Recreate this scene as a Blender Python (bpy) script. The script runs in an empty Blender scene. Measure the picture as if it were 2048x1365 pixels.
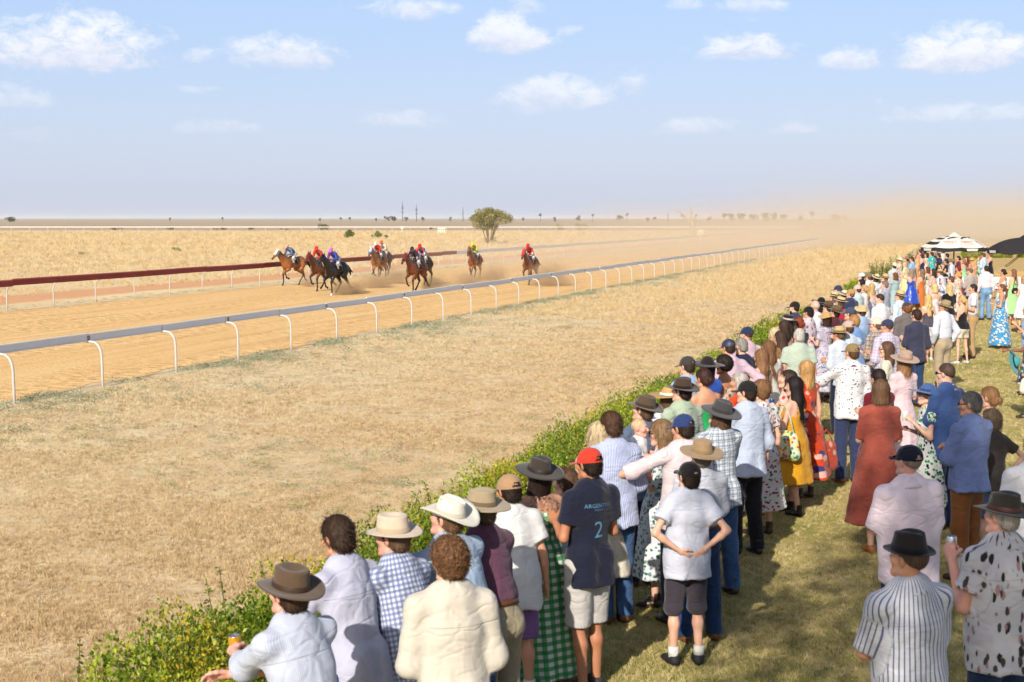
import bpy, bmesh, math, random
import numpy as np
from mathutils import Vector, Matrix

random.seed(7)
RNG = np.random.default_rng(11)
scene = bpy.context.scene
COL = scene.collection

# ------------------------------------------------------------------ camera
CAM_H = 3.45
F_PX = 2844.0                       # focal length in pixels of the 2048 px wide photograph
PITCH = math.atan((682.5 - 437.0) / F_PX)
cam_d = bpy.data.cameras.new('camera')
cam_d.sensor_width = 36.0
cam_d.lens = F_PX / 2048.0 * 36.0
cam_d.clip_start = 0.2
cam_d.clip_end = 60000.0
cam_d.dof.use_dof = True
cam_d.dof.focus_distance = 62.0
cam_d.dof.aperture_fstop = 7.0
cam = bpy.data.objects.new('camera', cam_d)
cam.location = (0, 0, CAM_H)
cam.rotation_euler = (math.pi / 2 - PITCH, 0, 0)
COL.objects.link(cam)
scene.camera = cam

# ------------------------------------------------------------------ sun, sky, exposure
SUN_A = math.radians(21.0)          # shadows run towards (sin a, cos a)
SUN_E = math.radians(30.0)
sun_d = bpy.data.lights.new('sun', 'SUN')
sun_d.energy = 5.0
sun_d.angle = math.radians(0.53)
sun_d.color = (1.0, 0.92, 0.80)
sun = bpy.data.objects.new('sun', sun_d)
_ld = Vector((math.sin(SUN_A) * math.cos(SUN_E), math.cos(SUN_A) * math.cos(SUN_E), -math.sin(SUN_E)))
sun.rotation_euler = _ld.to_track_quat('-Z', 'Y').to_euler()
sun.location = (-20, -40, 60)
COL.objects.link(sun)

scene.render.engine = 'CYCLES'
scene.view_settings.view_transform = 'Standard'
scene.view_settings.look = 'None'
scene.view_settings.exposure = 0.40
scene.view_settings.gamma = 1.0
scene.view_settings.use_curve_mapping = False
cy = scene.cycles
cy.max_bounces = 6
cy.diffuse_bounces = 3
cy.glossy_bounces = 2
cy.transmission_bounces = 3
cy.transparent_max_bounces = 8
cy.volume_bounces = 1
cy.caustics_reflective = False
cy.caustics_refractive = False
cy.use_denoising = True
cy.use_adaptive_sampling = True
cy.adaptive_threshold = 0.025
cy.volume_step_rate = 1.0
cy.volume_max_steps = 128


HAZE_DENSITY = 6.0e-5

# ------------------------------------------------------------------ shader expression helper
class X:
    """A shader socket with arithmetic."""
    def __init__(s, nt, sock): s.nt, s.s = nt, sock
    def _m(s, op, *a, clamp=False):
        n = s.nt.nodes.new('ShaderNodeMath'); n.operation = op; n.use_clamp = clamp
        for i, v in enumerate((s,) + a):
            if isinstance(v, X): s.nt.links.new(v.s, n.inputs[i])
            else: n.inputs[i].default_value = v
        return X(s.nt, n.outputs[0])
    def __add__(s, o): return s._m('ADD', o)
    __radd__ = __add__
    def __sub__(s, o): return s._m('SUBTRACT', o)
    def __rsub__(s, o): return (s * -1.0) + o
    def __mul__(s, o): return s._m('MULTIPLY', o)
    __rmul__ = __mul__
    def __truediv__(s, o): return s._m('DIVIDE', o)
    def gt(s, o): return s._m('GREATER_THAN', o)
    def lt(s, o): return s._m('LESS_THAN', o)
    def frac(s): return s._m('FRACT')
    def abs(s): return s._m('ABSOLUTE')
    def sin(s): return s._m('SINE')
    def pow(s, o): return s._m('POWER', o)
    def max(s, o): return s._m('MAXIMUM', o)
    def min(s, o): return s._m('MINIMUM', o)
    def clamp(s): return s._m('ADD', 0.0, clamp=True)
    def smooth(s, lo, hi):
        n = s.nt.nodes.new('ShaderNodeMapRange'); n.interpolation_type = 'SMOOTHSTEP'
        s.nt.links.new(s.s, n.inputs[0]); n.inputs[1].default_value = lo; n.inputs[2].default_value = hi
        n.inputs[3].default_value = 0; n.inputs[4].default_value = 1
        return X(s.nt, n.outputs[0])


class NT:
    """Node-tree wrapper."""
    def __init__(s, tree):
        s.t = tree
        for n in list(tree.nodes): tree.nodes.remove(n)
    def node(s, typ, **kw):
        n = s.t.nodes.new(typ)
        for k, v in kw.items(): setattr(n, k, v)
        return n
    def link(s, a, b): s.t.links.new(a.s if isinstance(a, X) else a, b)
    def put(s, sock, v):
        if isinstance(v, X): s.t.links.new(v.s, sock)
        elif v is not None:
            try: sock.default_value = v
            except Exception: sock.default_value = (v[0], v[1], v[2], 1.0)
    def coord(s, kind='Object'):
        n = s.node('ShaderNodeTexCoord'); return X(s.t, n.outputs[kind])
    def attr(s, name, out='Vector'):
        n = s.node('ShaderNodeAttribute'); n.attribute_name = name; return X(s.t, n.outputs[out])
    def pos(s):
        n = s.node('ShaderNodeNewGeometry'); return X(s.t, n.outputs['Position'])
    def sep(s, v):
        n = s.node('ShaderNodeSeparateXYZ'); s.link(v, n.inputs[0]); return [X(s.t, o) for o in n.outputs]
    def comb(s, x, y, z=0.0):
        n = s.node('ShaderNodeCombineXYZ')
        for i, v in enumerate((x, y, z)): s.put(n.inputs[i], v)
        return X(s.t, n.outputs[0])
    def scale(s, v, sc, loc=(0, 0, 0), rot=(0, 0, 0)):
        n = s.node('ShaderNodeMapping'); s.link(v, n.inputs[0])
        n.inputs['Scale'].default_value = sc if not isinstance(sc, (int, float)) else (sc, sc, sc)
        n.inputs['Location'].default_value = loc; n.inputs['Rotation'].default_value = rot
        return X(s.t, n.outputs[0])
    def noise(s, v, scale=5.0, detail=3.0, rough=0.55, dist=0.0, out='Fac'):
        n = s.node('ShaderNodeTexNoise'); s.link(v, n.inputs['Vector'])
        n.inputs['Scale'].default_value = scale; n.inputs['Detail'].default_value = detail
        n.inputs['Roughness'].default_value = rough; n.inputs['Distortion'].default_value = dist
        return X(s.t, n.outputs[out])
    def voro(s, v, scale=5.0, feature='F1', rnd=1.0):
        n = s.node('ShaderNodeTexVoronoi'); n.feature = feature; s.link(v, n.inputs['Vector'])
        n.inputs['Scale'].default_value = scale; n.inputs['Randomness'].default_value = rnd
        return X(s.t, n.outputs['Distance']), (X(s.t, n.outputs['Color']) if feature != 'DISTANCE_TO_EDGE' else None)
    def ramp(s, f, stops, interp='LINEAR'):
        n = s.node('ShaderNodeValToRGB'); s.link(f, n.inputs[0]); r = n.color_ramp; r.interpolation = interp
        while len(r.elements) < len(stops): r.elements.new(0.5)
        for e, (p, c) in zip(r.elements, stops): e.position = p; e.color = (c[0], c[1], c[2], 1)
        return X(s.t, n.outputs[0])
    def mix(s, f, a, b, mode='MIX'):
        n = s.node('ShaderNodeMix'); n.data_type = 'RGBA'; n.blend_type = mode
        s.put(n.inputs[0], f)
        for sock, v in ((n.inputs[6], a), (n.inputs[7], b)):
            if isinstance(v, X): s.link(v, sock)
            else: sock.default_value = (v[0], v[1], v[2], 1.0)
        return X(s.t, n.outputs[2])
    def bump(s, h, strength=0.3, dist=0.01):
        n = s.node('ShaderNodeBump'); s.link(h, n.inputs['Height'])
        n.inputs['Strength'].default_value = strength; n.inputs['Distance'].default_value = dist
        return X(s.t, n.outputs[0])
    def principled(s, color, rough=0.7, normal=None, spec=0.3, metallic=0.0, sheen=0.0, sss=0.0, trans=None):
        n = s.node('ShaderNodeBsdfPrincipled')
        s.put(n.inputs['Base Color'], color); s.put(n.inputs['Roughness'], rough)
        n.inputs['Specular IOR Level'].default_value = spec; n.inputs['Metallic'].default_value = metallic
        if sheen: n.inputs['Sheen Weight'].default_value = sheen; n.inputs['Sheen Roughness'].default_value = 0.5
        if normal is not None: s.link(normal, n.inputs['Normal'])
        out = n.outputs[0]
        if trans:
            t = s.node('ShaderNodeBsdfTranslucent'); s.put(t.inputs[0], color)
            m = s.node('ShaderNodeMixShader'); m.inputs[0].default_value = trans
            s.t.links.new(out, m.inputs[1]); s.t.links.new(t.outputs[0], m.inputs[2]); out = m.outputs[0]
        o = s.node('ShaderNodeOutputMaterial'); s.t.links.new(out, o.inputs[0])
        return n


def lin(r, g, b):
    """sRGB 0-255 -> linear."""
    f = lambda c: (c / 255.0 / 12.92) if c / 255.0 <= 0.04045 else ((c / 255.0 + 0.055) / 1.055) ** 2.4
    return (f(r), f(g), f(b))


def new_mat(name):
    m = bpy.data.materials.new(name); m.use_nodes = True
    return m, NT(m.node_tree)


# ------------------------------------------------------------------ pixel <-> place (measured from the photograph)
CP, SP_ = math.cos(PITCH), math.sin(PITCH)
def ray(px, py):
    x = (px - 1024.0) / F_PX; y = -(py - 682.5) / F_PX
    return Vector((x, CP + y * SP_, y * CP - SP_))
def at(px, py, z=0.0):
    d = ray(px, py); t = (z - CAM_H) / d.z
    return Vector((d.x * t, d.y * t, z))
def at_depth(px, py, depth):
    d = ray(px, py); t = depth / d.y
    return Vector((d.x * t, depth, CAM_H + d.z * t))
U = Vector((0.304, 0.953, 0)).normalized()      # the way the track, the rails and the hedge run
W = Vector((U.y, -U.x, 0))                      # across, towards the crowd

# ------------------------------------------------------------------ world: daylight sky with scattered cumulus
world = bpy.data.worlds.new('World'); scene.world = world; world.use_nodes = True
w = NT(world.node_tree)
sky = w.node('ShaderNodeTexSky', sky_type='NISHITA')
sky.sun_disc = False
sky.sun_elevation = SUN_E
sky.sun_rotation = math.radians(180.0) + SUN_A
sky.altitude = 150.0; sky.air_density = 1.0; sky.dust_density = 2.6; sky.ozone_density = 1.2
SKY_STRENGTH = 0.110
g = w.coord('Generated')
dx, dy, dz = w.sep(g)
CLOUDS = [  # centre x, base y, half width, height in photo pixels, opacity
    (150, 118, 185, 92, 1.0), (570, 122, 128, 54, .8), (400, 116, 34, 22, .5), (820, 28, 120, 30, .75),
    (1018, 92, 92, 66, .9), (1050, 14, 40, 30, .5), (1480, 110, 112, 42, .85), (1705, 132, 72, 40, .75),
    (1925, 124, 150, 72, 1.0), (1105, 205, 135, 54, .7), (1268, 172, 40, 36, .5), (1395, 262, 80, 32, .45),
    (1590, 264, 50, 20, .35), (1920, 240, 150, 36, .45), (1500, 22, 90, 30, .6), (1370, 14, 40, 26, .6),
    (20, 206, 85, 34, .5), (375, 190, 70, 18, .35), (800, 252, 100, 34, .4), (430, 262, 110, 24, .3),
    (60, 274, 60, 18, .2), (1060, 224, 36, 16, .35), (1140, 66, 26, 18, .35), (1760, 212, 22, 14, .3)]
bg = w.node('ShaderNodeBackground')
skyc = X(w.t, sky.outputs[0])
haze_low = (dz.abs()).smooth(0.0, 0.16)
skyc = w.mix((1.0 - dz.smooth(0.14, 0.55)) * 0.75, skyc, w.mix(haze_low, (4.9, 5.4, 6.7), (3.5, 4.8, 7.2)))
w.link(skyc, bg.inputs[0]); bg.inputs[1].default_value = SKY_STRENGTH
wo = w.node('ShaderNodeOutputWorld'); w.t.links.new(bg.outputs[0], wo.inputs[0])
world.cycles.sampling_method = 'MANUAL'
world.cycles.sample_map_resolution = 512


# ------------------------------------------------------------------ object helpers
def tag(o, label=None, cat=None, group=None, kind=None):
    if label: o['label'] = label
    if cat: o['category'] = cat
    if group: o['group'] = group
    if kind: o['kind'] = kind
    return o
def empty(name, loc=(0, 0, 0), rz=0.0, label=None, cat=None, group=None):
    o = bpy.data.objects.new(name, None); o.empty_display_size = 0.2
    o.location = loc; o.rotation_euler = (0, 0, rz); COL.objects.link(o)
    return tag(o, label, cat, group)
def link(name, me, mat=None, parent=None, M=None, smooth=None):
    o = bpy.data.objects.new(name, me); COL.objects.link(o)
    if parent is not None: o.parent = parent
    if M is not None: o.matrix_local = M
    if mat is not None:
        if not me.materials: me.materials.append(mat)
        elif me.materials[0] is not mat:
            o.material_slots[0].link = 'OBJECT'; o.material_slots[0].material = mat
    return o
def mesh_np(name, V, F, smooth=True, mat=None, mats=None, mi=None):
    """F: (n,3)/(n,4) int array or list of faces."""
    me = bpy.data.meshes.new(name)
    V = np.asarray(V, dtype=np.float32)
    if isinstance(F, np.ndarray):
        n, k = F.shape
        me.vertices.add(len(V)); me.vertices.foreach_set('co', V.ravel())
        me.loops.add(n * k); me.loops.foreach_set('vertex_index', F.astype(np.int32).ravel())
        me.polygons.add(n)
        me.polygons.foreach_set('loop_start', np.arange(0, n * k, k, dtype=np.int32))
        me.polygons.foreach_set('loop_total', np.full(n, k, dtype=np.int32))
    else:
        me.from_pydata([tuple(v) for v in V], [], F); n = len(F)
    me.polygons.foreach_set('use_smooth', np.full(len(me.polygons), smooth, dtype=bool))
    if mats:
        for m in mats: me.materials.append(m)
    elif mat: me.materials.append(mat)
    if mi is not None: me.polygons.foreach_set('material_index', np.asarray(mi, dtype=np.int32))
    me.update(calc_edges=True)
    return me
def set_attr(me, name, arr):
    a = me.attributes.new(name, 'FLOAT_VECTOR', 'POINT')
    a.data.foreach_set('vector', np.asarray(arr, dtype=np.float32).ravel())


class MB:
    """Collects simple shapes into one mesh."""
    def __init__(s): s.V, s.F = [], []
    def add(s, V, F):
        n = len(s.V); s.V += [tuple(v) for v in V]; s.F += [tuple(i + n for i in f) for f in F]; return s
    def box(s, c, size, M=None):
        x, y, z = (d / 2 for d in size); c = Vector(c)
        P = [Vector((i * x, j * y, k * z)) for i in (-1, 1) for j in (-1, 1) for k in (-1, 1)]
        if M is not None: P = [M @ p for p in P]
        P = [p + c for p in P]
        return s.add(P, [(0, 1, 3, 2), (4, 6, 7, 5), (0, 4, 5, 1), (2, 3, 7, 6), (0, 2, 6, 4), (1, 5, 7, 3)])
    def tube(s, pts, r, sides=8, caps=True):
        pts = [Vector(p) for p in pts]; n = len(pts)
        rs = r if isinstance(r, (list, tuple)) else [r] * n
        V, F = [], []
        prev = None
        for i, p in enumerate(pts):
            t = (pts[min(i + 1, n - 1)] - pts[max(i - 1, 0)]).normalized()
            if prev is None:
                a = Vector((0, 0, 1)) if abs(t.z) < 0.9 else Vector((1, 0, 0))
                prev = t.cross(a).normalized()
            else:
                prev = (prev - t * prev.dot(t)).normalized()
            b = t.cross(prev)
            for k in range(sides):
                an = 2 * math.pi * k / sides
                V.append(p + (prev * math.cos(an) + b * math.sin(an)) * rs[i])
        for i in range(n - 1):
            for k in range(sides):
                k2 = (k + 1) % sides
                F.append((i * sides + k, i * sides + k2, (i + 1) * sides + k2, (i + 1) * sides + k))
        if caps:
            F.append(tuple(range(sides - 1, -1, -1))); F.append(tuple((n - 1) * sides + k for k in range(sides)))
        return s.add(V, F)
    def lathe(s, prof, sides=16, c=(0, 0, 0), sx=1.0, sy=1.0, caps=False):
        V, F = [], []
        for (r, z) in prof:
            for k in range(sides):
                an = 2 * math.pi * k / sides
                V.append((c[0] + r * math.cos(an) * sx, c[1] + r * math.sin(an) * sy, c[2] + z))
        for i in range(len(prof) - 1):
            for k in range(sides):
                k2 = (k + 1) % sides
                F.append((i * sides + k, i * sides + k2, (i + 1) * sides + k2, (i + 1) * sides + k))
        if caps:
            F.append(tuple(range(sides - 1, -1, -1))); F.append(tuple((len(prof) - 1) * sides + k for k in range(sides)))
        return s.add(V, F)
    def mesh(s, name='m', smooth=False, mat=None):
        me = bpy.data.meshes.new(name); me.from_pydata(s.V, [], s.F)
        me.polygons.foreach_set('use_smooth', np.full(len(me.polygons), smooth, dtype=bool))
        if mat: me.materials.append(mat)
        me.update(); return me
    def build(s, name, mat, parent=None, smooth=False, M=None):
        return link(name, s.mesh(name, smooth), mat, parent, M)


# ------------------------------------------------------------------ sky: the band of cumulus, one dome all round the place
def build_sky():
    azs = np.linspace(-math.pi, math.pi, 1081)[:-1]
    els = np.radians(np.linspace(.6, 30, 74))
    A, E = np.meshgrid(azs, els)
    m = np.full(A.shape, -1.5); sh = np.zeros(A.shape); op_ = np.zeros(A.shape)
    rng = np.random.default_rng(77)
    cl = []
    for (cx, by, hw, hh, op) in CLOUDS:
        d0 = ray(cx, by); cl.append((math.atan2(d0.x, d0.y), math.asin(d0.z / d0.length), hw / F_PX * .95, hh / F_PX, op))
    for i in range(330):                       # the same kind of clouds round the rest of the sky
        a = rng.uniform(-math.pi, math.pi); e = math.radians(rng.uniform(2.0, 27))
        if abs(a) < .43 and e < .17: continue
        s_ = rng.uniform(.35, 1.2) * (.35 + e * 3.2); cl.append((a, e, .055 * s_, .022 * s_, min(1, .3 + e * 4)))
    for (a0, e0, ww, h, op) in cl:
        da = (A - a0 + math.pi) % (2 * math.pi) - math.pi
        u = da / ww; v = (E - e0) / h
        f = 1 - (u * u * .95 + np.maximum(v, 0) ** 2 * 1.02 + (np.maximum(-v, 0) * 3.2) ** 2)
        f = np.where(f < -1.5, -1.5, f)
        better = f > m
        m = np.where(better, f, m); sh = np.where(better, np.clip(v, -.6, 1.6), sh); op_ = np.where(better, op, op_)
    Rr = 24000.0
    V = np.stack([np.sin(A) * np.cos(E) * Rr, np.cos(A) * np.cos(E) * Rr, np.sin(E) * Rr + CAM_H], -1).reshape(-1, 3)
    ny, nx = A.shape
    i = np.arange(ny - 1)[:, None] * nx; j = np.arange(nx)[None, :]; j2 = (j + 1) % nx
    Fq = np.stack([i + j, i + j2, i + nx + j2, i + nx + j], -1).reshape(-1, 4)
    me = mesh_np('sky', V, Fq)
    set_attr(me, 'cloud', np.stack([m, sh, op_], -1).reshape(-1, 3))
    set_attr(me, 'dirn', np.stack([A, E, 0 * A], -1).reshape(-1, 3))
    mat, n = new_mat('cumulus_sky')
    cx, cs, co = n.sep(n.attr('cloud'))
    v = n.pos()
    v = n.scale(v, 1.0 / Rr)
    nz = n.noise(n.scale(v, (1, 1, 1.6)), 60.0, 6.0, .66, .4) - .5
    nb = n.noise(n.scale(v, (1, 1, 1.5), (3, 1, 0)), 19.0, 3.0, .5, .3) - .5
    mk = (cx + nz * 2.7 + nb * 1.4).smooth(-.25, .95) * co
    shd = (cs * 1.1 + nz * 1.7).smooth(-.3, .8)
    em = n.node('ShaderNodeEmission'); tr = n.node('ShaderNodeBsdfTransparent'); mx = n.node('ShaderNodeMixShader')
    n.link(n.mix(shd, (.56, .60, .71), (.76, .77, .80)), em.inputs[0]); em.inputs[1].default_value = 1.0
    n.link((mk * .93).clamp(), mx.inputs[0]); n.link(X(n.t, tr.outputs[0]), mx.inputs[1]); n.link(X(n.t, em.outputs[0]), mx.inputs[2])
    o = n.node('ShaderNodeOutputMaterial'); n.link(X(n.t, mx.outputs[0]), o.inputs[0])
    mat.cycles.emission_sampling = 'NONE'
    ob = link('sky', me, mat); tag(ob, kind='structure')
build_sky()
# ================================================================== THE SETTING
def wu(wv, uv, z=0.0):
    p = W * wv + U * uv
    return Vector((p.x, p.y, z))

W_NEAR, W_FAR, W_HEDGE = -16.85, -34.15, -4.75

# ---- ground: one sheet to the horizon, straw grass near, bare grey-brown plain beyond the back straight
m_ground, n = new_mat('dry_ground')
p = n.pos(); px_, py_, pz_ = n.sep(p)
uu = px_ * U.x + py_ * U.y
vv = px_ * W.x + py_ * W.y
big = n.noise(p, 0.09, 4, 0.6)
mid = n.noise(p, 1.1, 5, 0.65)
fine = n.noise(p, 14.0, 4, 0.7)
streak = n.noise(n.scale(n.comb(uu, vv), (0.25, 1.4, 1)), 1.0, 4, 0.6)
straw = n.ramp(mid, [(.25, lin(160, 140, 108)), (.45, lin(196, 177, 142)), (.6, lin(213, 196, 160)), (.8, lin(180, 157, 122))])
soil = n.ramp(fine, [(.3, lin(166, 138, 110)), (.7, lin(202, 177, 144))])
near_c = n.mix(n.noise(p, 3.4, 5, .7).smooth(.50, .66) * 0.55, straw, soil)
near_c = n.mix(streak.smooth(.42, .75) * 0.55, near_c, lin(188, 152, 112))
near_c = n.mix((fine).smooth(.52, .72) * .35, near_c, lin(140, 112, 78))
gold = n.ramp(n.noise(n.scale(p, (0.25, 0.05, 1)), 1.0, 6, .68), [(.25, lin(188, 162, 120)), (.5, lin(208, 184, 142)), (.75, lin(218, 198, 158))])
brown = (vv + (big - .5) * 9.0).smooth(-15.0, -7.5)
near_c = n.mix(brown * .20, near_c, n.ramp(mid, [(.3, lin(150, 112, 70)), (.7, lin(196, 156, 104))]))
field = vv.lt(-35.0)
c1 = n.mix(field, near_c, gold)
# red dirt service road beyond the far rail
road = (vv * -1.0 + n.noise(p, .5, 3) * 2.2 - 1.1).smooth(36.4, 37.4) * (1.0 - (vv * -1.0 + n.noise(p, .4, 3) * 2.5 - 1.2).smooth(40.2, 41.4))
c1 = n.mix(road * .9, c1, n.ramp(fine, [(.3, lin(186, 132, 94)), (.7, lin(212, 162, 120))]))
# far plain: black-soil country with pale lines
far_n = n.noise(n.scale(p, (0.0016, 0.010, 1)), 1.0, 6, .66)
plain = n.ramp(far_n, [(.25, lin(150, 134, 112)), (.5, lin(170, 153, 130)), (.62, lin(152, 137, 116)), (.8, lin(184, 167, 140))])
far = (py_ + (n.noise(p, .02, 3) - .5) * 14.0).smooth(398.0, 408.0)
c1 = n.mix(far, c1, plain)
n.principled(c1, 0.95, n.bump(fine + mid * 1.5, 0.55, 0.05), 0.08)
R = 16000.0
ground = link('ground', mesh_np('ground', [(-R, -R, 0), (R, -R, 0), (R, R, 0), (-R, R, 0)], np.array([[0, 1, 2, 3]])), m_ground)
tag(ground, kind='structure')

# ---- the sand track between the rails
m_track, n = new_mat('raked_sand')
p = n.pos(); px_, py_, pz_ = n.sep(p)
uu = px_ * U.x + py_ * U.y
vv = px_ * W.x + py_ * W.y
rk = n.noise(n.scale(n.comb(uu, vv), (0.10, 1.9, 1)), 1.0, 5, .6)
fine = n.noise(p, 9.0, 4, .7)
c = n.ramp(rk, [(.25, lin(196, 156, 104)), (.5, lin(212, 174, 120)), (.75, lin(220, 186, 136))])
hoof, _ = n.voro(n.scale(p, (1, 1, .1)), 3.2)
churn = n.noise(n.comb(uu * .05, vv * .3), 1.0, 3, .6).smooth(.36, .58)
c = n.mix(hoof.smooth(.42, .12) * churn * .45, c, lin(160, 112, 62))
c = n.mix(fine.smooth(.60, .72) * .5, c, lin(150, 108, 66))
n.principled(c, .95, n.bump(hoof * -1.2 * churn + fine * .8 + rk * .6, .8, .06), .05)
V, Fc = [], []
us = np.concatenate([np.arange(-12, 130, .8), np.arange(130, 900, 10.0)])
for i, q in enumerate(us):
    j1 = .18 * math.sin(q * 1.7) + .14 * math.sin(q * 4.1 + 1) + random.uniform(-.12, .12)
    j2 = .16 * math.sin(q * 1.3 + 2) + .12 * math.sin(q * 3.7) + random.uniform(-.1, .1)
    for wv in (W_FAR + .25 + j2, (W_FAR + W_NEAR) / 2, W_NEAR - .35 + j1):
        V.append(wu(wv, q, .006))
    if i:
        a = 3 * (i - 1); b = 3 * i
        Fc += [(a, a + 1, b + 1, b), (a + 1, a + 2, b + 2, b + 1)]
me = bpy.data.meshes.new('track'); me.from_pydata(V, [], Fc); me.update()
track = tag(link('track', me, m_track), kind='structure')

# ---- the spectators' lawn behind the hedge
m_lawn, n = new_mat('worn_lawn')
p = n.pos()
a = n.noise(p, 0.55, 5, .62); b = n.noise(p, 5.0, 5, .7); f = n.noise(p, 40.0, 3, .7)
c = n.ramp(a + (b - .5) * .6, [(.30, lin(186, 164, 122)), (.44, lin(172, 154, 104)), (.58, lin(146, 140, 80)), (.76, lin(112, 122, 56))])
c = n.mix(b.smooth(.54, .72) * .5, c, lin(196, 172, 122))
c = n.mix(f.smooth(.5, .75) * .4, c, lin(112, 106, 60))
lx, ly, lz = n.sep(p)
c = n.mix((ly + (a - .5) * 24.0).smooth(34.0, 58.0) * .85, c, n.ramp(b, [(.3, lin(168, 138, 88)), (.7, lin(204, 174, 118))]))
n.principled(c, .95, n.bump(f + b, .7, .03), .08)
V, Fc = [], []
us = np.arange(-14, 150, 1.0)
for i, q in enumerate(us):
    j = .25 * math.sin(q * 1.1) + .12 * math.sin(q * 3.3) + random.uniform(-.08, .08)
    V += [wu(W_HEDGE + .35 + j, q, .004), wu(60, q, .004)]
    if i: Fc.append((2 * i - 2, 2 * i - 1, 2 * i + 1, 2 * i))
me = bpy.data.meshes.new('lawn'); me.from_pydata(V, [], Fc); me.update()
lawn = tag(link('lawn', me, m_lawn), kind='structure')

# ---- low dirt mound behind the marquee umbrellas
m_mound, n = new_mat('mound_dirt')
p = n.pos()
n.principled(n.ramp(n.noise(p, 1.6, 5, .65), [(.3, lin(168, 134, 84)), (.7, lin(206, 172, 112))]), .95, n.bump(n.noise(p, 8, 4), .6, .05), .05)

# ---- rails
m_alu, n = new_mat('weathered_white_rail')
p = n.coord('Object')
st = n.noise(n.scale(p, (6, 6, 30)), 1.0, 5, .7)
c = n.mix(st.smooth(.56, .78) * .45, lin(214, 217, 224), lin(166, 158, 150))
c = n.mix(n.noise(p, 2.3, 5, .75).smooth(.62, .70) * .7, c, lin(120, 82, 58))
n.principled(c, .45, None, .4)
m_post, n = new_mat('galvanised_post')
p = n.coord('Object')
n.principled(n.mix(n.noise(p, 9, 4, .7).smooth(.5, .75) * .5, lin(178, 174, 168), lin(130, 122, 114)), .45, None, .4)
m_red, n = new_mat('faded_maroon_rail')
p = n.coord('Object')
n.principled(n.mix(n.noise(p, 1.4, 5, .7).smooth(.4, .8) * .5, lin(126, 34, 32), lin(150, 62, 54)), .5, None, .35)
m_lip, n = new_mat('rail_top_strip')
n.principled(lin(220, 214, 204), .45, None, .4)
m_joint, n = new_mat('rusty_joint')
n.principled(n.ramp(n.noise(n.coord('Object'), 30, 3), [(.35, lin(120, 96, 84)), (.7, lin(172, 162, 156))]), .6, None, .3)
m_lip_red, n = new_mat('maroon_top_strip')
n.principled(lin(168, 92, 80), .5, None, .3)

SPACING = 2.86
def post_mesh(kind):
    """Goose-neck post, base at origin, rail on the -Y side of local frame (local Y = along W)."""
    mb = MB()
    if kind == 'near':
        pts = [(0, 0, -.25), (0, 0, .3), (0, 0, .60), (0, -.02, .74), (0, -.07, .84), (0, -.15, .90), (0, -.24, .915), (0, -.36, .915)]
        mb.tube(pts, .027, 9)
        mb.tube([(0, -.345, .895), (0, -.345, 1.06)], .022, 6)
    else:
        pts = [(0, 0, -.25), (0, 0, .4), (0, 0, .72), (0, .05, .84), (0, .17, .97), (0, .24, 1.02)]
        mb.tube(pts, .026, 8)
    return mb.mesh('post', smooth=True)
def rail_seg(length, kind):
    """C-section rail panel along +X, from x=0; face towards +Y."""
    mb = MB(); L = length
    if kind == 'near':
        mb.box((L / 2, 0, .985), (L - .008, .035, .118))
    else:
        mb.box((L / 2, 0, 1.05), (L - .012, .06, .215))
    return mb.mesh('rail_panel')
def lip_seg(length, kind):
    mb = MB(); L = length
    if kind == 'near':
        mb.tube([(.006, .0, 1.058), (L - .006, .0, 1.058)], .026, 10); mb.box((L / 2, .014, .918), (L - .016, .055, .014))
    else:
        mb.tube([(.008, .0, 1.168), (L - .008, .0, 1.168)], .034, 8)
    return mb.mesh('top_strip', False)
ANG = math.atan2(U.y, U.x)
def basis(origin):      # local X along U, local Y along W (towards the crowd)
    return Matrix(((U.x, W.x, 0, origin.x), (U.y, W.y, 0, origin.y), (0, 0, 1, origin.z), (0, 0, 0, 1)))
def build_rail(name, wv, u0, u1, kind, label, panel_mat, lip_mat, off):
    o = wu(wv, u0)
    r = empty(name, label=label, cat='rail')
    r.matrix_world = basis(o)
    pm, rm, lm = post_mesh(kind), rail_seg(SPACING, kind), lip_seg(SPACING, kind)
    jm = MB().box((0, 0, .985 if kind == 'near' else 1.05), (.10, .044 if kind == 'near' else .07, .10)).mesh('joint')
    k = 0
    while u0 + k * SPACING < u1:
        x = k * SPACING
        tilt = random.gauss(0, .014); h = random.gauss(0, .010)
        po = link('post', pm, m_post, r); po.matrix_local = Matrix.Translation((x, 0, h)) @ Matrix.Rotation(tilt, 4, 'Y') @ Matrix.Rotation(random.gauss(0, .01), 4, 'X')
        rp = link('rail_panel', rm, panel_mat, r)
        M = Matrix.Translation((x, off + random.gauss(0, .006), h + random.gauss(0, .004)))
        rp.matrix_local = M @ Matrix.Rotation(random.gauss(0, .002), 4, 'Y')
        lp = link('top_strip', lm, lip_mat, rp)
        if kind == 'near' and k % 2 == 0:
            link('joint_plate', jm, m_joint, rp, Matrix.Translation((.02 if k % 4 else .12, 0.0, 0)))
        k += 1
    return r
u_first = (Vector((-9.32, 26.35, 0))).dot(U)
build_rail('running_rail', W_NEAR, u_first - SPACING, 175, 'near', 'white running rail on goose-neck posts between the crowd and the track', m_alu, m_lip, -.345)
u_far = (Vector((-18.89, 53.13, 0))).dot(U)
u_split = Vector((-3.69, 100.8, 0)).dot(U)
nseg = int(round((u_split - u_far) / SPACING))
build_rail('running_rail', W_FAR, u_far - SPACING, u_far + (nseg - .5) * SPACING, 'far', 'dark maroon running rail on the far side of the sand track', m_red, m_lip_red, .25)
build_rail('running_rail', W_FAR, u_far + nseg * SPACING, 300, 'far', 'white running rail carrying on where the maroon far rail ends', m_alu, m_lip, .25)

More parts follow.
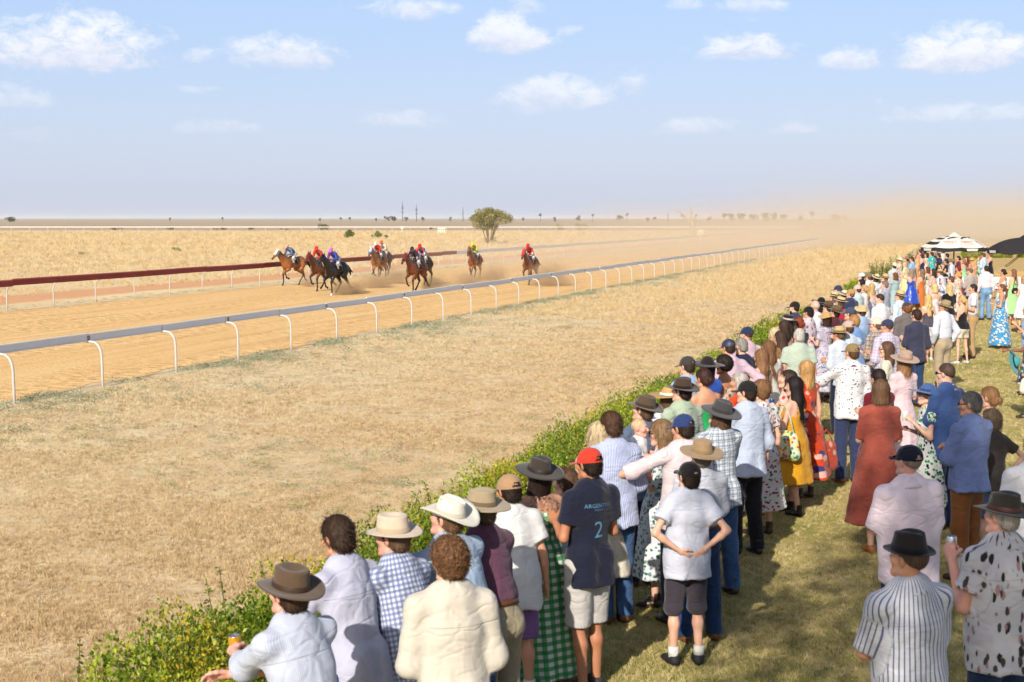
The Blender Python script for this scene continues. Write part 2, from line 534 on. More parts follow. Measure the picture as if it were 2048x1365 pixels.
# ---- the back-straight rail across the plain
mb = MB(); rr = empty('back_straight_rail', (-200, 393, 0), label='thin white rail of the back straight far across the golden grass', cat='rail')
link('rail_panel', MB().box((140, 0, 1.05), (280, .08, .16)).mesh('rail_panel'), m_lip, rr)
pm = MB().box((0, 0, .47), (.08, .06, .94)).mesh('post')
for k in range(0, 56):
    link('post', pm, m_post, rr, Matrix.Translation((2 + k * 5.0, .08, 0)))
# ================================================================== PLANTS
def leaf_mat(name, c0, c1, c2, trans=.35, rough=.55, spec=.35):
    m, n = new_mat(name)
    r = n.attr('tint', 'Vector'); tx, ty, tz = n.sep(r)
    c = n.ramp(tx, [(.0, c0), (.5, c1), (1.0, c2)])
    n.principled(c, rough, None, spec, trans=trans)
    return m
def quads_leaves(P, N, size, rng, tint=None, aspect=1.9, droop=.0, cup=.25):
    """Leaves as two-quad folded blades at points P with outward directions N. Returns V,F,tint."""
    n = len(P)
    N = N / np.maximum(np.linalg.norm(N, axis=1, keepdims=True), 1e-6)
    d = N + rng.normal(0, .75, (n, 3)); d[:, 2] += .25 - droop
    d /= np.linalg.norm(d, axis=1, keepdims=True)
    s = np.cross(d, rng.normal(0, 1, (n, 3))); s /= np.maximum(np.linalg.norm(s, axis=1, keepdims=True), 1e-6)
    up = np.cross(s, d)
    L = (size * rng.uniform(.65, 1.35, n))[:, None]; Wd = L / aspect * .5
    a = P; m = P + d * L * .5; t = P + d * L
    mid = m - up * Wd * cup
    V = np.stack([a, m + s * Wd, mid, t, m - s * Wd], 1).reshape(-1, 3)
    b = np.arange(n)[:, None] * 5
    F = np.concatenate([b + np.array([[0, 1, 3, 2]]), b + np.array([[0, 2, 3, 4]])], 0)
    if tint is None: tint = rng.uniform(0, 1, n)
    T = np.repeat(tint, 5)
    return V, F, np.stack([T, T, T], 1)
def cup_pts(n, rng, r, squash=1.0, shell=.45):
    d = rng.normal(0, 1, (n, 3)); d /= np.linalg.norm(d, axis=1, keepdims=True)
    rad = (shell + (1 - shell) * rng.uniform(0, 1, n) ** .5)
    P = d * rad[:, None] * r; P[:, 2] *= squash
    return P, d

# ---- hedge plants along the front of the lawn
m_hedge = leaf_mat('hedge_leaf', lin(76, 102, 20), lin(128, 150, 36), lin(186, 188, 58), .40, .45, .4)
m_hedge2 = leaf_mat('hedge_leaf_yellowing', lin(98, 114, 26), lin(168, 160, 44), lin(206, 160, 50), .35, .45, .4)
m_twig, n = new_mat('twig'); n.principled(lin(112, 90, 66), .85, None, .2)
m_petal, n = new_mat('lilac_petal'); n.principled(lin(150, 122, 186), .7, None, .2, trans=.3)
m_petalw, n = new_mat('white_petal'); n.principled(lin(224, 216, 222), .7, None, .2, trans=.3)
def hedge_plant(u0, u1, half_w, height, dens, leaf, label, seed, petal=None, sprigs=18, wc=W_HEDGE):
    rng = np.random.default_rng(seed)
    L = u1 - u0
    root = empty('hedge', wu(wc, (u0 + u1) / 2), 0, label, 'hedge', 'hedge bushes along the front of the lawn')
    ctr = np.array(wu(wc, (u0 + u1) / 2))
    n = int(dens * L)
    uq = rng.uniform(-L / 2, L / 2, n)
    # lumpy cross-section
    lump = .84 + .13 * np.sin(uq * 2.3 + seed) + .10 * np.sin(uq * 5.1 + seed * 2) + .06 * np.sin(uq * 11 + seed)
    endf = np.clip((L / 2 - np.abs(uq)) / .35, 0.08, 1) ** .5
    th = rng.uniform(-.12, math.pi + .12, n)
    rad = rng.uniform(.12, 1.0, n) ** .40
    bump = 1 + .10 * np.sin(uq * 7 + th * 4 + seed) + .07 * np.sin(uq * 13 - th * 7)
    wq = np.cos(th) * half_w * rad * lump * endf * bump
    zq = np.maximum(np.sin(th), -.05) * height * rad * lump * endf * bump + .06
    loc = uq[:, None] * np.array(U) + wq[:, None] * np.array(W); loc[:, 2] = zq
    N = (np.cos(th)[:, None] * np.array(W)); N[:, 2] = np.sin(th) + .2
    tint = np.clip(rng.normal(.45, .22, n) + .22 * np.sin(uq * 1.9 + seed * 3), 0, 1)
    V, F, T = quads_leaves(loc, N, leaf, rng, tint, 1.8)
    mats = [m_hedge, m_hedge2]
    patch = (np.sin(uq * 3.1 + seed) + np.sin(wq * 6 + uq * 1.2 + seed) + rng.normal(0, .5, n)) > (1.35 if seed % 3 else 1.0)
    mi = np.concatenate([patch, patch]).astype(np.int32)
    me = mesh_np('foliage', V, F, True, mats=mats, mi=mi); set_attr(me, 'tint', T)
    fo = link('foliage', me, None, root); tag(fo, kind='stuff')
    # sprigs that stand out of the top
    Vs, Fs, Ts, k = [], [], [], 0
    tw = MB()
    for _ in range(sprigs):
        a = rng.uniform(-L / 2, L / 2) * .84; b = rng.uniform(-half_w, half_w) * .55
        z0 = height * .7; hgt = rng.uniform(.02, .14) * (.5 + height)
        base = a * np.array(U) + b * np.array(W); base[2] = z0
        tip = base + np.array([rng.normal(0, .08), rng.normal(0, .08), hgt + height * .25])
        tw.tube([base, (base + tip) / 2 + rng.normal(0, .015, 3), tip], [.005, .004, .002], 4, False)
        m = 34
        tt = rng.uniform(.15, 1, m)[:, None]
        P = base + (tip - base) * tt
        v, f, t = quads_leaves(P, rng.normal(0, 1, (m, 3)), leaf * .9, rng, np.clip(rng.normal(.25, .2, m), 0, 1), 2.0)
        Vs.append(v); Fs.append(f + k); Ts.append(t); k += len(v)
    for _ in range(int(L * 10)):       # woody stems inside
        a = rng.uniform(-L / 2, L / 2); b = rng.uniform(-half_w, half_w) * .25
        base = a * np.array(U) + b * np.array(W); base[2] = -.05
        tip = base + np.array([rng.normal(0, .22), rng.normal(0, .22), height * rng.uniform(.6, .95)])
        tw.tube([base, (base + tip) / 2 + rng.normal(0, .03, 3), tip], [.011, .007, .003], 4, False)
    tw.build('stems', m_twig, root)
    if Vs:
        me = mesh_np('sprigs', np.concatenate(Vs), np.concatenate(Fs), True, mat=m_hedge); set_attr(me, 'tint', np.concatenate(Ts))
        tag(link('sprigs', me, None, root), kind='stuff')
    if petal:
        Vs, Fs, k = [], [], 0
        for _ in range(int(petal[1] * L)):
            i = rng.integers(0, n)
            c = loc[i] * 1.0 + N[i] * .03
            if loc[i][2] < height * .5: continue
            for q in range(4):
                d = np.array([math.cos(q * 1.57), math.sin(q * 1.57), .35]) * .020
                s = np.array([-d[1], d[0], 0]) * .6
                Vs.append(np.array([c, c + d * .6 + s, c + d, c + d * .6 - s])); Fs.append(np.array([[0, 1, 2, 3]]) + k); k += 4
        if Vs:
            me = mesh_np('blossoms', np.concatenate(Vs), np.concatenate(Fs), False, mat=petal[0])
            tag(link('blossoms', me, None, root), kind='stuff')
    return root
HEDGES = [
    (5.2, 10.6, .85, .74, 8500, .036, 'nearest green and yellow hedge bush in the bottom left corner', 1, (m_petalw, 2), 26),
    (10.5, 13.7, .72, .74, 7000, .036, 'hedge bush behind the dark-haired man and the pale grey hat', 2, (m_petal, 3), 14),
    (13.6, 17.4, .74, .70, 6000, .037, 'hedge bush beside the white cowboy hat and khaki bucket hat', 3, (m_petal, 9), 14),
    (17.2, 21.1, .82, .70, 5200, .038, 'lilac-flowered hedge bush left of the dark grey wide hat', 4, (m_petal, 14), 8),
    (21.0, 25.3, .80, .68, 4400, .040, 'hedge bush left of the pale blonde long-haired woman', 5, (m_petal, 12), 8),
    (26.3, 30.6, .75, .68, 3400, .042, 'hedge bush above the straw hat with a white band', 6, (m_petal, 6), 6),
    (33.6, 39.6, .75, .78, 1300, .055, 'white-flowered hedge bush left of the navy capped man in pink', 7, (m_petalw, 22), 14),
    (40.0, 44.6, .62, .7, 1000, .06, 'hedge bush right of the navy capped man in pink', 8, (m_petalw, 10), 6),
    (45.0, 47.6, .45, .60, 600, .06, 'short hedge bush left of the black cap by the bald man', 9, (m_petalw, 5), 4),
    (63.0, 70.5, .5, .62, 420, .08, 'hedge bush left of the white visor cap', 10, None, 0),
]
for h in HEDGES: hedge_plant(*h)

# ---- dry grass scattered over the paddock, the lawn and the far field
def tuft_mesh(name, blades, h, spread, width, mat, seed, lean=.5):
    rng = np.random.default_rng(seed); V, F = [], []
    for i in range(blades):
        a = rng.uniform(0, 6.283); r = rng.uniform(0, spread)
        b = np.array([math.cos(a) * r, math.sin(a) * r, -.005])
        la = rng.uniform(0, 6.283); hh = h * rng.uniform(.5, 1.25); le = rng.uniform(.1, 1) * lean * hh
        t = b + np.array([math.cos(la) * le, math.sin(la) * le, hh])
        m = b + (t - b) * .55 + np.array([0, 0, hh * .10])
        s = np.array([-math.sin(a), math.cos(a), 0]) * width
        k = len(V); V += [b - s, b + s, m + s * .7, m - s * .7, t]
        F += [(k, k + 1, k + 2, k + 3), (k + 3, k + 2, k + 4)]
    me = bpy.data.meshes.new(name); me.from_pydata([tuple(v) for v in V], [], F); me.materials.append(mat); me.update()
    return me
def grass_mat(name, stops, trans=.3, brown=False):
    m, n = new_mat(name)
    oi = n.node('ShaderNodeObjectInfo'); r = X(n.t, oi.outputs['Random'])
    p = n.pos()
    c = n.ramp(r * .6 + n.noise(p, .7, 3) * .4, stops)
    if brown:
        bx, by, bz = n.sep(p); bv = bx * W.x + by * W.y
        c = n.mix((bv + (n.noise(p, .09, 4, .6) - .5) * 9.0).smooth(-15.0, -7.5) * .22, c, n.ramp(r, [(.2, lin(160, 116, 66)), (.8, lin(214, 172, 112))]))
    n.principled(c, .8, None, .15, trans=trans)
    return m
m_straw = grass_mat('straw_blade', [(.12, lin(134, 106, 74)), (.34, lin(190, 168, 128)), (.6, lin(224, 208, 172)), (.88, lin(178, 150, 112))], .3, True)
m_lawnb = grass_mat('lawn_blade', [(.12, lin(92, 104, 40)), (.34, lin(158, 150, 86)), (.62, lin(212, 194, 146)), (.88, lin(132, 132, 62))])
m_gold = grass_mat('gold_blade', [(.15, lin(178, 150, 106)), (.5, lin(206, 182, 138)), (.85, lin(218, 198, 156))])
m_salt = grass_mat('saltbush_leaf', [(.2, lin(118, 124, 98)), (.5, lin(148, 154, 126)), (.85, lin(178, 178, 150))])
m_weed = grass_mat('weed_leaf', [(.2, lin(112, 122, 62)), (.5, lin(150, 152, 90)), (.85, lin(176, 172, 118))])
def scatter(name, pts, scales, tufts, label, cat):
    """One stuff object whose points carry instanced tufts."""
    me = bpy.data.meshes.new(name); me.vertices.add(len(pts)); me.vertices.foreach_set('co', np.asarray(pts, np.float32).ravel())
    a = me.attributes.new('sc', 'FLOAT', 'POINT'); a.data.foreach_set('value', np.asarray(scales, np.float32))
    o = link(name, me); tag(o, label, cat, kind='stuff')
    ng = bpy.data.node_groups.new(name, 'GeometryNodeTree')
    ng.interface.new_socket('Geometry', in_out='INPUT', socket_type='NodeSocketGeometry')
    ng.interface.new_socket('Geometry', in_out='OUTPUT', socket_type='NodeSocketGeometry')
    gi = ng.nodes.new('NodeGroupInput'); go = ng.nodes.new('NodeGroupOutput')
    m2p = ng.nodes.new('GeometryNodeMeshToPoints'); ng.links.new(gi.outputs[0], m2p.inputs[0])
    iop = ng.nodes.new('GeometryNodeInstanceOnPoints')
    ng.links.new(m2p.outputs[0], iop.inputs['Points'])
    jn = ng.nodes.new('GeometryNodeGeometryToInstance')
    for t in tufts:
        ob = bpy.data.objects.new(t.name, t)
        oi = ng.nodes.new('GeometryNodeObjectInfo'); oi.inputs['Object'].default_value = ob
        oi.inputs['As Instance'].default_value = False
        ng.links.new(oi.outputs['Geometry'], jn.inputs[0])
    ng.links.new(jn.outputs[0], iop.inputs['Instance'])
    iop.inputs['Pick Instance'].default_value = True
    ri = ng.nodes.new('FunctionNodeRandomValue'); ri.data_type = 'INT'
    ri.inputs[4].default_value = 0; ri.inputs[5].default_value = len(tufts) - 1
    ng.links.new(ri.outputs[2], iop.inputs['Instance Index'])
    rv = ng.nodes.new('FunctionNodeRandomValue'); rv.data_type = 'FLOAT_VECTOR'
    rv.inputs[0].default_value = (-.2, -.2, 0); rv.inputs[1].default_value = (.2, .2, 6.283)
    ng.links.new(rv.outputs[0], iop.inputs['Rotation'])
    na = ng.nodes.new('GeometryNodeInputNamedAttribute'); na.data_type = 'FLOAT'; na.inputs[0].default_value = 'sc'
    ng.links.new(na.outputs[0], iop.inputs['Scale'])
    ng.links.new(iop.outputs[0], go.inputs[0])
    md = o.modifiers.new('scatter', 'NODES'); md.node_group = ng
    return o
def vnoise(x, y, s, seed=0):
    """cheap smooth pseudo-noise in -1..1"""
    return (np.sin(x / s + 1.7 * np.sin(y / s * .8 + seed)) + np.sin(y / s * 1.3 + 1.9 * np.sin(x / s * .7 + seed * 2.1)) + np.sin((x + y) / s * 2.1 + seed)) / 3
def field_pts(n, w0, w1, d0, d1, rng, power=1.0, margin=.06):
    """random ground points inside the picture's view between depths d0..d1 and across w0..w1, denser near."""
    t = rng.uniform(0, 1, n * 3) ** power
    y = d0 * (d1 / d0) ** t
    hw = y * (1024 / F_PX + margin)
    x = rng.uniform(-1, 1, n * 3) * hw
    wv = x * W.x + y * W.y
    ok = (wv > w0) & (wv < w1)
    return x[ok][:n], y[ok][:n]
rg = np.random.default_rng(5)
x, y = field_pts(150000, W_NEAR + .2, W_HEDGE - .1, 8.5, 80, rg)
keep = (vnoise(x, y, 1.3) * .5 + vnoise(x, y, .45, 2) * .5 + rg.normal(0, .45, len(x))) > -.25
x, y = x[keep], y[keep]
sc = (.7 + .35 * vnoise(x, y, 2.7, 4) + rg.normal(0, .18, len(x))).clip(.3, 1.5) * (1 + np.clip((y - 14) / 45, 0, 1.1))
T = [tuft_mesh('straw_tuft', 12, .042, .05, .0023, m_straw, s, 1.3) for s in (1, 2, 3)]
scatter('dry_grass', np.stack([x, y, np.zeros_like(x)], 1), sc, T, 'short straw-coloured dry grass between hedge and white rail', 'grass')
# longer golden grass further up the paddock
x, y = field_pts(30000, W_NEAR + .9, W_HEDGE - .5, 46, 190, rg)
keep = (vnoise(x, y, 6.0, 1) + vnoise(x, y, 2.0, 3) * .6 + (y - 58) / 25 + rg.normal(0, .3, len(x))) > .2
x, y = x[keep], y[keep]
T2 = [tuft_mesh('gold_tuft', 14, .20, .13, .005, m_gold, s, .7) for s in (4, 5, 6)]
scatter('long_grass', np.stack([x, y, np.zeros_like(x)], 1), rg.uniform(.5, 1.15, len(x)) * np.clip(y / 80, .75, 1.6), T2, 'longer golden grass at the far end of the paddock', 'grass')
# golden field beyond the far rail
x, y = field_pts(30000, -400, W_FAR - 5.5, 62, 385, rg)
keep = (vnoise(x, y, 9.0, 1) * .8 + vnoise(x, y, 2.6, 3) * .7 + rg.normal(0, .5, len(x))) > -.35
x, y = x[keep], y[keep]
T3 = [tuft_mesh('field_tuft', 12, .20, .2, .009, m_gold, s, .8) for s in (7, 8, 9)]
scatter('field_grass', np.stack([x, y, np.zeros_like(x)], 1), rg.uniform(.45, 1.1, len(x)) * np.clip(y / 90, .8, 2.2), T3, 'golden grass of the field beyond the far rail', 'grass')
# lawn blades
x, y = field_pts(110000, W_HEDGE + .2, 12, 7.0, 60, rg)
keep = (vnoise(x, y, .9, 6) * .6 + rg.normal(0, .5, len(x))) > -.35
x, y = x[keep], y[keep]
T4 = [tuft_mesh('lawn_tuft', 12, .028, .05, .0023, m_lawnb, s, 1.0) for s in (10, 11, 12)]
scatter('lawn_grass', np.stack([x, y, np.full_like(x, .004)], 1), rg.uniform(.6, 1.3, len(x)) * (1 + np.clip((y - 12) / 40, 0, 1)), T4, 'short green and straw lawn under the crowd', 'grass')
# grey-green saltbush along the near rail and scattered over the paddock
def bushy(name, seed, mat, n=46, r=.16, leaf=.035):
    rng = np.random.default_rng(seed)
    P, d = cup_pts(n, rng, r, .55, .2); P[:, 2] = np.abs(P[:, 2])
    V, F, _ = quads_leaves(P, d, leaf, rng, None, 3.0)
    me = mesh_np(name, V, F, True, mat=mat); return me
TS = [bushy('saltbush', s, m_salt) for s in (1, 2, 3)]
TW = [bushy('weed', s, m_weed) for s in (4, 5)]
n = 5200
q = rg.uniform(18, 120, n); ww = W_NEAR + .25 + np.abs(rg.normal(0, .75, n)) * np.where(rg.uniform(0, 1, n) < .75, 1, 3.0) - .45
ok = (vnoise(q, ww, 1.1, 9) + rg.normal(0, .35, n)) > .0
pp = q[ok, None] * np.array(U) + ww[ok, None] * np.array(W)
scatter('saltbush_clumps', pp, rg.uniform(.5, 1.5, len(pp)), TS, 'grey-green saltbush growing along the foot of the white rail', 'ground cover')
x, y = field_pts(420, W_NEAR + 1.0, W_HEDGE - 1.2, 12, 55, rg)
x2 = np.concatenate([x + rg.normal(0, .16, len(x)) for _ in range(4)]); y2 = np.concatenate([y + rg.normal(0, .16, len(y)) for _ in range(4)])
ok = vnoise(x2, y2, 3.0, 3) > -.05
scatter('paddock_weeds', np.stack([x2[ok], y2[ok], 0 * x2[ok]], 1), rg.uniform(.2, .85, ok.sum()), TS + TW, 'small grey-green weeds dotted over the dry grass', 'ground cover')
n = 1500
q = rg.uniform(30, 200, n); ww = W_FAR - .3 - np.abs(rg.normal(0, .7, n)); 
pp = q[:, None] * np.array(U) + ww[:, None] * np.array(W)
scatter('far_verge_grass', pp, rg.uniform(.3, .8, len(pp)), TW + TS, 'patchy low grass along the foot of the maroon rail', 'ground cover')

# ---- trees and shrubs of the field and the skyline
m_gum = leaf_mat('grey_green_leaf', lin(100, 100, 62), lin(148, 142, 94), lin(186, 176, 124), .3, .6, .25)
m_dark = leaf_mat('dark_scrub_leaf', lin(52, 54, 36), lin(80, 80, 54), lin(112, 108, 74), .25, .65, .2)
m_shrub = leaf_mat('shrub_leaf', lin(70, 88, 34), lin(116, 130, 54), lin(158, 162, 80), .35, .55, .3)
m_bark, n = new_mat('bark')
n.principled(n.ramp(n.noise(n.scale(n.coord('Object'), (6, 6, 1.5)), 2, 5, .7), [(.3, lin(84, 66, 52)), (.7, lin(150, 128, 108))]), .9, None, .15)
m_deadwood, n = new_mat('dead_wood')
n.principled(n.ramp(n.noise(n.scale(n.coord('Object'), (6, 6, 1)), 2, 5, .7), [(.3, lin(128, 110, 96)), (.7, lin(176, 160, 144))]), .85, None, .2)
def crown_mesh(clumps, leaves, leaf, seed, mat, aspect=2.2, droop=.1):
    rng = np.random.default_rng(seed); Vs, Fs, Ts, k = [], [], [], 0
    for (c, r, sq) in clumps:
        m = max(20, int(leaves * r * r))
        P, d = cup_pts(m, rng, r, sq, .5)
        P += np.array(c)
        v, f, t = quads_leaves(P, d, leaf, rng, np.clip(rng.normal(.5, .2, m) + rng.normal(0, .12), 0, 1), aspect, droop)
        Vs.append(v); Fs.append(f + k); Ts.append(t); k += len(v)
    me = mesh_np('crown', np.concatenate(Vs), np.concatenate(Fs), True, mat=mat)
    set_attr(me, 'tint', np.concatenate(Ts)); return me
# the spreading acacia in the middle
tb = at(978, 487.5); root = empty('acacia_tree', tb, 0, 'spreading multi-stemmed acacia tree standing alone in the golden field', 'tree')
rng = np.random.default_rng(3)
cl, tr = [], MB()
for i in range(60):
    a = rng.uniform(0, 6.283); rr_ = math.sqrt(rng.uniform(0, 1)) * 2.95
    z = 4.35 - (rr_ / 2.9) ** 2 * 1.25 + rng.normal(0, .22)
    cl.append(((math.cos(a) * rr_ + .12, math.sin(a) * rr_, z), rng.uniform(.38, .66), .72))
for i in range(16):
    a = rng.uniform(0, 6.283); rr_ = rng.uniform(.9, 1.9)
    cl.append(((math.cos(a) * rr_ - .4, math.sin(a) * rr_, rng.uniform(1.9, 2.8)), rng.uniform(.28, .48), .7))
for i in range(7):
    a = rng.uniform(0, 6.283)
    cl.append(((math.cos(a) * .8, math.sin(a) * .6, rng.uniform(.25, .7)), rng.uniform(.2, .35), .8))
link('crown', crown_mesh(cl, 640, .17, 4, m_gum, 2.0), None, root)
for i in range(11):
    a = i * .571 + rng.uniform(-.2, .2); r0 = .16; r1 = rng.uniform(.7, 2.1)
    b = np.array([math.cos(a) * r0, math.sin(a) * r0, -.1]); t = np.array([math.cos(a) * r1, math.sin(a) * r1, rng.uniform(2.8, 3.8)])
    m = (b + t) / 2 + np.array([math.cos(a) * -.15, math.sin(a) * -.15, .1]); th = rng.uniform(.05, .085)
    tr.tube([b, m, t], [th, th * .75, th * .35], 6)
    for j in range(3):
        e = t + rng.normal(0, .5, 3) + np.array([0, 0, .35]); s = m + (t - m) * rng.uniform(.2, .9)
        tr.tube([s, (s + e) / 2 + rng.normal(0, .06, 3), e], [th * .45, th * .3, th * .15], 5, False)
tr.build('trunk', m_bark, root, True)
# the dead tree
tb = at(1385, 473); root = empty('dead_tree', tb, 0, 'bare dead tree trunk beside the round distance marker', 'tree')
tr = MB()
tr.tube([(0, 0, -.2), (.05, 0, 1.2), (-.05, 0, 2.6), (-.35, 0, 4.0), (-.55, 0, 6.0)], [.42, .36, .28, .16, .05], 8)
tr.tube([(.0, 0, 2.0), (-.9, .1, 3.0), (-2.1, 0, 4.4), (-3.5, .1, 5.1)], [.26, .22, .15, .06], 7)
tr.tube([(.0, 0, 2.4), (.3, 0, 3.2), (.42, .1, 3.9)], [.2, .14, .05], 6)
tr.tube([(-.3, 0, 3.8), (-.1, .2, 4.7), (-.16, .1, 5.2)], [.1, .07, .03], 5)
tr.tube([(-2.1, 0, 4.3), (-2.3, 0, 5.0)], [.08, .03], 5)
link('trunk', tr.mesh('trunk', True), m_deadwood, root)

def bush(px, py, wpx, hpx, label, mat, seed, name='shrub', group=None, cat='shrub', leaf=None, trunk=True, dens=1.0):
    b = at(px, py); s = b.y / F_PX
    wd, h = wpx * s / 2, hpx * s
    root = empty(name, b, 0, label, cat, group)
    rng = np.random.default_rng(seed); cl = []
    k = max(5, int(9 * dens))
    for i in range(k):
        a = rng.uniform(0, 6.283); r = rng.uniform(0, 1) ** .6 * .72
        cl.append(((math.cos(a) * r * wd, math.sin(a) * r * wd, h * rng.uniform(.28, .75) * (1 - .3 * r)), rng.uniform(.24, .42) * min(wd, h * .9), min(1.2, .8)))
    lf = leaf or max(.05, h * .11)
    tot = sum(c[1] ** 2 for c in cl)
    link('crown', crown_mesh(cl, 900 * dens / max(tot, 1e-3), lf, seed, mat), None, root)
    tr = MB()
    for i in range(5):
        a = rng.uniform(0, 6.283)
        tr.tube([(math.cos(a) * wd * .08, math.sin(a) * wd * .08, -.03), (math.cos(a) * wd * .3, math.sin(a) * wd * .3, h * .4), (math.cos(a) * wd * .5, math.sin(a) * wd * .5, h * .7)], [h * .02, h * .014, h * .006], 5, False)
    tr.build('trunk', m_bark, root, True)
    return root
bush(700, 478.5, 20, 25, 'small upright sapling in the field left of the twin shrubs', m_shrub, 1)
bush(757, 477.5, 20, 19, 'rounded green shrub in the field right of the small sapling', m_shrub, 2)
bush(772, 477.5, 9, 10, 'little shrub tucked against the right of the rounded green shrub', m_shrub, 3)
bush(745, 477.5, 7, 10, 'tiny shrub just left of the rounded green shrub', m_gum, 33)
bush(352, 503, 22, 10, 'low olive-green bush alone in the golden grass on the left', m_shrub, 4)
bush(167, 511, 26, 9, 'flat grey-green bush in the golden grass at far left', m_gum, 5)
bush(232, 461, 32, 8, 'dark low bush on the plain, leftmost of the row', m_dark, 6)
bush(341, 460.5, 22, 7, 'dark low bush on the plain, second from the left', m_dark, 7)
bush(440, 461.5, 60, 8, 'long low thicket on the plain behind the back rail', m_dark, 8)
bush(500, 461, 22, 7, 'small dark bush on the plain just right of the long thicket', m_dark, 9)
bush(570, 461, 26, 5, 'flat dark bush on the plain above the leading horse', m_dark, 10)
bush(645, 460, 34, 15, 'broad grey bush on the plain above the black horse', m_dark, 11)
bush(1118, 460, 22, 13, 'small olive bush left of the pair right of the acacia tree', m_gum, 12)
bush(1158, 460, 46, 15, 'broad olive bush right of the acacia tree behind the white rail', m_gum, 13)
bush(862, 460, 12, 6, 'little dark bush on the plain between marker and white gate', m_dark, 14)
SKY = [  # px, base py, width, height, kind
    (1081, 437, 8, 11, 't'), (1185, 438, 7, 11, 't'), (1156, 437.5, 12, 6, 'b'), (1240, 438, 14, 8, 'b'), (1254, 437.5, 6, 13, 't'),
    (1392, 438, 6, 10, 't'), (1366, 439, 10, 12, 't'), (1448, 440, 14, 13, 't'), (1462, 440, 16, 13, 'b'), (1482, 440, 20, 12, 'b'),
    (1505, 440, 20, 10, 'b'), (1530, 440.5, 22, 12, 'b'), (1548, 440, 18, 14, 'b'), (1566, 440, 18, 10, 'b'), (1624, 440, 12, 18, 't'),
    (1672, 440.5, 24, 9, 'b'), (1690, 441, 14, 8, 'b'), (1110, 438, 10, 4, 'b'), (1418, 440, 12, 6, 'b'), (1600, 440.5, 16, 7, 'b'),
    (770, 439, 7, 7, 't'), (776, 440, 10, 6, 'b'), (788, 440, 16, 6, 'b'), (812, 440, 10, 7, 'b'), (752, 440.5, 6, 5, 'b'),
    (700, 440, 6, 5, 't'), (682, 440, 6, 5, 't'), (445, 440.5, 6, 5, 't'), (340, 440.5, 6, 5, 'b'), (845, 439, 10, 5, 'b'), (1046, 438.5, 6, 4, 'b'),
    (900, 438.5, 8, 4, 'b'), (1295, 439, 10, 5, 'b'), (1310, 439, 10, 5, 'b'), (20, 441, 22, 4, 'b'), (640, 439.5, 5, 3, 'b')]
ORD = 'first second third fourth fifth sixth seventh eighth ninth tenth eleventh twelfth thirteenth fourteenth fifteenth sixteenth seventeenth eighteenth nineteenth twentieth'.split()
ORD += ['twenty-' + w_ for w_ in ORD[:9]] + ['thirtieth'] + ['thirty-' + w_ for w_ in ORD[:9]]
for i, (px, py, wp, hp, kd) in enumerate(sorted(SKY)):
    D = 1150.0 + 60 * (i % 5)
    b = at_depth(px, py, D); sc = D / F_PX
    b.z = 0.0
    root = empty('skyline_tree', b, 0, None, 'tree', 'scattered trees on the far skyline')
    nm = 'tall tree' if kd == 't' else 'low bushy tree'
    root['label'] = ORD[i] + (' tall thin tree' if kd == 't' else ' low bushy tree') + ' on the far skyline counted from the left'
    h = hp * sc + (437 - py) * 0 + 3.45 * 0 ; h = CAM_H + (437.5 - (py - hp)) * sc
    wd = wp * sc / 2; rng = np.random.default_rng(100 + i)
    cl = []
    z0 = h * (.62 if kd == 't' else .35)
    for q in range(7):
        a = rng.uniform(0, 6.283); r = rng.uniform(0, .7)
        cl.append(((math.cos(a) * r * wd, math.sin(a) * r * wd, rng.uniform(z0, h * .86)), max(.5, wd * rng.uniform(.3, .5)), .6))
    tot = sum(c[1] ** 2 for c in cl)
    link('crown', crown_mesh(cl, 260 / tot, max(.5, wd * .3), 50 + i, m_dark), None, root)
    tr = MB(); tr.tube([(0, 0, -.2), (wd * .1, 0, h * .4), (0, 0, h * .8)], [h * .03, h * .022, h * .01], 5); tr.build('trunk', m_bark, root, True)

# ---- tall shrubs and clipped bushes around the far end of the crowd
def tall_shrub(px, py, z_top_px, wpx, label, seed, n=1600):
    b = at(px, py); s = b.y / F_PX; h = (py - z_top_px) * s; wd = wpx * s / 2
    root = empty('oleander_shrub', b, 0, label, 'shrub'); rng = np.random.default_rng(seed)
    st = MB(); Vs, Fs, Ts, k = [], [], [], 0
    for i in range(34):
        a = rng.uniform(0, 6.283); r = wd * math.sqrt(rng.uniform(0, 1)); hh = h * rng.uniform(.6, 1.08) * (1 - .35 * r / wd)
        base = np.array([math.cos(a) * r * .4, math.sin(a) * r * .4, -.05]); tip = np.array([math.cos(a) * r, math.sin(a) * r, hh])
        st.tube([base, (base + tip) / 2, tip], [.018, .012, .004], 4, False)
        m = n // 34; P = base + (tip - base) * rng.uniform(.2, 1, m)[:, None] + rng.normal(0, .05, (m, 3))
        v, f, t = quads_leaves(P, rng.normal(0, 1, (m, 3)) + np.array([0, 0, .8]), .13, rng, np.clip(rng.normal(.5, .25, m), 0, 1), 3.5)
        Vs.append(v); Fs.append(f + k); Ts.append(t); k += len(v)
    me = mesh_np('foliage', np.concatenate(Vs), np.concatenate(Fs), True, mat=m_shrub); set_attr(me, 'tint', np.concatenate(Ts))
    tag(link('foliage', me, None, root), kind='stuff'); st.build('stems', m_twig, root)
tall_shrub(1758, 572, 516, 60, 'tall feathery shrub behind the pointing arm and white visor', 1)
tall_shrub(1790, 560, 510, 44, 'tall feathery shrub behind the cream cowboy hat', 2)
tall_shrub(1842, 540, 486, 30, 'tall shrub left of the striped umbrella', 3)
tall_shrub(1822, 548, 500, 30, 'tall shrub behind the men watching in sunglasses', 4)
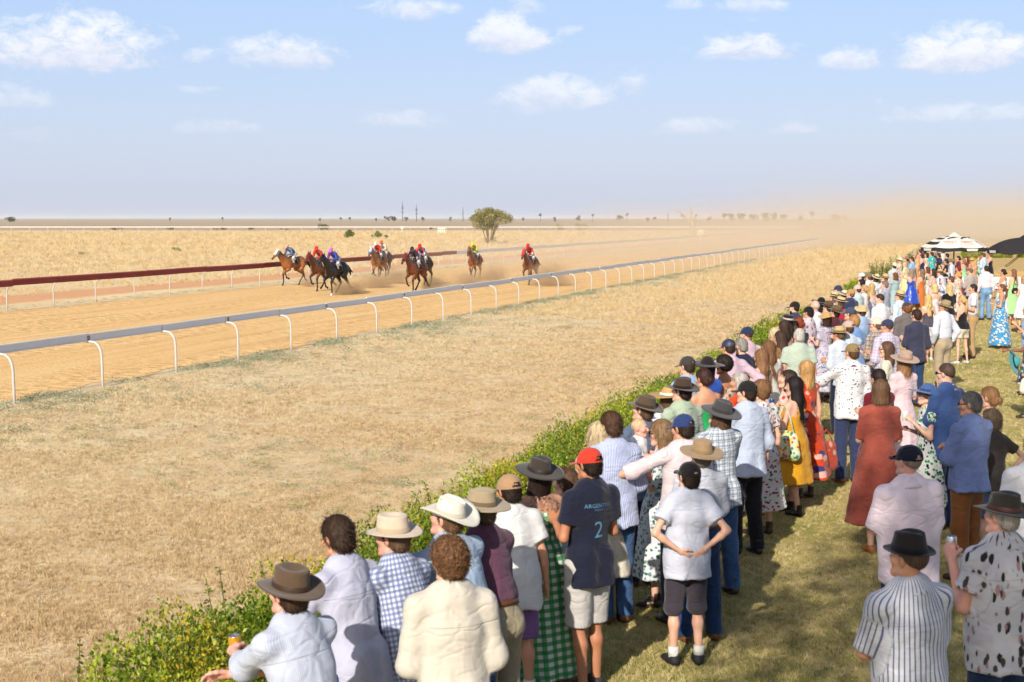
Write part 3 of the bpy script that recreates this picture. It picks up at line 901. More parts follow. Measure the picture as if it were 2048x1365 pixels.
def clipped(px, py, wpx, hpx, label, seed):
    b = at(px, py); s = b.y / F_PX; wd = wpx * s / 2; h = hpx * s
    root = empty('clipped_bush', b, 0, label, 'bush', 'clipped yellow-green bushes behind the umbrellas'); rng = np.random.default_rng(seed)
    n = 2600; P, d = cup_pts(n, rng, 1.0, 1.0, .75)
    P = np.sign(P) * np.abs(P) ** .75
    P[:, 0] *= wd; P[:, 1] *= wd * .8; P[:, 2] = P[:, 2] * h * .5 + h * .5
    V, F, T = quads_leaves(P, d, .11, rng, np.clip(rng.normal(.65, .25, n), 0, 1), 1.9)
    me = mesh_np('foliage', V, F, True, mat=m_hedge); set_attr(me, 'tint', T); tag(link('foliage', me, None, root), kind='stuff')
    MB().tube([(0, 0, -.05), (0, 0, h * .5)], .05, 6).build('stems', m_twig, root)
clipped(1944, 517, 40, 19, 'clipped yellow-green bush under the right side of the striped umbrella', 1)
clipped(2004, 516, 40, 15, 'clipped yellow-green bush under the black umbrella canopy', 2)
clipped(2046, 516, 22, 15, 'clipped yellow-green bush cut by the right picture edge', 3)

# ---- the tree behind the viewpoint whose crown dapples the near lawn
tb = Vector((-.1, -5.2, 0)); root = empty('shade_tree', tb, 0, 'leafy tree behind the viewpoint that shades the near lawn', 'tree')
rng = np.random.default_rng(21); cl = []
lat = Vector((math.cos(SUN_A), -math.sin(SUN_A), 0)); alo = Vector((math.sin(SUN_A), math.cos(SUN_A), 0))
for i in range(96):
    l = rng.uniform(-3.5, 3.4); s = rng.normal(0, 1.3); z = rng.uniform(7.6, 13.6)
    if l < -2.4 and z > 12.4: continue
    p_ = lat * l + alo * s
    cl.append(((p_.x, p_.y, z), rng.uniform(.55, 1.0), .8))
link('crown', crown_mesh(cl, 560, .16, 8, m_shrub), None, root)
tr = MB(); tr.tube([(0, 0, -.3), (.1, 0, 3), (.4, -.3, 6), (1.2, -.5, 10)], [.34, .28, .2, .08], 9)
for c in cl[::4]:
    tr.tube([(.3, -.2, 5), (c[0][0] * .5 + .2, c[0][1] * .5, (c[0][2] + 5) / 2 + .5), c[0]], [.09, .06, .02], 5, False)
tr.build('trunk', m_bark, root, True)
# ================================================================== SHAPES GROWN FROM DISTANCE FIELDS
def A3(*v): return np.array(v, dtype=np.float64)
def nrm(v): return v / max(np.linalg.norm(v), 1e-9)
class SDF:
    def __init__(s, lo, hi, res):
        s.lo = np.asarray(lo, float); s.res = float(res)
        n = np.ceil((np.asarray(hi, float) - s.lo) / res).astype(int) + 1
        s.ax = [(s.lo[i] + np.arange(n[i]) * res).astype(np.float32) for i in range(3)]
        s.D = np.full(n, .3, np.float32); s.prims = []
    def sub(s, lo, hi):
        sl = []
        for i in range(3):
            a = int(np.searchsorted(s.ax[i], lo[i])); b = int(np.searchsorted(s.ax[i], hi[i]))
            if b <= a: return None
            sl.append(slice(a, b))
        return tuple(sl), s.ax[0][sl[0]][:, None, None], s.ax[1][sl[1]][None, :, None], s.ax[2][sl[2]][None, None, :]
    def _comb(s, sl, d, k, mode):
        c = s.D[sl]
        if mode == 'sub':
            d = -d; h = np.clip(.5 - .5 * (d - c) / k, 0, 1) if k > 0 else (c > d)
            s.D[sl] = (d + (c - d) * h + k * h * (1 - h)) if k > 0 else np.maximum(c, d)
        else:
            h = np.clip(.5 + .5 * (c - d) / k, 0, 1)
            s.D[sl] = c + (d - c) * h - k * h * (1 - h)
    def cone(s, a, b, ra, rb, k=.03, flat=1.0, fn=None, cap=0, mode='add', tag=None):
        """Tapered capsule; flat: thickness ratio along fn; cap 1: end b cut flat, 2: both ends cut flat."""
        a = np.asarray(a, float); b = np.asarray(b, float)
        if tag: s.prims.append((a, b, tag))
        m = max(ra, rb) + k + 2.5 * s.res
        r = s.sub(np.minimum(a, b) - m, np.maximum(a, b) + m)
        if r is None: return
        sl, X_, Y_, Z_ = r
        ab = b - a; L2 = max(float(ab @ ab), 1e-9); L = math.sqrt(L2)
        px, py, pz = X_ - a[0], Y_ - a[1], Z_ - a[2]
        t0 = (px * ab[0] + py * ab[1] + pz * ab[2]) / L2
        t = np.clip(t0, 0, 1)
        qx, qy, qz = px - t * ab[0], py - t * ab[1], pz - t * ab[2]
        rr = ra + (rb - ra) * t
        l2 = qx * qx + qy * qy + qz * qz
        if flat != 1.0:
            fn = nrm(np.asarray(fn, float)); qn = qx * fn[0] + qy * fn[1] + qz * fn[2]
            l2 = l2 - qn * qn + (qn / flat) ** 2
            d = (np.sqrt(np.maximum(l2, 0)) - rr) * (.5 + .5 * flat if flat < 1 else 1)
        else: d = np.sqrt(l2) - rr
        if cap: d = np.maximum(d, (t0 - 1) * L)
        if cap == 2: d = np.maximum(d, -t0 * L)
        s._comb(sl, d, k, mode)
    def ell(s, c, r, R=None, k=.02, mode='add'):
        c = np.asarray(c, float); r = np.asarray(r, float)
        m = r.max() + k + 2.5 * s.res
        q = s.sub(c - m, c + m)
        if q is None: return
        sl, X_, Y_, Z_ = q
        px, py, pz = X_ - c[0], Y_ - c[1], Z_ - c[2]
        if R is not None:
            R = np.asarray(R)
            px, py, pz = (R[0, 0] * px + R[1, 0] * py + R[2, 0] * pz, R[0, 1] * px + R[1, 1] * py + R[2, 1] * pz, R[0, 2] * px + R[1, 2] * py + R[2, 2] * pz)
        k0 = np.sqrt((px / r[0]) ** 2 + (py / r[1]) ** 2 + (pz / r[2]) ** 2)
        k1 = np.sqrt((px / r[0] ** 2) ** 2 + (py / r[1] ** 2) ** 2 + (pz / r[2] ** 2) ** 2)
        d = k0 * (k0 - 1) / np.maximum(k1, 1e-6)
        s._comb(sl, d, k, mode)
    def grid(s): return s.ax[0][:, None, None], s.ax[1][None, :, None], s.ax[2][None, None, :]
    def cut(s, p, n):
        X_, Y_, Z_ = s.grid(); n = nrm(np.asarray(n, float))
        s.D = np.maximum(s.D, ((X_ - p[0]) * n[0] + (Y_ - p[1]) * n[1] + (Z_ - p[2]) * n[2]).astype(np.float32))
    def mesh(s):
        """Surface nets."""
        D = s.D; D[0], D[-1] = .3, .3; D[:, 0], D[:, -1] = .3, .3; D[:, :, 0], D[:, :, -1] = .3, .3
        S = D < 0
        nx, ny, nz = D.shape
        cnt = np.zeros((nx - 1, ny - 1, nz - 1), np.uint8)
        for i in (0, 1):
            for j in (0, 1):
                for k in (0, 1): cnt += S[i:nx - 1 + i, j:ny - 1 + j, k:nz - 1 + k]
        act = (cnt > 0) & (cnt < 8)
        I, J, K = np.nonzero(act)
        if len(I) == 0: return np.zeros((0, 3)), np.zeros((0, 4), int)
        vid = np.full(act.shape, -1, np.int32); vid[I, J, K] = np.arange(len(I))
        C = {}
        for i in (0, 1):
            for j in (0, 1):
                for k in (0, 1): C[i, j, k] = D[I + i, J + j, K + k]
        acc = np.zeros((len(I), 3)); w = np.zeros(len(I))
        for ax in range(3):
            for u in (0, 1):
                for v in (0, 1):
                    o = [0, 0, 0]; oth = [q for q in range(3) if q != ax]; o[oth[0]] = u; o[oth[1]] = v
                    a = C[tuple(o)]; o2 = list(o); o2[ax] = 1; b = C[tuple(o2)]
                    x = (a < 0) != (b < 0)
                    t = np.where(x, a / np.where(x, a - b, 1), 0)
                    pt = np.zeros((len(I), 3)); pt[:, oth[0]] = u; pt[:, oth[1]] = v; pt[:, ax] = t
                    acc += pt * x[:, None]; w += x
        V = s.lo + (np.stack([I, J, K], 1) + acc / w[:, None]) * s.res
        Fs = []
        for ax in range(3):
            sl0 = [slice(None)] * 3; sl1 = [slice(None)] * 3; sl0[ax] = slice(0, -1); sl1[ax] = slice(1, None)
            a, b = S[tuple(sl0)], S[tuple(sl1)]
            for flip, msk in ((False, a & ~b), (True, ~a & b)):
                P = np.stack(np.nonzero(msk), 1)
                oth = [(ax + 1) % 3, (ax + 2) % 3]
                ok = (P[:, oth[0]] > 0) & (P[:, oth[1]] > 0); P = P[ok]
                if not len(P): continue
                q = []
                for du, dv in ((1, 1), (0, 1), (0, 0), (1, 0)):
                    c = P.copy(); c[:, oth[0]] -= du; c[:, oth[1]] -= dv
                    q.append(vid[np.minimum(c[:, 0], nx - 2), np.minimum(c[:, 1], ny - 2), np.minimum(c[:, 2], nz - 2)])
                F = np.stack(q, 1)
                Fs.append(F[:, ::-1] if flip else F)
        return V, np.concatenate(Fs)
def join(parts):
    """[(V,F,mi)] -> one V,F,mi"""
    Vs, Fs, Ms, k = [], [], [], 0
    for V, F, m in parts:
        Vs.append(V); Fs.append(F + k); Ms.append(np.full(len(F), m) if np.isscalar(m) else m); k += len(V)
    return np.concatenate(Vs), np.concatenate(Fs), np.concatenate(Ms)
def xf(V, M):
    M = np.array(M); return V @ M[:3, :3].T + M[:3, 3]
def ball(c, r, n=6):
    V, F = [], []
    for i in range(n + 1):
        for j in range(2 * n):
            a, b = math.pi * i / n, math.pi * j / n
            V.append((c[0] + r * math.sin(a) * math.cos(b), c[1] + r * math.sin(a) * math.sin(b), c[2] + r * math.cos(a)))
    for i in range(n):
        for j in range(2 * n):
            j2 = (j + 1) % (2 * n); F.append((i * 2 * n + j, (i + 1) * 2 * n + j, (i + 1) * 2 * n + j2, i * 2 * n + j2))
    return np.array(V), np.array(F)
def rotm(ax, a): return np.array(Matrix.Rotation(a, 3, ax))

# ------------------------------------------------------------------ materials of people
SKIN = {}
def skin_mat(key):
    if key in SKIN: return SKIN[key]
    base = {'fair': (200, 158, 136), 'pink': (206, 152, 134), 'tan': (184, 136, 108), 'olive': (168, 116, 86), 'brown': (120, 80, 58)}[key]
    m, n = new_mat('skin_' + key)
    p = n.coord('Object'); c = lin(*base)
    v = n.noise(p, 16, 4, .6)
    col = n.mix(v.smooth(.35, .7) * .35, c, lin(base[0] * .92, base[1] * .80, base[2] * .76))
    b = n.principled(col, .5, n.bump(n.noise(p, 140, 2), .08, .004), .35)
    b.inputs['Subsurface Weight'].default_value = .08; b.inputs['Subsurface Radius'].default_value = (.012, .005, .003); b.inputs['Subsurface Scale'].default_value = .6
    SKIN[key] = m; return m
def tattoo_mat():
    if 'tattoo' in SKIN: return SKIN['tattoo']
    m, n = new_mat('skin_tattooed'); p = n.coord('Object'); x, y, z = n.sep(p)
    q = p
    q = n.scale(p, 1.0); wv = n.noise(q, 9, 3, .6, 1.5)
    ln = ((n.noise(q, 16, 4, .6, 2.2) - .5).abs()).smooth(.05, .015)
    on = (z + (wv - .5) * .2).smooth(1.14, 1.20) * y.smooth(.02, -.02) * (z.smooth(1.50, 1.44))
    c = n.mix(on * (ln * .75 + wv.smooth(.45, .65) * .25), lin(184, 136, 108), lin(58, 58, 66))
    n.principled(c, .5, None, .35); SKIN['tattoo'] = m; return m
m_eye, n = new_mat('eye_white'); n.principled(lin(226, 220, 214), .2, None, .5)
m_iris, n = new_mat('iris'); n.principled(lin(52, 38, 28), .15, None, .5)
m_lipc, n = new_mat('lip'); n.principled(lin(172, 112, 98), .45, None, .35)
HAIRM = {}
def hair_mat(rgb, tip=None):
    k = (rgb, tip)
    if k in HAIRM: return HAIRM[k]
    m, n = new_mat('hair_%d_%d_%d' % rgb)
    p = n.coord('Object')
    st = n.noise(n.scale(p, (60, 60, 7)), 1.0, 4, .7)
    g0 = sum(rgb) / 3; rgb = tuple(v * .82 + g0 * .10 for v in rgb)
    c0 = lin(*[v * .60 for v in rgb]); c1 = lin(*rgb); c2 = lin(*[min(255, v * 1.22 + 6) for v in rgb])
    col = n.ramp(st, [(.3, c0), (.52, c1), (.75, c2)])
    if tip:
        x, y, z = n.sep(p); col = n.mix((z * -1.0).smooth(-.08, .22) * .8, col, lin(*tip))
    n.principled(col, .6, n.bump(st, .6, .008), .22)
    HAIRM[k] = m; return m
def dye(r, g, b): return tuple(c * .69 for c in lin(r, g, b))
def cloth_uv(n): return n.attr('puv')
def fabric(name, fn, rough=.85, weave=420, wr=.40, spec=.12, sheen=.15):
    m, n = new_mat(name)
    uv = cloth_uv(n); p = n.coord('Object')
    col = fn(n, uv, p)
    f1 = n.noise(n.scale(p, (2.6, 2.6, 6.0), (0, 0, 0), (.35, .6, 0)), 1.4, 2, .45, 1.2)
    f2 = n.noise(n.scale(p, (6.0, 6.0, 3.0), (4, 0, 0), (-.5, .3, .4)), 1.1, 2, .45, .8)
    r1 = (1.0 - (f1 * 2.0 - 1.0).abs() * 2.2).max(0.0); r2 = (1.0 - (f2 * 2.0 - 1.0).abs() * 2.6).max(0.0)
    wob = n.noise(p, 3.2, 2, .5, 0.0, 'Color')
    pw = n.node('ShaderNodeVectorMath'); pw.operation = 'MULTIPLY_ADD'; n.link(wob, pw.inputs[0]); pw.inputs[1].default_value = (.30, .30, .30); n.link(p, pw.inputs[2])
    pw = X(n.t, pw.outputs[0])
    e1, _ = n.voro(n.scale(pw, (7.5, 7.5, 3.2), (0, 0, 0), (.25, .55, .0)), 1.0, 'DISTANCE_TO_EDGE')
    e2, _ = n.voro(n.scale(pw, (4.0, 4.0, 11.0), (5, 2, 0), (-.35, .30, .0)), 1.0, 'DISTANCE_TO_EDGE')
    msk = n.noise(n.scale(p, 1.0, (7, 3, 1)), 4.2, 2).smooth(.42, .62)
    cre = e1.smooth(.0, .16) * msk + e2.smooth(.0, .14) * (1.0 - msk)
    u_, v_, z_ = n.sep(uv)
    seam = ((v_ - .375).abs()).smooth(.004, .001) * z_.gt(.5)
    h = f1 * 1.6 + r2 * .3 + cre * .42 + n.noise(uv, weave, 1) * .10 - seam * .8
    col = n.mix(seam * .2, col if isinstance(col, X) else n.mix(0.0, col, col), (.05, .05, .06))
    n.principled(col, rough, n.bump(h, wr, .024), spec, sheen=sheen)
    return m
FAB = {}
def plain(rgb, **kw):
    k = ('plain', rgb, tuple(sorted(kw.items())))
    if k not in FAB:
        def fn(n, uv, p):
            v = n.noise(p, 7, 4, .6)
            return n.mix(v.smooth(.3, .75) * .15, dye(*rgb), dye(*[c * .9 for c in rgb]))
        FAB[k] = fabric('cloth_%d_%d_%d' % rgb, fn, **kw)
    return FAB[k]
def stripes(bg, fg, period, frac=.3, horizontal=False, cross=0.0):
    k = ('st', bg, fg, period, frac, horizontal, cross)
    if k not in FAB:
        def fn(n, uv, p):
            u, v, z = n.sep(uv); q = (v if horizontal else u)
            f = ((q / period + .5).frac() - .5).abs().smooth(frac * .5 + .04, frac * .5 - .04)
            c = n.mix(f, dye(*bg), dye(*fg))
            if cross:
                f2 = ((v / (period * 1.9)).frac() - .5).abs().smooth(.10, .04); c = n.mix(f2 * cross, c, dye(*fg))
            return c
        FAB[k] = fabric('striped_cloth', fn)
    return FAB[k]
def gingham(bg, fg, period, strength=.6):
    k = ('gi', bg, fg, period, strength)
    if k not in FAB:
        def fn(n, uv, p):
            u, v, z = n.sep(uv)
            f = lambda q: ((q / period).frac() - .5).abs().smooth(.27, .23)
            c = n.mix(f(u) * strength, dye(*bg), dye(*fg)); return n.mix(f(v) * strength, c, dye(*fg))
        FAB[k] = fabric('checked_cloth', fn)
    return FAB[k]
def plaid(bg, a, b, period):
    k = ('pl', bg, a, b, period)
    if k not in FAB:
        def fn(n, uv, p):
            u, v, z = n.sep(uv)
            f = lambda q, w_, o: ((q / period + o).frac() - .5).abs().smooth(w_ + .03, w_ - .03)
            c = dye(*bg)
            for q in (u, v):
                c = n.mix(f(q, .16, 0) * .55, c, dye(*a)); c = n.mix(f(q, .04, .35) * .8, c, dye(*b))
            return c
        FAB[k] = fabric('plaid_cloth', fn)
    return FAB[k]
def print_cloth(bg, cols, scale, size=.34, cover=.6, stretch=1.0, wobble=.5, centre=None):
    """Scattered motifs: blossoms, leaves, dots."""
    k = ('pr', bg, cols, scale, size, cover, stretch, wobble, centre)
    if k not in FAB:
        def fn(n, uv, p):
            q = n.scale(uv, (scale, scale * stretch, 1), (0, 0, 0), (0, 0, .6 if stretch != 1 else 0))
            nv = n.noise(q, 1.7, 2, .5) - .5
            c = dye(*bg)
            for i, col in enumerate(cols):
                qq = n.scale(q, 1.0 + .13 * i, (i * 3.7, i * 1.9, 0), (0, 0, i * .8))
                d, cc = n.voro(qq, 1.0)
                r, g_, b_ = n.sep(cc)
                on = r.lt(cover)
                f = (d + nv * wobble).smooth(size + .05, size - .05) * on
                c = n.mix(f, c, dye(*col))
                if centre: c = n.mix(d.smooth(size * .4, size * .3) * on, c, dye(*centre))
            return c
        FAB[k] = fabric('printed_cloth', fn)
    return FAB[k]
def satin(rgb):
    k = ('sa', rgb)
    if k not in FAB:
        m, n = new_mat('satin'); p = n.coord('Object')
        fo = n.noise(n.scale(p, (4, 4, 9), (0, 0, 0), (.4, .6, 0)), 1.6, 3, .5, 1.4)
        n.principled(dye(*rgb), .22, n.bump(fo, .9, .03), .6, sheen=.3); FAB[k] = m
    return FAB[k]
def denim(rgb):
    k = ('de', rgb)
    if k not in FAB:
        def fn(n, uv, p):
            v = n.noise(p, 5, 4, .6); c = n.mix(v.smooth(.3, .8) * .55, dye(*rgb), dye(*[min(255, q * 1.45 + 14) for q in rgb]))
            return n.mix(n.noise(uv, 300, 2).smooth(.4, .7) * .3, c, dye(*[q * .6 for q in rgb]))
        FAB[k] = fabric('denim', fn, rough=.9)
    return FAB[k]
def felt(rgb, rough=.9, dirt=.35):
    k = ('fe', rgb, rough)
    if k not in FAB:
        m, n = new_mat('felt_%d_%d_%d' % rgb); p = n.coord('Object')
        v = n.noise(p, 14, 5, .65)
        n.principled(n.mix(v.smooth(.3, .8) * dirt, dye(*rgb), dye(*[q * .78 for q in rgb])), rough, n.bump(n.noise(p, 160, 3) + v, .25, .006), .12, sheen=.2)
        FAB[k] = m
    return FAB[k]
def straw_mat(rgb):
    k = ('str', rgb)
    if k not in FAB:
        m, n = new_mat('straw_weave'); p = n.coord('Object'); x, y, z = n.sep(p)
        rad = (x * x + y * y).pow(.5)
        wv = (rad * 420.0).sin() * .5 + (z * 420.0).sin() * .5
        c = n.mix(n.noise(p, 30, 4, .7).smooth(.3, .75) * .5, dye(*rgb), dye(*[q * .8 for q in rgb]))
        n.principled(c, .75, n.bump(wv + n.noise(p, 120, 2), .4, .004), .2); FAB[k] = m
    return FAB[k]
def leather(rgb, rough=.45):
    k = ('le', rgb, rough)
    if k not in FAB:
        m, n = new_mat('leather'); p = n.coord('Object')
        n.principled(n.mix(n.noise(p, 20, 4, .6).smooth(.3, .8) * .5, dye(*rgb), dye(*[q * .7 for q in rgb])), rough, n.bump(n.noise(p, 90, 3), .2, .003), .4); FAB[k] = m
    return FAB[k]

# ------------------------------------------------------------------ shared pieces: heads, hands, hair, hats, shoes (head-local: face +Y, z=0 at jaw)
_cache = {}
def cached(fn):
    def g(*a):
        k = (fn.__name__,) + a
        if k not in _cache: _cache[k] = fn(*a)
        return _cache[k]
    return g
@cached
def head_np(res, fem):
    s = SDF((-.11, -.14, -.14), (.11, .15, .26), res)
    s.ell((0, -.008, .135), (.075, .096, .094), k=.02)
    s.ell((0, .028, .072), (.056 - .004 * fem, .066, .084), k=.035)
    s.ell((0, .074, .006), (.024 - .004 * fem, .020, .018), k=.03)
    s.cone((-.036, .076, .138), (.036, .076, .138), .012, .012, k=.02)
    for q in (-1, 1):
        s.ell((q * .032, .100, .113), (.017, .016, .012), k=.014, mode='sub')
        s.ell((q * .045, .062, .085), (.020, .020, .020), k=.03)
        s.ell((q * .079, -.006, .100), (.010, .021, .033), R=rotm('Y', q * .25) @ rotm('Z', q * .35), k=.008)
        s.cone((q * .060, .0, .03), (q * .024, .066, .0), .014, .014, k=.03)
    s.cone((0, .092, .120), (0, .112, .080), .008, .012, k=.014)
    s.ell((0, .104, .074), (.017, .012, .009), k=.008)
    s.ell((0, .088, .046), (.023, .012, .006), k=.006); s.ell((0, .086, .034), (.020, .012, .006), k=.006)
    s.cone((0, -.012, .06), (0, -.028, -.16), .054 - .010 * fem, .058 - .012 * fem, k=.03)
    V, F = s.mesh()
    c = V[F].mean(1)
    mi = ((np.abs(c[:, 0]) < .022) & (c[:, 1] > .086) & (c[:, 2] > .028) & (c[:, 2] < .052)).astype(int) * 3
    parts = [(V, F, mi)]
    for q in (-1, 1):
        v, f = ball((q * .032, .0765, .113), .0135, 5); parts.append((v, f, 1))
        v, f = ball((q * .032, .0848, .113), .0066, 4); parts.append((v, f, 2))
    return join(parts)
@cached
def hand_np(kind, res):
    """right hand; +Z forearm direction, palm towards +Y, thumb towards +X"""
    s = SDF((-.07, -.05, -.03), (.10, .12, .21), res)
    s.cone((0, 0, -.02), (0, 0, .03), .025, .030, k=.012, flat=.72, fn=(0, 1, 0))
    s.cone((.002, 0, .03), (.0, 0, .078), .036, .040, k=.012, flat=.36, fn=(0, 1, 0))
    curl = {'relaxed': (.30, .45, .35), 'grip': (.85, 1.25, .8), 'flat': (.05, .08, .08), 'point': (.05, .06, .05)}[kind]
    for i, (x, L) in enumerate(((.029, .070), (.0095, .079), (-.010, .073), (-.028, .056))):
        a = 0; p = A3(x, .0, .080 - .004 * abs(i - 1)); c = curl
        if kind == 'point' and i > 0: c = (1.1, 1.5, .8)
        if kind == 'relaxed': c = tuple(q * (1 + .22 * i) for q in c)
        sp = (x * .9)
        for j, fr in enumerate((.45, .31, .24)):
            a += c[j]
            q = p + A3(sp * .14 * math.cos(a), math.sin(a), math.cos(a)) * L * fr
            s.cone(p, q, .0088 - .0008 * j, .0082 - .0009 * j, k=.005 if j else .010); p = q
    if kind == 'grip': th = [(.030, .004, .022), (.048, .026, .048), (.040, .052, .066), (.022, .062, .074)]
    else: th = [(.028, .004, .020), (.050, .014, .048), (.060, .022, .074), (.062, .030, .096)]
    for j in range(3): s.cone(th[j], th[j + 1], .0125 - .0015 * j, .011 - .0015 * j, k=.010)
    return s.mesh()
def strands(P, T, N, length, width, segs, rng, droop=.3, wave=0.0, lift=.006):
    """Hair ribbons from points P along T, floating off normal N."""
    n = len(P); pts = []
    L = length * rng.uniform(.6, 1.3, n)[:, None]
    p = P.copy(); d = T / np.maximum(np.linalg.norm(T, axis=1, keepdims=True), 1e-6)
    ph = rng.uniform(0, 6.28, n)
    side = np.cross(d, N); side /= np.maximum(np.linalg.norm(side, axis=1, keepdims=True), 1e-6)
    for i in range(segs + 1):
        pts.append(p + side * (wave * np.sin(ph + i * 1.9))[:, None] + N * lift * (1 + .0 * i))
        d = d + np.array([0, 0, -droop]) / segs; d /= np.linalg.norm(d, axis=1, keepdims=True)
        p = p + d * L / segs
    wds = width * rng.uniform(.6, 1.3, n)[:, None]
    V = []
    for i, q in enumerate(pts):
        f = 1 - .85 * (i / segs) ** 2
        V += [q - side * wds * f * .5, q + side * wds * f * .5]
    V = np.stack(V, 1).reshape(-1, 3)
    b = np.arange(n)[:, None] * (2 * segs + 2)
    F = np.concatenate([b + np.array([[2 * i, 2 * i + 1, 2 * i + 3, 2 * i + 2]]) for i in range(segs)])
    return V, F
def vnorm(V, F):
    a = V[F[:, 0]]; fn = np.cross(V[F[:, 1]] - a, V[F[:, 2]] - a)
    N = np.zeros_like(V)
    for i in range(F.shape[1]): np.add.at(N, F[:, i], fn)
    return N / np.maximum(np.linalg.norm(N, axis=1, keepdims=True), 1e-9)
@cached
def hair_mesh(kind, lod, under=0):
    """lod 0 near, 1 mid, 2 far; under 1: only what shows below a hat or cap"""
    res = (.0055, .009, .014)[lod]; rng = np.random.default_rng(sum(map(ord, kind)))
    long_ = kind in ('long', 'wavy', 'longstraight', 'pony', 'half', 'braid')
    s = SDF((-.16, -.22, -.52 if long_ else -.08), (.16, .16, .29), res)
    thick = {'crop': .006, 'short': .012, 'bald': .003, 'curly': .024, 'afro': .03, 'mop': .02, 'grey': .010, 'baby': .002}.get(kind, .012)
    s.ell((0, -.010, .137), (.075 + thick, .096 + thick, .094 + thick), k=.01)
    if kind in ('short', 'grey', 'mop', 'curly'):
        s.ell((0, -.055, .075), (.064 + thick * .6, .044 + thick * .5, .060), k=.02)
    if kind == 'mop': s.ell((.01, .05, .20), (.07, .05, .035), k=.02)
    X_, Y_, Z_ = s.grid()
    # front hairline
    low = {'curly': .035, 'short': .045, 'crop': .082, 'grey': .045}.get(kind, .04)
    front = (Y_ - .040) * .92 + (.150 - Z_) * .75
    front = np.where(Y_ > -.01, front, -1.0)
    ear = (low + .018 - Z_) + (Y_ + .03) * .55
    s.D = np.maximum(s.D, np.maximum(front - .012, ear).astype(np.float32)) if not long_ else np.maximum(s.D, (front - .010).astype(np.float32))
    if kind == 'bald':
        s.D = np.maximum(s.D, (Z_ - .135 + Y_ * .2).astype(np.float32))
    if kind in ('curly', 'afro'):
        f = np.sin(X_ * 190 + 3 * np.sin(Z_ * 90)) * np.sin(Y_ * 190 + 2 * np.sin(X_ * 110)) * np.sin(Z_ * 190 + 2 * np.sin(Y_ * 100))
        s.D = s.D + (f * .011).astype(np.float32)
    if kind in ('long', 'wavy', 'longstraight', 'half'):
        Lz = {'long': -.26, 'wavy': -.30, 'longstraight': -.24, 'half': -.34}[kind]
        s.cone((0, -.045, .12), (0, -.080, -.06), .088, .084, k=.03, flat=.72, fn=(0, 1, 0))
        s.cone((0, -.080, -.06), (0, -.118, Lz), .084, .058, k=.03, flat=.40, fn=(0, 1, 0), cap=1)
        for q in (-1, 1): s.cone((q * .070, -.005, .12), (q * .078, -.03, -.12), .026, .030, k=.03)
    if kind == 'pony':
        s.ell((0, -.07, .07), (.06, .04, .05), k=.03)
        s.cone((0, -.108, .13), (0, -.145, .10), .022, .030, k=.02)
        s.cone((0, -.145, .10), (.008, -.150, -.08), .030, .034, k=.02); s.cone((.008, -.150, -.08), (.0, -.128, -.24), .034, .010, k=.02)
    if kind in ('bun', 'updo'):
        s.ell((0, -.06, .07), (.062, .045, .055), k=.03)
        s.ell((0, -.125, .15 if kind == 'bun' else .09), (.042, .034, .042), k=.012)
    if kind == 'braid':
        s.ell((0, -.07, .07), (.06, .04, .05), k=.03)
        for i in range(9): s.ell((.012 * (-1) ** i, -.115 - .002 * i, .03 - .036 * i), (.022 - .001 * i, .018, .026), k=.008)
    if kind == 'bob':
        for q in (-1, 1): s.cone((q * .062, -.02, .13), (q * .072, -.03, -.02), .034, .036, k=.03, cap=1)
        s.cone((0, -.05, .13), (0, -.072, -.03), .085, .078, k=.03, flat=.6, fn=(0, 1, 0), cap=1)
        s.D = np.maximum(s.D, np.where((Y_ > .03) & (Z_ < .15), .05, -1.0).astype(np.float32))
    if under: s.D = np.maximum(s.D, (Z_ - .150 + .12 * Y_).astype(np.float32))
    V, F = s.mesh()
    parts = [(V, F, 0)]
    N = vnorm(V, F)
    n = {0: 2200, 1: 500, 2: 0}[lod]
    if n and kind not in ('bald', 'baby'):
        if kind in ('grey', 'crop'): n = int(n * .8)
        i = rng.integers(0, len(V), n)
        if under: i = i[V[i, 2] < .128]; n = len(i)
        P = V[i]; Nn = N[i]
        g_ = np.array([0, -.35, -1.0]) + rng.normal(0, .35, (n, 3))
        if kind in ('short', 'mop', 'grey'): g_ = np.array([0, -.5, -.55]) + rng.normal(0, .45, (n, 3)) + np.stack([P[:, 0] * 5, 0 * P[:, 0], 0 * P[:, 0]], 1)
        T = g_ - Nn * (g_ * Nn).sum(1)[:, None]
        if kind in ('curly', 'afro'):
            T = rng.normal(0, 1, (n, 3)); T -= Nn * (T * Nn).sum(1)[:, None] * .6
            v, f = strands(P, T, Nn, .022, .0055, 4, rng, .6, .006, .004)
        elif long_: v, f = strands(P, T, Nn, .11, .007, 5, rng, .7, .006 if kind != 'longstraight' else .0015, .004)
        elif kind == 'bob': v, f = strands(P, T, Nn, .06, .006, 4, rng, .6, .002, .003)
        else:
            T = T + Nn * rng.uniform(0, .24, (n, 1)); v, f = strands(P, T, Nn, {'crop': .013, 'grey': .026}.get(kind, .042) * (.5 if under else 1), .0046, 3, rng, .5, .003, .002)
        parts.append((v, f, 0))
    V, F, _ = join(parts)
    me = mesh_np('hair', V, F); return me
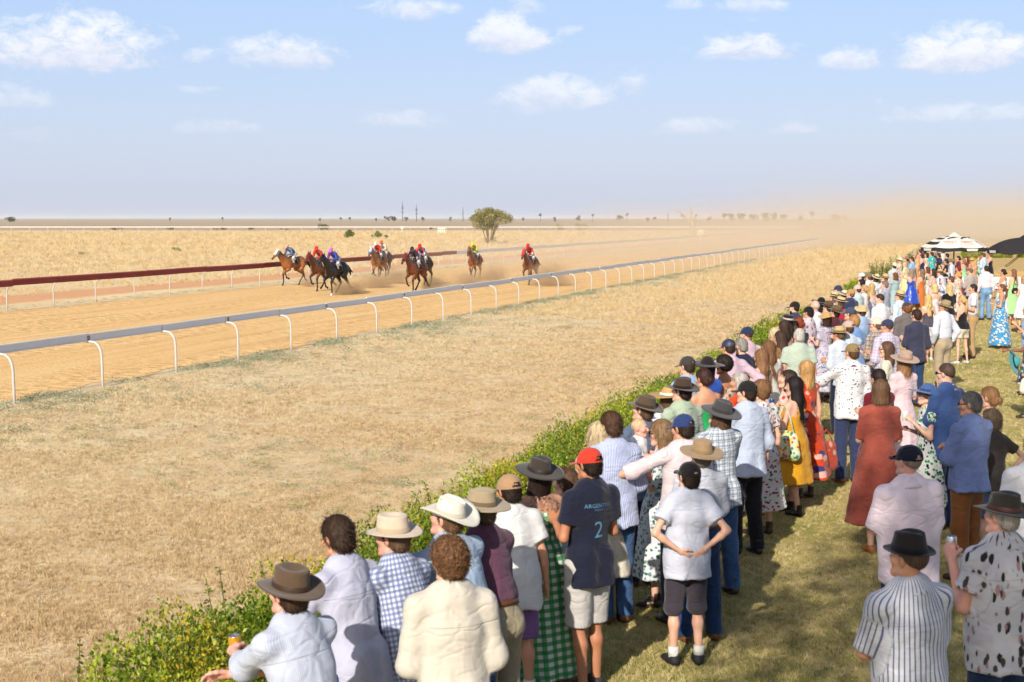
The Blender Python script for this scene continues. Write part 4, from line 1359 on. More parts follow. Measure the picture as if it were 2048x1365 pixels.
@cached
def hat_mesh(kind, lod):
    """(hat shell, band or None)"""
    sd = (40, 28, 18)[lod]
    P = dict(crown=.115, brim=.085, top='pinch', roll=.012, dip=.012, rx=.089, ry=.108, taper=.84, z0=.150, tilt=-.05)
    P.update({
        'akubra': dict(crown=.112, brim=.082, roll=.020, dip=.014),
        'bowlertop': dict(crown=.112, brim=.078, top='dent', roll=.016, dip=.012, taper=.90),
        'cowboy': dict(crown=.118, brim=.092, top='cattle', roll=.052, dip=.022, taper=.80),
        'wide': dict(crown=.110, brim=.098, top='pinch', roll=.004, dip=.010),
        'sun': dict(crown=.100, brim=.125, top='round', roll=-.010, dip=-.004, taper=.80),
        'boater': dict(crown=.085, brim=.072, top='flat', roll=.0, dip=.0, taper=.95),
        'fedora': dict(crown=.110, brim=.062, top='pinch', roll=.010, dip=.012),
        'trilby': dict(crown=.120, brim=.040, top='pinch', roll=.014, dip=-.006, taper=.80),
        'bucket': dict(crown=.088, brim=.062, top='flat', roll=-.016, dip=-.016, taper=.90),
        'disc': dict(crown=.05, brim=.12, top='round', roll=.0, dip=.02, taper=.8, tilt=.25)}[kind])
    rings = []
    cr, br = P['crown'], P['brim']
    rows = [('top', f) for f in (.0, .25, .5, .72, .88, 1.0)] + [('wall', f) for f in (.12, .3, .5, .7, .88, 1.0)] + [('brim', f) for f in (.12, .35, .6, .82, 1.0)] + [('under', f) for f in (1.0, .7, .35, .05)]
    V = []
    for kd, f in rows:
        for k in range(sd):
            th = 2 * math.pi * k / sd; c_, s_ = math.cos(th), math.sin(th)
            if kd in ('top', 'wall'):
                t = f if kd == 'wall' else 0
                tp = P['taper'] + (1 - P['taper']) * t
                if kd == 'top':
                    rr = f; edge = P['taper'] * f
                    x, y = c_ * P['rx'] * edge, s_ * P['ry'] * edge
                    z = cr * (1 - .10 * f ** 3)
                    if f >= .88: z -= .004 * (f - .8) * 5
                    if P['top'] == 'pinch': z -= .030 * math.exp(-(x / .024) ** 2) * (1 - .5 * f) * (1 if y > -.05 else .6); z += .006 * (-y / .1)
                    if P['top'] == 'cattle': z -= .034 * math.exp(-(x / .018) ** 2) + .014 * math.exp(-((abs(x) - .052) / .014) ** 2)
                    if P['top'] == 'dent': z -= .030 * math.exp(-(f / .62) ** 4)
                    if P['top'] == 'round': z = cr * math.sqrt(max(0, 1 - (.92 * f) ** 2.6)) 
                else:
                    x, y = c_ * P['rx'] * tp, s_ * P['ry'] * tp
                    top_z = cr * (.90 - .004 * 0)
                    if P['top'] == 'round': top_z = cr * math.sqrt(max(0, 1 - .92 ** 2.6)); 
                    z = top_z * (1 - t)
                    if P['top'] in ('pinch', 'cattle'):       # front pinch
                        pin = math.exp(-((abs(math.atan2(x, y)) - .62) / .30) ** 2) * (1 - t) ** 1.2
                        x *= 1 - .20 * pin; y *= 1 - .10 * pin
                z += 0
            else:
                r = br * f
                x, y = c_ * (P['rx'] + r), s_ * (P['ry'] + r)
                z = P['roll'] * (c_ * c_) * f ** 1.7 - P['dip'] * (s_ * s_) * f ** 1.3 + .004 * math.sin(3 * th + 1) * f
                if kd == 'under': z -= .006
            # tilt the hat a little and drop it on the head
            y0, z0 = y, z; a = P['tilt']
            V.append((x, y0 * math.cos(a) - z0 * math.sin(a) - .008, y0 * math.sin(a) + z0 * math.cos(a) + P['z0']))
    F = []
    for i in range(len(rows) - 1):
        for k in range(sd):
            k2 = (k + 1) % sd; F.append((i * sd + k, (i + 1) * sd + k, (i + 1) * sd + k2, i * sd + k2))
    shell = mesh_np('hat', np.array(V), np.array(F))
    Vb = []; tp = P['tilt']
    for (zz, o) in ((.004, .0035), (.018, .004), (.030, .002)):
        for k in range(sd):
            th = 2 * math.pi * k / sd; t = 1 - zz / (cr * .9); q = P['taper'] + (1 - P['taper']) * t
            x, y = math.cos(th) * (P['rx'] * q + o), math.sin(th) * (P['ry'] * q + o)
            Vb.append((x, y * math.cos(tp) - zz * math.sin(tp) - .008, y * math.sin(tp) + zz * math.cos(tp) + P['z0']))
    Fb = [(i * sd + k, i * sd + (k + 1) % sd, (i + 1) * sd + (k + 1) % sd, (i + 1) * sd + k) for i in range(2) for k in range(sd)]
    return shell, mesh_np('hat_band', np.array(Vb), np.array(Fb))
@cached
def cap_mesh(lod, hole):
    nt, nf = ((48, 14), (32, 10), (20, 7))[lod]
    rx, ry, rz = .0915, .111, .118; z0 = .125
    V, F = [], []
    for i in range(nf + 1):
        ph = (math.pi / 2) * i / nf
        for k in range(nt):
            th = 2 * math.pi * (k + .5) / nt          # th=0 -> +Y front
            sq = math.sin(ph) ** .8
            seam = 1 - .006 * (abs(math.sin(th * 3)) < .14)
            zz = z0 + math.cos(ph) * rz * .95 * seam - (.012 * math.cos(th) * math.sin(ph))
            V.append((math.sin(th) * rx * sq * seam, math.cos(th) * ry * sq * seam - .010, zz))
    for i in range(nf):
        for k in range(nt):
            k2 = (k + 1) % nt
            th = 2 * math.pi * (k + 1.0) / nt; back = abs(((th - math.pi) + math.pi) % (2 * math.pi) - math.pi)
            lvl = nf - 1 - i
            if hole and lod < 2 and back < .55 and 1 <= lvl <= (3 if lod == 0 else 2) and back < .55 - .1 * lvl * (.8 if lod == 0 else 1): continue
            F.append((i * nt + k, (i + 1) * nt + k, (i + 1) * nt + k2, i * nt + k2))
    shell = mesh_np('cap', np.array(V), np.array(F))
    # curved peak
    Vp, Fp = [], []; na, nr = 14, 5
    for layer in (0, -.004):
        for j in range(nr + 1):
            for i in range(na + 1):
                a = (i / na - .5) * 2.0; r = j / nr
                x = math.sin(a) * rx * .99 * (1 - .06 * r); y = math.cos(a) * ry - .010 + .078 * r * (math.cos(a * .8) ** .6)
                z = z0 - .012 * math.cos(a) + .006 - .016 * r - .22 * abs(x) ** 1.5 * (1 + r) + layer
                Vp.append((x, y, z))
    m = (na + 1) * (nr + 1)
    for L in (0, 1):
        for j in range(nr):
            for i in range(na):
                q = L * m + j * (na + 1) + i; f = (q, q + 1, q + na + 2, q + na + 1); Fp.append(f if L == 0 else f[::-1])
    for i in range(na):
        q = nr * (na + 1) + i; Fp.append((q, q + 1, q + 1 + m, q + m))
    return shell, mesh_np('cap_peak', np.array(Vp), np.array(Fp)), mesh_np('cap_button', *ball((0, -.010, z0 + rz * .95), .007, 4))
@cached
def shoe_np(kind, res):
    """left/right alike; ankle above origin, toe +Y, sole z=0"""
    s = SDF((-.07, -.13, -.02), (.07, .22, .22), res)
    s.cone((0, -.055, .045), (0, .04, .05), .040, .042, k=.02)
    s.cone((0, .03, .038), (0, .135, .030), .042, .034, k=.03, flat=.85, fn=(0, 0, 1))
    s.cone((0, -.04, .05), (0, -.045, .16 if kind == 'boot' else .09), .042, .044, k=.02, cap=1)
    if kind == 'heel': s.cone((0, -.07, .05), (0, -.075, .0), .022, .016, k=.01, cap=1)
    X_, Y_, Z_ = s.grid()
    s.D = np.maximum(s.D, (.002 - Z_).astype(np.float32))
    return s.mesh()
# ================================================================== A PERSON
ARM = {  # (elbow, wrist) offsets from the shoulder for a 1.75 m adult; x is outwards, y forwards
    'down': ((.055, -.02, -.285), (.085, .045, -.535)), 'front': ((.05, .01, -.28), (-.02, .22, -.20)),
    'fold': ((.045, .07, -.265), (-.19, .21, -.20)), 'hips': ((.225, -.09, -.20), (.03, -.03, -.40)),
    'back': ((.175, -.11, -.23), (-.04, -.125, -.39)), 'point': ((.06, .25, .05), (.02, .49, .13)),
    'phone': ((.06, .21, -.14), (-.06, .34, .08)), 'rail': ((.07, .17, -.24), (-.06, .38, -.26)),
    'wrap': ((.25, .08, -.13), (.44, .18, -.20)), 'shade': ((.22, .13, .02), (.03, .16, .20)),
    'pocket': ((.12, -.07, -.26), (.075, .03, -.47)), 'drink': ((.05, .04, -.28), (-.03, .24, -.06)),
    'lowback': ((.10, -.11, -.25), (-.10, -.155, -.42)), 'out': ((.16, .12, -.2), (.24, .30, -.05)), 'reach': ((.12, .20, -.17), (.16, .44, -.16)),
    'clasp': ((.03, .05, -.27), (-.13, .20, -.10)), 'head': ((.26, .02, .08), (.06, -.02, .26))}
def build_pose(H, sex, build, lean, armL, armR, stance=.10, step=0.0, side=0.0):
    """Joint positions in the person's own frame (facing +Y, ground z=0)."""
    s = H / 1.75
    fem = sex == 'f'; kid = sex == 'k'
    J = {'s': s}
    sx = (.153 if fem else .175 if not kid else .144) * s * (1 + .10 * (build - 1))
    hipz = .925 * s
    J['hip'] = A3(0, 0, hipz + .03 * s)
    R = rotm('X', -lean) @ rotm('Y', side)
    up = lambda x, y, z: J['hip'] + R @ (A3(x, y, z) * s)
    J['waist'] = up(0, .005, .15); J['chest'] = up(0, .0, .34); J['upper'] = up(0, -.012, .455); J['neck'] = up(0, -.012, .52)
    J['R'] = R
    J['headz'] = up(0, .012, .578)
    for q, nm, arm in ((-1, 'L', armL), (1, 'R', armR)):
        sh = J['hip'] + R @ A3(q * sx, -.012 * s, .460 * s)
        e, w_ = ARM[arm] if isinstance(arm, str) else arm
        lr = R if arm not in ('rail',) else rotm('X', -lean * .4)
        J['sh' + nm] = sh
        J['el' + nm] = sh + lr @ (A3(q * e[0], e[1], e[2]) * s); J['wr' + nm] = sh + lr @ (A3(q * w_[0], w_[1], w_[2]) * s)
        hx = q * .088 * s
        J['hp' + nm] = A3(hx, 0, hipz)
        st = q * stance * s; fy = q * step * s
        J['kn' + nm] = A3(hx * .35 + st * .65, fy * .5 + .02 * s, .495 * s); J['an' + nm] = A3(st, fy - .02 * s, .085 * s)
    return J
def body_radii(sex, b):
    fem = sex == 'f'; kid = sex == 'k'
    k = (.84 if fem else .91) * (1 + .12 * (b - 1))
    if kid: k *= .92
    return dict(hip=(.165 if fem else .152) * (1 + .35 * (b - 1)), waist=(.122 if fem else .138) * (1 + .75 * (b - 1)), chest=(.134 if fem else .152) * (1 + .42 * (b - 1)),
                upper=(.118 if fem else .135), thigh=.082 * k * (1.06 if fem else 1), knee=.055 * k, calf=.054 * k, ank=.036 * k, ua=.046 * k, el=.037 * k, wr=.026 * k, neck=.052 * k)
def limb_uv(V, prims, hip, R, yoke=0.0):
    """Cloth coordinates in metres: round the limb or torso, and along it."""
    best = np.full(len(V), 9.0); uv = np.zeros((len(V), 3))
    for i, (a, b, tg) in enumerate(prims):
        ab = b - a; L2 = max(ab @ ab, 1e-9)
        t = np.clip(((V - a) @ ab) / L2, 0, 1); q = V - a - t[:, None] * ab; d = np.linalg.norm(q, axis=1)
        if tg == 'torso': d = d * .72
        m = d < best; best[m] = d[m]
        if tg == 'torso':
            loc = (V[m] - hip) @ R
            uv[m] = np.stack([np.arctan2(loc[:, 0], -loc[:, 1] * 1.35) * .165, loc[:, 2], 0 * loc[:, 0] + yoke], 1)
        else:
            ax = ab / math.sqrt(L2); r1 = nrm(np.cross(ax, A3(0, 1, .2))); r2 = np.cross(ax, r1)
            ang = np.arctan2(q[m] @ r1, q[m] @ r2)
            uv[m] = np.stack([ang * .058 + i * .37, (V[m] - a) @ ax + i * .21, 0 * ang], 1)
    return uv
def ruffle(s, amp, seed, zlo=None, kz=34):
    X_, Y_, Z_ = s.grid(); r = np.random.default_rng(seed); p = r.uniform(0, 6.28, 6); q = r.uniform(-1, 1, 4)
    f = np.sin(kz * (Z_ + q[0] * .5 * X_ + q[1] * .4 * Y_) + 1.8 * np.sin(14 * X_ + 9 * Y_ + p[0]) + p[1]) * (.6 + .4 * np.sin(9 * Z_ + 7 * X_ + p[2]))
    f = f + .8 * np.sin(20 * X_ - 16 * Y_ + q[2] * 8 * Z_ + 2 * np.sin(8 * Z_ + p[3]) + p[4])
    s.D += (amp * .55 * f).astype(np.float32)
    if zlo is not None:                      # drop folds that gather towards the hem, and pulls across the back
        hz, topz = zlo
        th = np.arctan2(X_, Y_ + .0)
        ramp = np.clip((topz - Z_) / max(topz - hz, .05), 0, 1)
        v = np.abs(np.sin(3.5 * th + p[5] + .9 * np.sin(7 * Z_ + p[1]) + 2 * q[3] * Z_)) - .62
        w2 = np.abs(np.sin(2.5 * th + p[2] + 5.0 * q[0] * Z_)) - .62
        s.D += (amp * (1.7 * v * ramp + 1.0 * w2)).astype(np.float32)
        d = np.abs(np.sin(11 * (Z_ + .9 * X_) + p[3])) * np.abs(np.sin(9 * (Z_ - .8 * X_) + p[4]))
        s.D += (amp * .9 * (d - .4) * (1 - ramp)).astype(np.float32)
def skirt_sdf(s, J, rd, z0, z1, r0, r1, folds, amp, seed, flat=.78):
    """A-line skirt from z0 down to z1 round the hips."""
    m = max(r0, r1) * 1.25 + .06
    q = s.sub(A3(-m, -m, z1 - .03), A3(m, m, z0 + .05))
    if q is None: return
    sl, X_, Y_, Z_ = q
    t = np.clip((z0 - Z_) / (z0 - z1), 0, 1)
    cx = 0; cy = J['hip'][1]
    th = np.arctan2(X_ - cx, Y_ - cy)
    prof = np.where(t < .25, r0 + (r1 - r0) * .45 * (t / .25) ** .8, r0 + (r1 - r0) * (.45 + .55 * (t - .25) / .75))
    rr = prof * (1 + amp * t * (np.sin(folds * th + seed) + .5 * np.sin((folds * 1.7 // 1) * th + seed * 2 + 3 * t)))
    rad = np.sqrt((X_ - cx) ** 2 + ((Y_ - cy) / flat) ** 2)
    d = np.maximum((rad - rr) * .8, np.maximum(Z_ - z0 - .01, z1 - Z_))
    s._comb(sl, d.astype(np.float32), .02, 'add')
def dress_np(J, rd, o, res, seed):
    """One garment: o has sleeve, hem, loose, top, skirt. Returns V,F,uv."""
    s_ = J['s']; off = .010 + o.get('loose', .006) * .8; R = J['R']; fn = R @ A3(0, 1, 0)
    pts = np.array([J[k] for k in ('hip', 'upper', 'shL', 'shR', 'elL', 'elR', 'wrL', 'wrR')])
    lo = pts.min(0) - .30; hi = pts.max(0) + .17
    if o.get('sleeve', 'none') in ('none', 'strap'): 
        pts = np.array([J[k] for k in ('hip', 'upper', 'shL', 'shR')]); lo = pts.min(0) - .30; hi = pts.max(0) + .15
    if 'skirt' in o:
        z1, r1 = o['skirt'][0] * s_, o['skirt'][1] * s_
        lo = np.minimum(lo, A3(-r1 * 1.3 - .05, -r1 * 1.2 - .05, z1 - .05)); hi = np.maximum(hi, A3(r1 * 1.3 + .05, r1 * 1.2 + .05, hi[2]))
    s = SDF(lo, hi, res)
    dn = R @ A3(0, 0, -1)
    hem = o.get('hem', .08) * s_                     # length of shirt below hip joint centre
    kk = dict(k=.04 * s_, flat=.72, fn=fn, tag='torso')
    top = o.get('top', 'full')
    L = o.get('loose', .006)
    if top == 'full':
        s.cone(J['waist'], J['chest'], (rd['waist']) * s_ + off + L * .6, rd['chest'] * s_ + off, **kk)
        s.cone(J['chest'], J['upper'], rd['chest'] * s_ + off, rd['upper'] * s_ + off * .8, **kk)
        for q in 'LR': s.cone(J['upper'] + R @ A3(0, 0, .022 * s_), J['sh' + q], .058 * s_ + off * .4, .046 * s_ + off * .5, k=.035, tag='torso')
        s.cone(J['upper'], J['neck'] - R @ A3(0, 0, .012 * s_), .085 * s_, .060 * s_, k=.03, tag='torso', cap=1)
    else:                                            # strapless or thin straps: cut below the shoulder blades
        cutp = J['chest'] + R @ A3(0, 0, (.045 if top == 'strap' else .03) * s_)
        s.cone(J['waist'], J['chest'], rd['waist'] * s_ + off, rd['chest'] * s_ + off * .8, **kk)
        s.cone(J['chest'], cutp, rd['chest'] * s_ + off * .8, rd['chest'] * s_ + off * .6, cap=1, **kk)
        if top == 'strap':
            for q in (-1, 1):
                a = J['chest'] + R @ A3(q * .075 * s_, -.105 * s_, .03 * s_); b = J['upper'] + R @ A3(q * .09 * s_, -.02 * s_, .085 * s_); c = J['chest'] + R @ A3(q * .075 * s_, .105 * s_, .03 * s_)
                s.cone(a, b, .012, .010, k=.004); s.cone(b, c, .010, .012, k=.004)
    if o.get('bust'):
        for q in (-1, 1): s.ell(J['chest'] + R @ A3(q * .065 * s_, .082 * s_, -.02 * s_), A3(.068, .062, .066) * s_, k=.04)
    if o.get('belly'): s.ell(J['waist'] + R @ A3(0, .06, -.0) * s_, A3(.15, .13, .15) * s_ * o['belly'], k=.06)
    if 'skirt' in o:
        s.cone(J['hip'] + R @ A3(0, 0, .02), J['waist'], rd['hip'] * s_ + off, rd['waist'] * s_ + off, **kk)
        skirt_sdf(s, J, rd, J['waist'][2] - .0, o['skirt'][0] * s_, rd['waist'] * s_ + off + .004, o['skirt'][1] * s_, o['skirt'][2] if len(o['skirt']) > 2 else 9, o['skirt'][3] if len(o['skirt']) > 3 else .045, seed)
        s.prims.append((J['waist'], A3(0, 0, o['skirt'][0] * s_), 'torso'))
    elif o.get('tuck'):
        b = J['hip'] + R @ A3(0, 0, .085 * s_)
        s.cone(J['waist'], b, rd['waist'] * s_ + off + L * 1.6, (rd['waist'] * .4 + rd['hip'] * .6) * s_ + off + L, cap=1, **kk)
    else:
        b = J['hip'] + dn * hem
        s.cone(J['waist'], J['hip'], rd['waist'] * s_ + off + L * .8, rd['hip'] * s_ + off + L * .8, **kk)
        s.cone(J['hip'], b, rd['hip'] * s_ + off + L * .8, rd['hip'] * s_ * 1.01 + off + L * 1.2, cap=1, **kk)
        for q in (-1, 1): s.cone(J['hip'] + A3(q * .065, -.056, .04) * s_, J['hip'] + A3(q * .065, -.056, -hem / s_) * s_, .085 * s_, .096 * s_ * (rd['hip'] / .155) + off, k=.04, cap=1)
    sl = o.get('sleeve', 'none')
    if sl not in ('none', 'strap'):
        f = {'long': (1, .95), 'roll': (1, .30), 'short': (.62, 0), 'elbow': (.95, 0), 'cap': (.3, 0), 'puff': (.6, 0)}[sl]
        ext = .004 + L * .7 + (.02 if sl == 'puff' else 0)
        for q in 'LR':
            a, b, c = J['sh' + q], J['el' + q], J['wr' + q]
            e = a + (b - a) * f[0]
            s.cone(a, e, rd['ua'] * s_ + off * .55 + ext * .3, (rd['el'] if f[0] > .9 else rd['ua'] * .95) * s_ + off + ext, k=.05, cap=1 if not f[1] else 0, tag='arm' + q)
            if f[1]:
                e2 = b + (c - b) * f[1]
                s.cone(b, e2, rd['el'] * s_ + off + ext, (rd['wr'] * 1.15 if f[1] > .6 else rd['el'] * 1.05) * s_ + off * .8 + ext * .5, k=.03, cap=1, tag='arm' + q)
                if sl == 'roll': s.cone(b + (c - b) * (f[1] - .14), e2, rd['el'] * s_ + off + .012, rd['el'] * s_ + off + .012, k=.006, cap=2)
    ruffle(s, o.get('fold', .0055) * min(1, .012 / res + .3), seed, (J['hip'][2] - hem, J['chest'][2] + .06) if 'skirt' not in o else None)
    V, F = s.mesh()
    return V, F, limb_uv(V, s.prims, J['hip'], R, 1.0 if o.get('collar') else 0.0)
def trousers_np(J, rd, o, res, seed):
    s_ = J['s']; off = .012 + o.get('loose', .006); R = J['R']; fn = A3(0, 1, 0)
    zlen = o.get('length', .06) * s_
    lo = A3(-.40, -.40, max(zlen - .05, -.02)); hi = A3(.40, .40, J['hip'][2] + .22)
    pts = np.array([J[k] for k in ('anL', 'anR', 'hip', 'knL', 'knR')]); lo[:2] = pts[:, :2].min(0) - .20; hi[:2] = pts[:, :2].max(0) + .20
    s = SDF(lo, hi, res)
    w0 = J['hip'] + R @ A3(0, 0, .095 * s_)
    s.cone(J['hip'] - A3(0, 0, .03 * s_), w0, rd['hip'] * s_ + off * .9, (rd['waist'] * .5 + rd['hip'] * .5) * s_ + off * .8, k=.04, flat=.72, fn=fn, cap=1, tag='torso')
    for q in 'LR':
        sg = -1 if q == 'L' else 1
        s.ell(J['hip'] + A3(sg * .072 * s_, -.055 * s_, -.055 * s_), A3(.085, .085, .095) * s_ * (rd['hip'] / .155), k=.04)
        h, k, a = J['hp' + q], J['kn' + q], J['an' + q] - A3(0, 0, .03 * s_)
        segs = [(h, k, rd['thigh'] + off + .004, rd['knee'] + off + .010), (k, a, rd['knee'] + off + .010, (o.get('cuff', .058)) + off * .4)]
        for (p0, p1, r0, r1) in segs:
            if p0[2] <= zlen: continue
            cap = 0
            if p1[2] < zlen:
                t = (p0[2] - zlen) / (p0[2] - p1[2]); p1 = p0 + (p1 - p0) * t; r1 = r0 + (r1 - r0) * t * .6; cap = 1
            elif p1 is a: cap = 1
            s.cone(p0, p1, r0 * s_, r1 * s_, k=.03, cap=cap, tag='leg' + q)
    ruffle(s, o.get('fold', .0055) * min(1, .012 / res + .3), seed + 5, kz=26)
    V, F = s.mesh()
    return V, F, limb_uv(V, s.prims, J['hip'], R)
def body_np(J, rd, sex, res, shod=True, covered=False):
    s_ = J['s']; R = J['R']; fn = R @ A3(0, 1, 0)
    pts = np.array([J[k] for k in ('hip', 'upper', 'neck', 'shL', 'shR', 'elL', 'elR', 'wrL', 'wrR', 'anL', 'anR')])
    lo = pts.min(0) - .22; hi = pts.max(0) + .16; lo[2] = -.03
    s = SDF(lo, hi, res); kk = dict(k=.05 * s_, flat=.68, fn=fn)
    s.cone(J['hip'] - A3(0, 0, .02) * s_, J['waist'], rd['hip'] * s_ * .96, rd['waist'] * s_, **kk)
    s.cone(J['waist'], J['chest'], rd['waist'] * s_, rd['chest'] * s_, **kk)
    s.cone(J['chest'], J['upper'], rd['chest'] * s_, rd['upper'] * s_, **kk)
    s.cone(J['upper'], J['headz'], .062 * s_, rd['neck'] * s_, k=.05)
    for q in 'LR':
        sg = -1 if q == 'L' else 1
        s.cone(J['upper'] + R @ A3(0, 0, .022 * s_), J['sh' + q], .052 * s_, .044 * s_, k=.04)
        if not covered: s.ell(J['chest'] + R @ A3(sg * .075, -.060, .05) * s_, A3(.05, .030, .075) * s_, k=.04)     # shoulder blade
        s.cone(J['sh' + q], J['el' + q], rd['ua'] * s_, rd['el'] * s_, k=.03)
        mid = J['el' + q] + (J['wr' + q] - J['el' + q]) * .28
        s.cone(J['el' + q], mid, rd['el'] * s_, rd['el'] * 1.04 * s_, k=.02); s.cone(mid, J['wr' + q], rd['el'] * 1.04 * s_, rd['wr'] * s_, k=.02)
        s.ell(J['hip'] + A3(sg * .07, -.055, -.05) * s_, A3(.078, .075, .085) * s_, k=.05)
        h, k, a = J['hp' + q], J['kn' + q], J['an' + q]
        s.cone(h, k, rd['thigh'] * s_, rd['knee'] * s_, k=.04)
        mc = k + (a - k) * .32 + A3(0, -.010, 0) * s_
        s.cone(k, mc, rd['knee'] * .95 * s_, rd['calf'] * s_, k=.03); s.cone(mc, a, rd['calf'] * s_, rd['ank'] * s_, k=.03)
        if shod: s.cone(a, A3(a[0], a[1] + .05 * s_, .045 * s_), rd['ank'] * .9 * s_, .020 * s_, k=.02)
        else: s.cone(a, A3(a[0] * 1.12, a[1] + .13 * s_, .032 * s_), rd['ank'] * s_, .028 * s_, k=.03); s.cone(a, A3(a[0], a[1] - .03 * s_, .035 * s_), rd['ank'] * s_, .032 * s_, k=.03)
    return s.mesh()
HELD = []
def frame_to(axis, palm):
    z = nrm(axis); y = palm - z * (palm @ z)
    y = nrm(y) if np.linalg.norm(y) > 1e-4 else nrm(np.cross(z, A3(1, 0, 0)))
    x = np.cross(y, z); M = np.eye(4); M[:3, 0], M[:3, 1], M[:3, 2] = x, y, z
    return M
def person(px, py, H, yaw, label, sex='m', build=1.0, skin='fair', top=None, bottom=None, hair=('short', (70, 48, 32)), hat=None,
           arms=('down', 'down'), head=(0, 0), lean=0.0, shoes=('boot', (70, 48, 34)), stance=.10, step=0.0, group='spectators watching the race',
           loc=None, collar=None, belt=None, hat_h=None, hands=None, seed=None, side=0.0, glasses=False, extra=None):
    """px,py: top of head or hat in the photograph. head: (yaw, pitch) of the head relative to the body, degrees."""
    seed = seed if seed is not None else int(px * 7 + py * 13) % 9973
    rr_ = random.Random(seed * 31 + 7)
    lean = lean + rr_.gauss(0, 1.6); side = side + rr_.gauss(0, .025); yaw = yaw + rr_.gauss(0, 5); head = (head[0] + rr_.gauss(0, 4), head[1] + rr_.gauss(0, 3)); build = build * (1 + rr_.gauss(0, .03))
    head = (head[0], head[1] + (15 if hat and hat[0] != 'cap' else 6 if hat else 4))
    step = step + rr_.gauss(0, .03); stance = max(.07, stance + rr_.gauss(0, .015))
    hs = .93 + .09 * (H - 1.6) if sex != 'k' else .90
    hh = hat_h if hat_h is not None else ({None: .012, 'cap': .015}.get(hat[0] if hat else None, .055))
    if any(isinstance(a_, tuple) and a_[0] == 'px' for a_ in arms):
        J0 = build_pose(H, sex, build, math.radians(lean), 'front', 'front', stance, step, side)
        P0 = at(px, py, J0['headz'][2] + .235 * hs + hh); c_, s_0 = math.cos(math.radians(yaw)), math.sin(math.radians(yaw))
        o_ = J0['headz'][:2]; P0.x -= o_[0] * c_ - o_[1] * s_0; P0.y -= o_[0] * s_0 + o_[1] * c_; P0.z = 0.0
        na = []
        for a_, q_, nm in zip(arms, (-1, 1), 'LR'):
            if isinstance(a_, tuple) and a_[0] == 'px':
                T_ = at_depth(*a_[1:4]) - P0; T_ = A3(T_.x * c_ + T_.y * s_0, -T_.x * s_0 + T_.y * c_, T_.z)
                sh_ = J0['sh' + nm]; d_ = T_ - sh_; L_ = np.linalg.norm(d_); d_ = d_ * min(1, .55 * J0['s'] / L_); L_ = np.linalg.norm(d_)
                up_ = math.sqrt(max(.0009, (.29 * J0['s']) ** 2 - (L_ / 2) ** 2)); ax_ = nrm(d_); b_ = A3(q_ * .5, -.2, -1.0); b_ = nrm(b_ - ax_ * (b_ @ ax_))
                e_ = d_ * .52 + b_ * up_; Ri = J0['R'].T
                e_ = Ri @ e_ / J0['s']; w_ = Ri @ d_ / J0['s']; na.append(((q_ * e_[0], e_[1], e_[2]), (q_ * w_[0], w_[1], w_[2])))
            else: na.append(a_)
        arms = tuple(na)
    J = build_pose(H, sex, build, math.radians(lean), arms[0], arms[1], stance, step, side)
    rd = body_radii(sex, build)
    # head frame
    Rh = rotm('Z', math.radians(head[0])) @ rotm('X', math.radians(head[1]))
    hb = J['headz'].copy()
    top_z = hb[2] + .235 * hs
    if loc is None:
        # where the head of such a person would be seen
        P = at(px, py, top_z + hh)
        c, s2 = math.cos(math.radians(yaw)), math.sin(math.radians(yaw))
        off = hb[:2]; P.x -= off[0] * c - off[1] * s2; P.y -= off[0] * s2 + off[1] * c
    else: P = Vector(loc)
    d = max(6.0, P.y)
    lod = 0 if d < 14.5 else 1 if d < 27 else 2
    res = min(max(.0125, d * .00098), .030)
    root = empty('person', (P.x, P.y, 0.004), math.radians(yaw), label, 'person', group)
    Mh = np.eye(4); Mh[:3, :3] = Rh * hs; Mh[:3, 3] = hb
    # body
    V, F = body_np(J, rd, sex, res * (1.35 if lod < 2 else 1.1), bool(shoes), bool(top) and top.get('top', 'full') == 'full')
    parts = [(V, F, 0)]
    hv, hf, hm = head_np((.0062, .0085, .0125)[lod], 1 if sex == 'f' else 0)
    parts.append((xf(hv, Mh), hf, hm))
    for q, sg in (('L', -1), ('R', 1)):
        kind = (hands or ('relaxed', 'relaxed'))[0 if q == 'L' else 1]
        if arms[0 if q == 'L' else 1] in ('phone', 'drink'): kind = 'grip'
        v, f = hand_np(kind, (.0046, .0065, .011)[lod])
        fa = nrm(J['wr' + q] - J['el' + q])
        palm = A3(-sg * .9, .25, -.35) if abs(fa[2]) > .6 else A3(-sg * .75, 0, -.55)
        M = frame_to(fa, palm)
        sc = J['s'] * (.97 if sex != 'f' else .90)
        vv = v.copy()
        # thumb forwards/upwards: mirror when needed
        thumb = M[:3, 0]; want = A3(0, .5, .8)
        if thumb @ want < 0: vv[:, 0] *= -1; ff = f[:, ::-1]
        else: ff = f
        M2 = M.copy(); M2[:3, :3] *= sc; M2[:3, 3] = J['wr' + q] - fa * .008
        parts.append((xf(vv, M2), ff, 0))
        J['hand' + q] = J['wr' + q] + fa * .085 * J['s'] + M[:3, 1] * .028; J['handM' + q] = M
    V, F, mi = join(parts)
    link('body', mesh_np('body', V, F, mats=[skin_mat(skin) if not (extra and 'tattoo' in extra) else tattoo_mat(), m_eye, m_iris, m_lipc], mi=mi), None, root)
    MH = Matrix(Mh.tolist())
    if hair and hair[0] != 'none':
        link('hair', hair_mesh(hair[0], lod, 1 if hat else 0), hair_mat(*hair[1:]), root, MH)
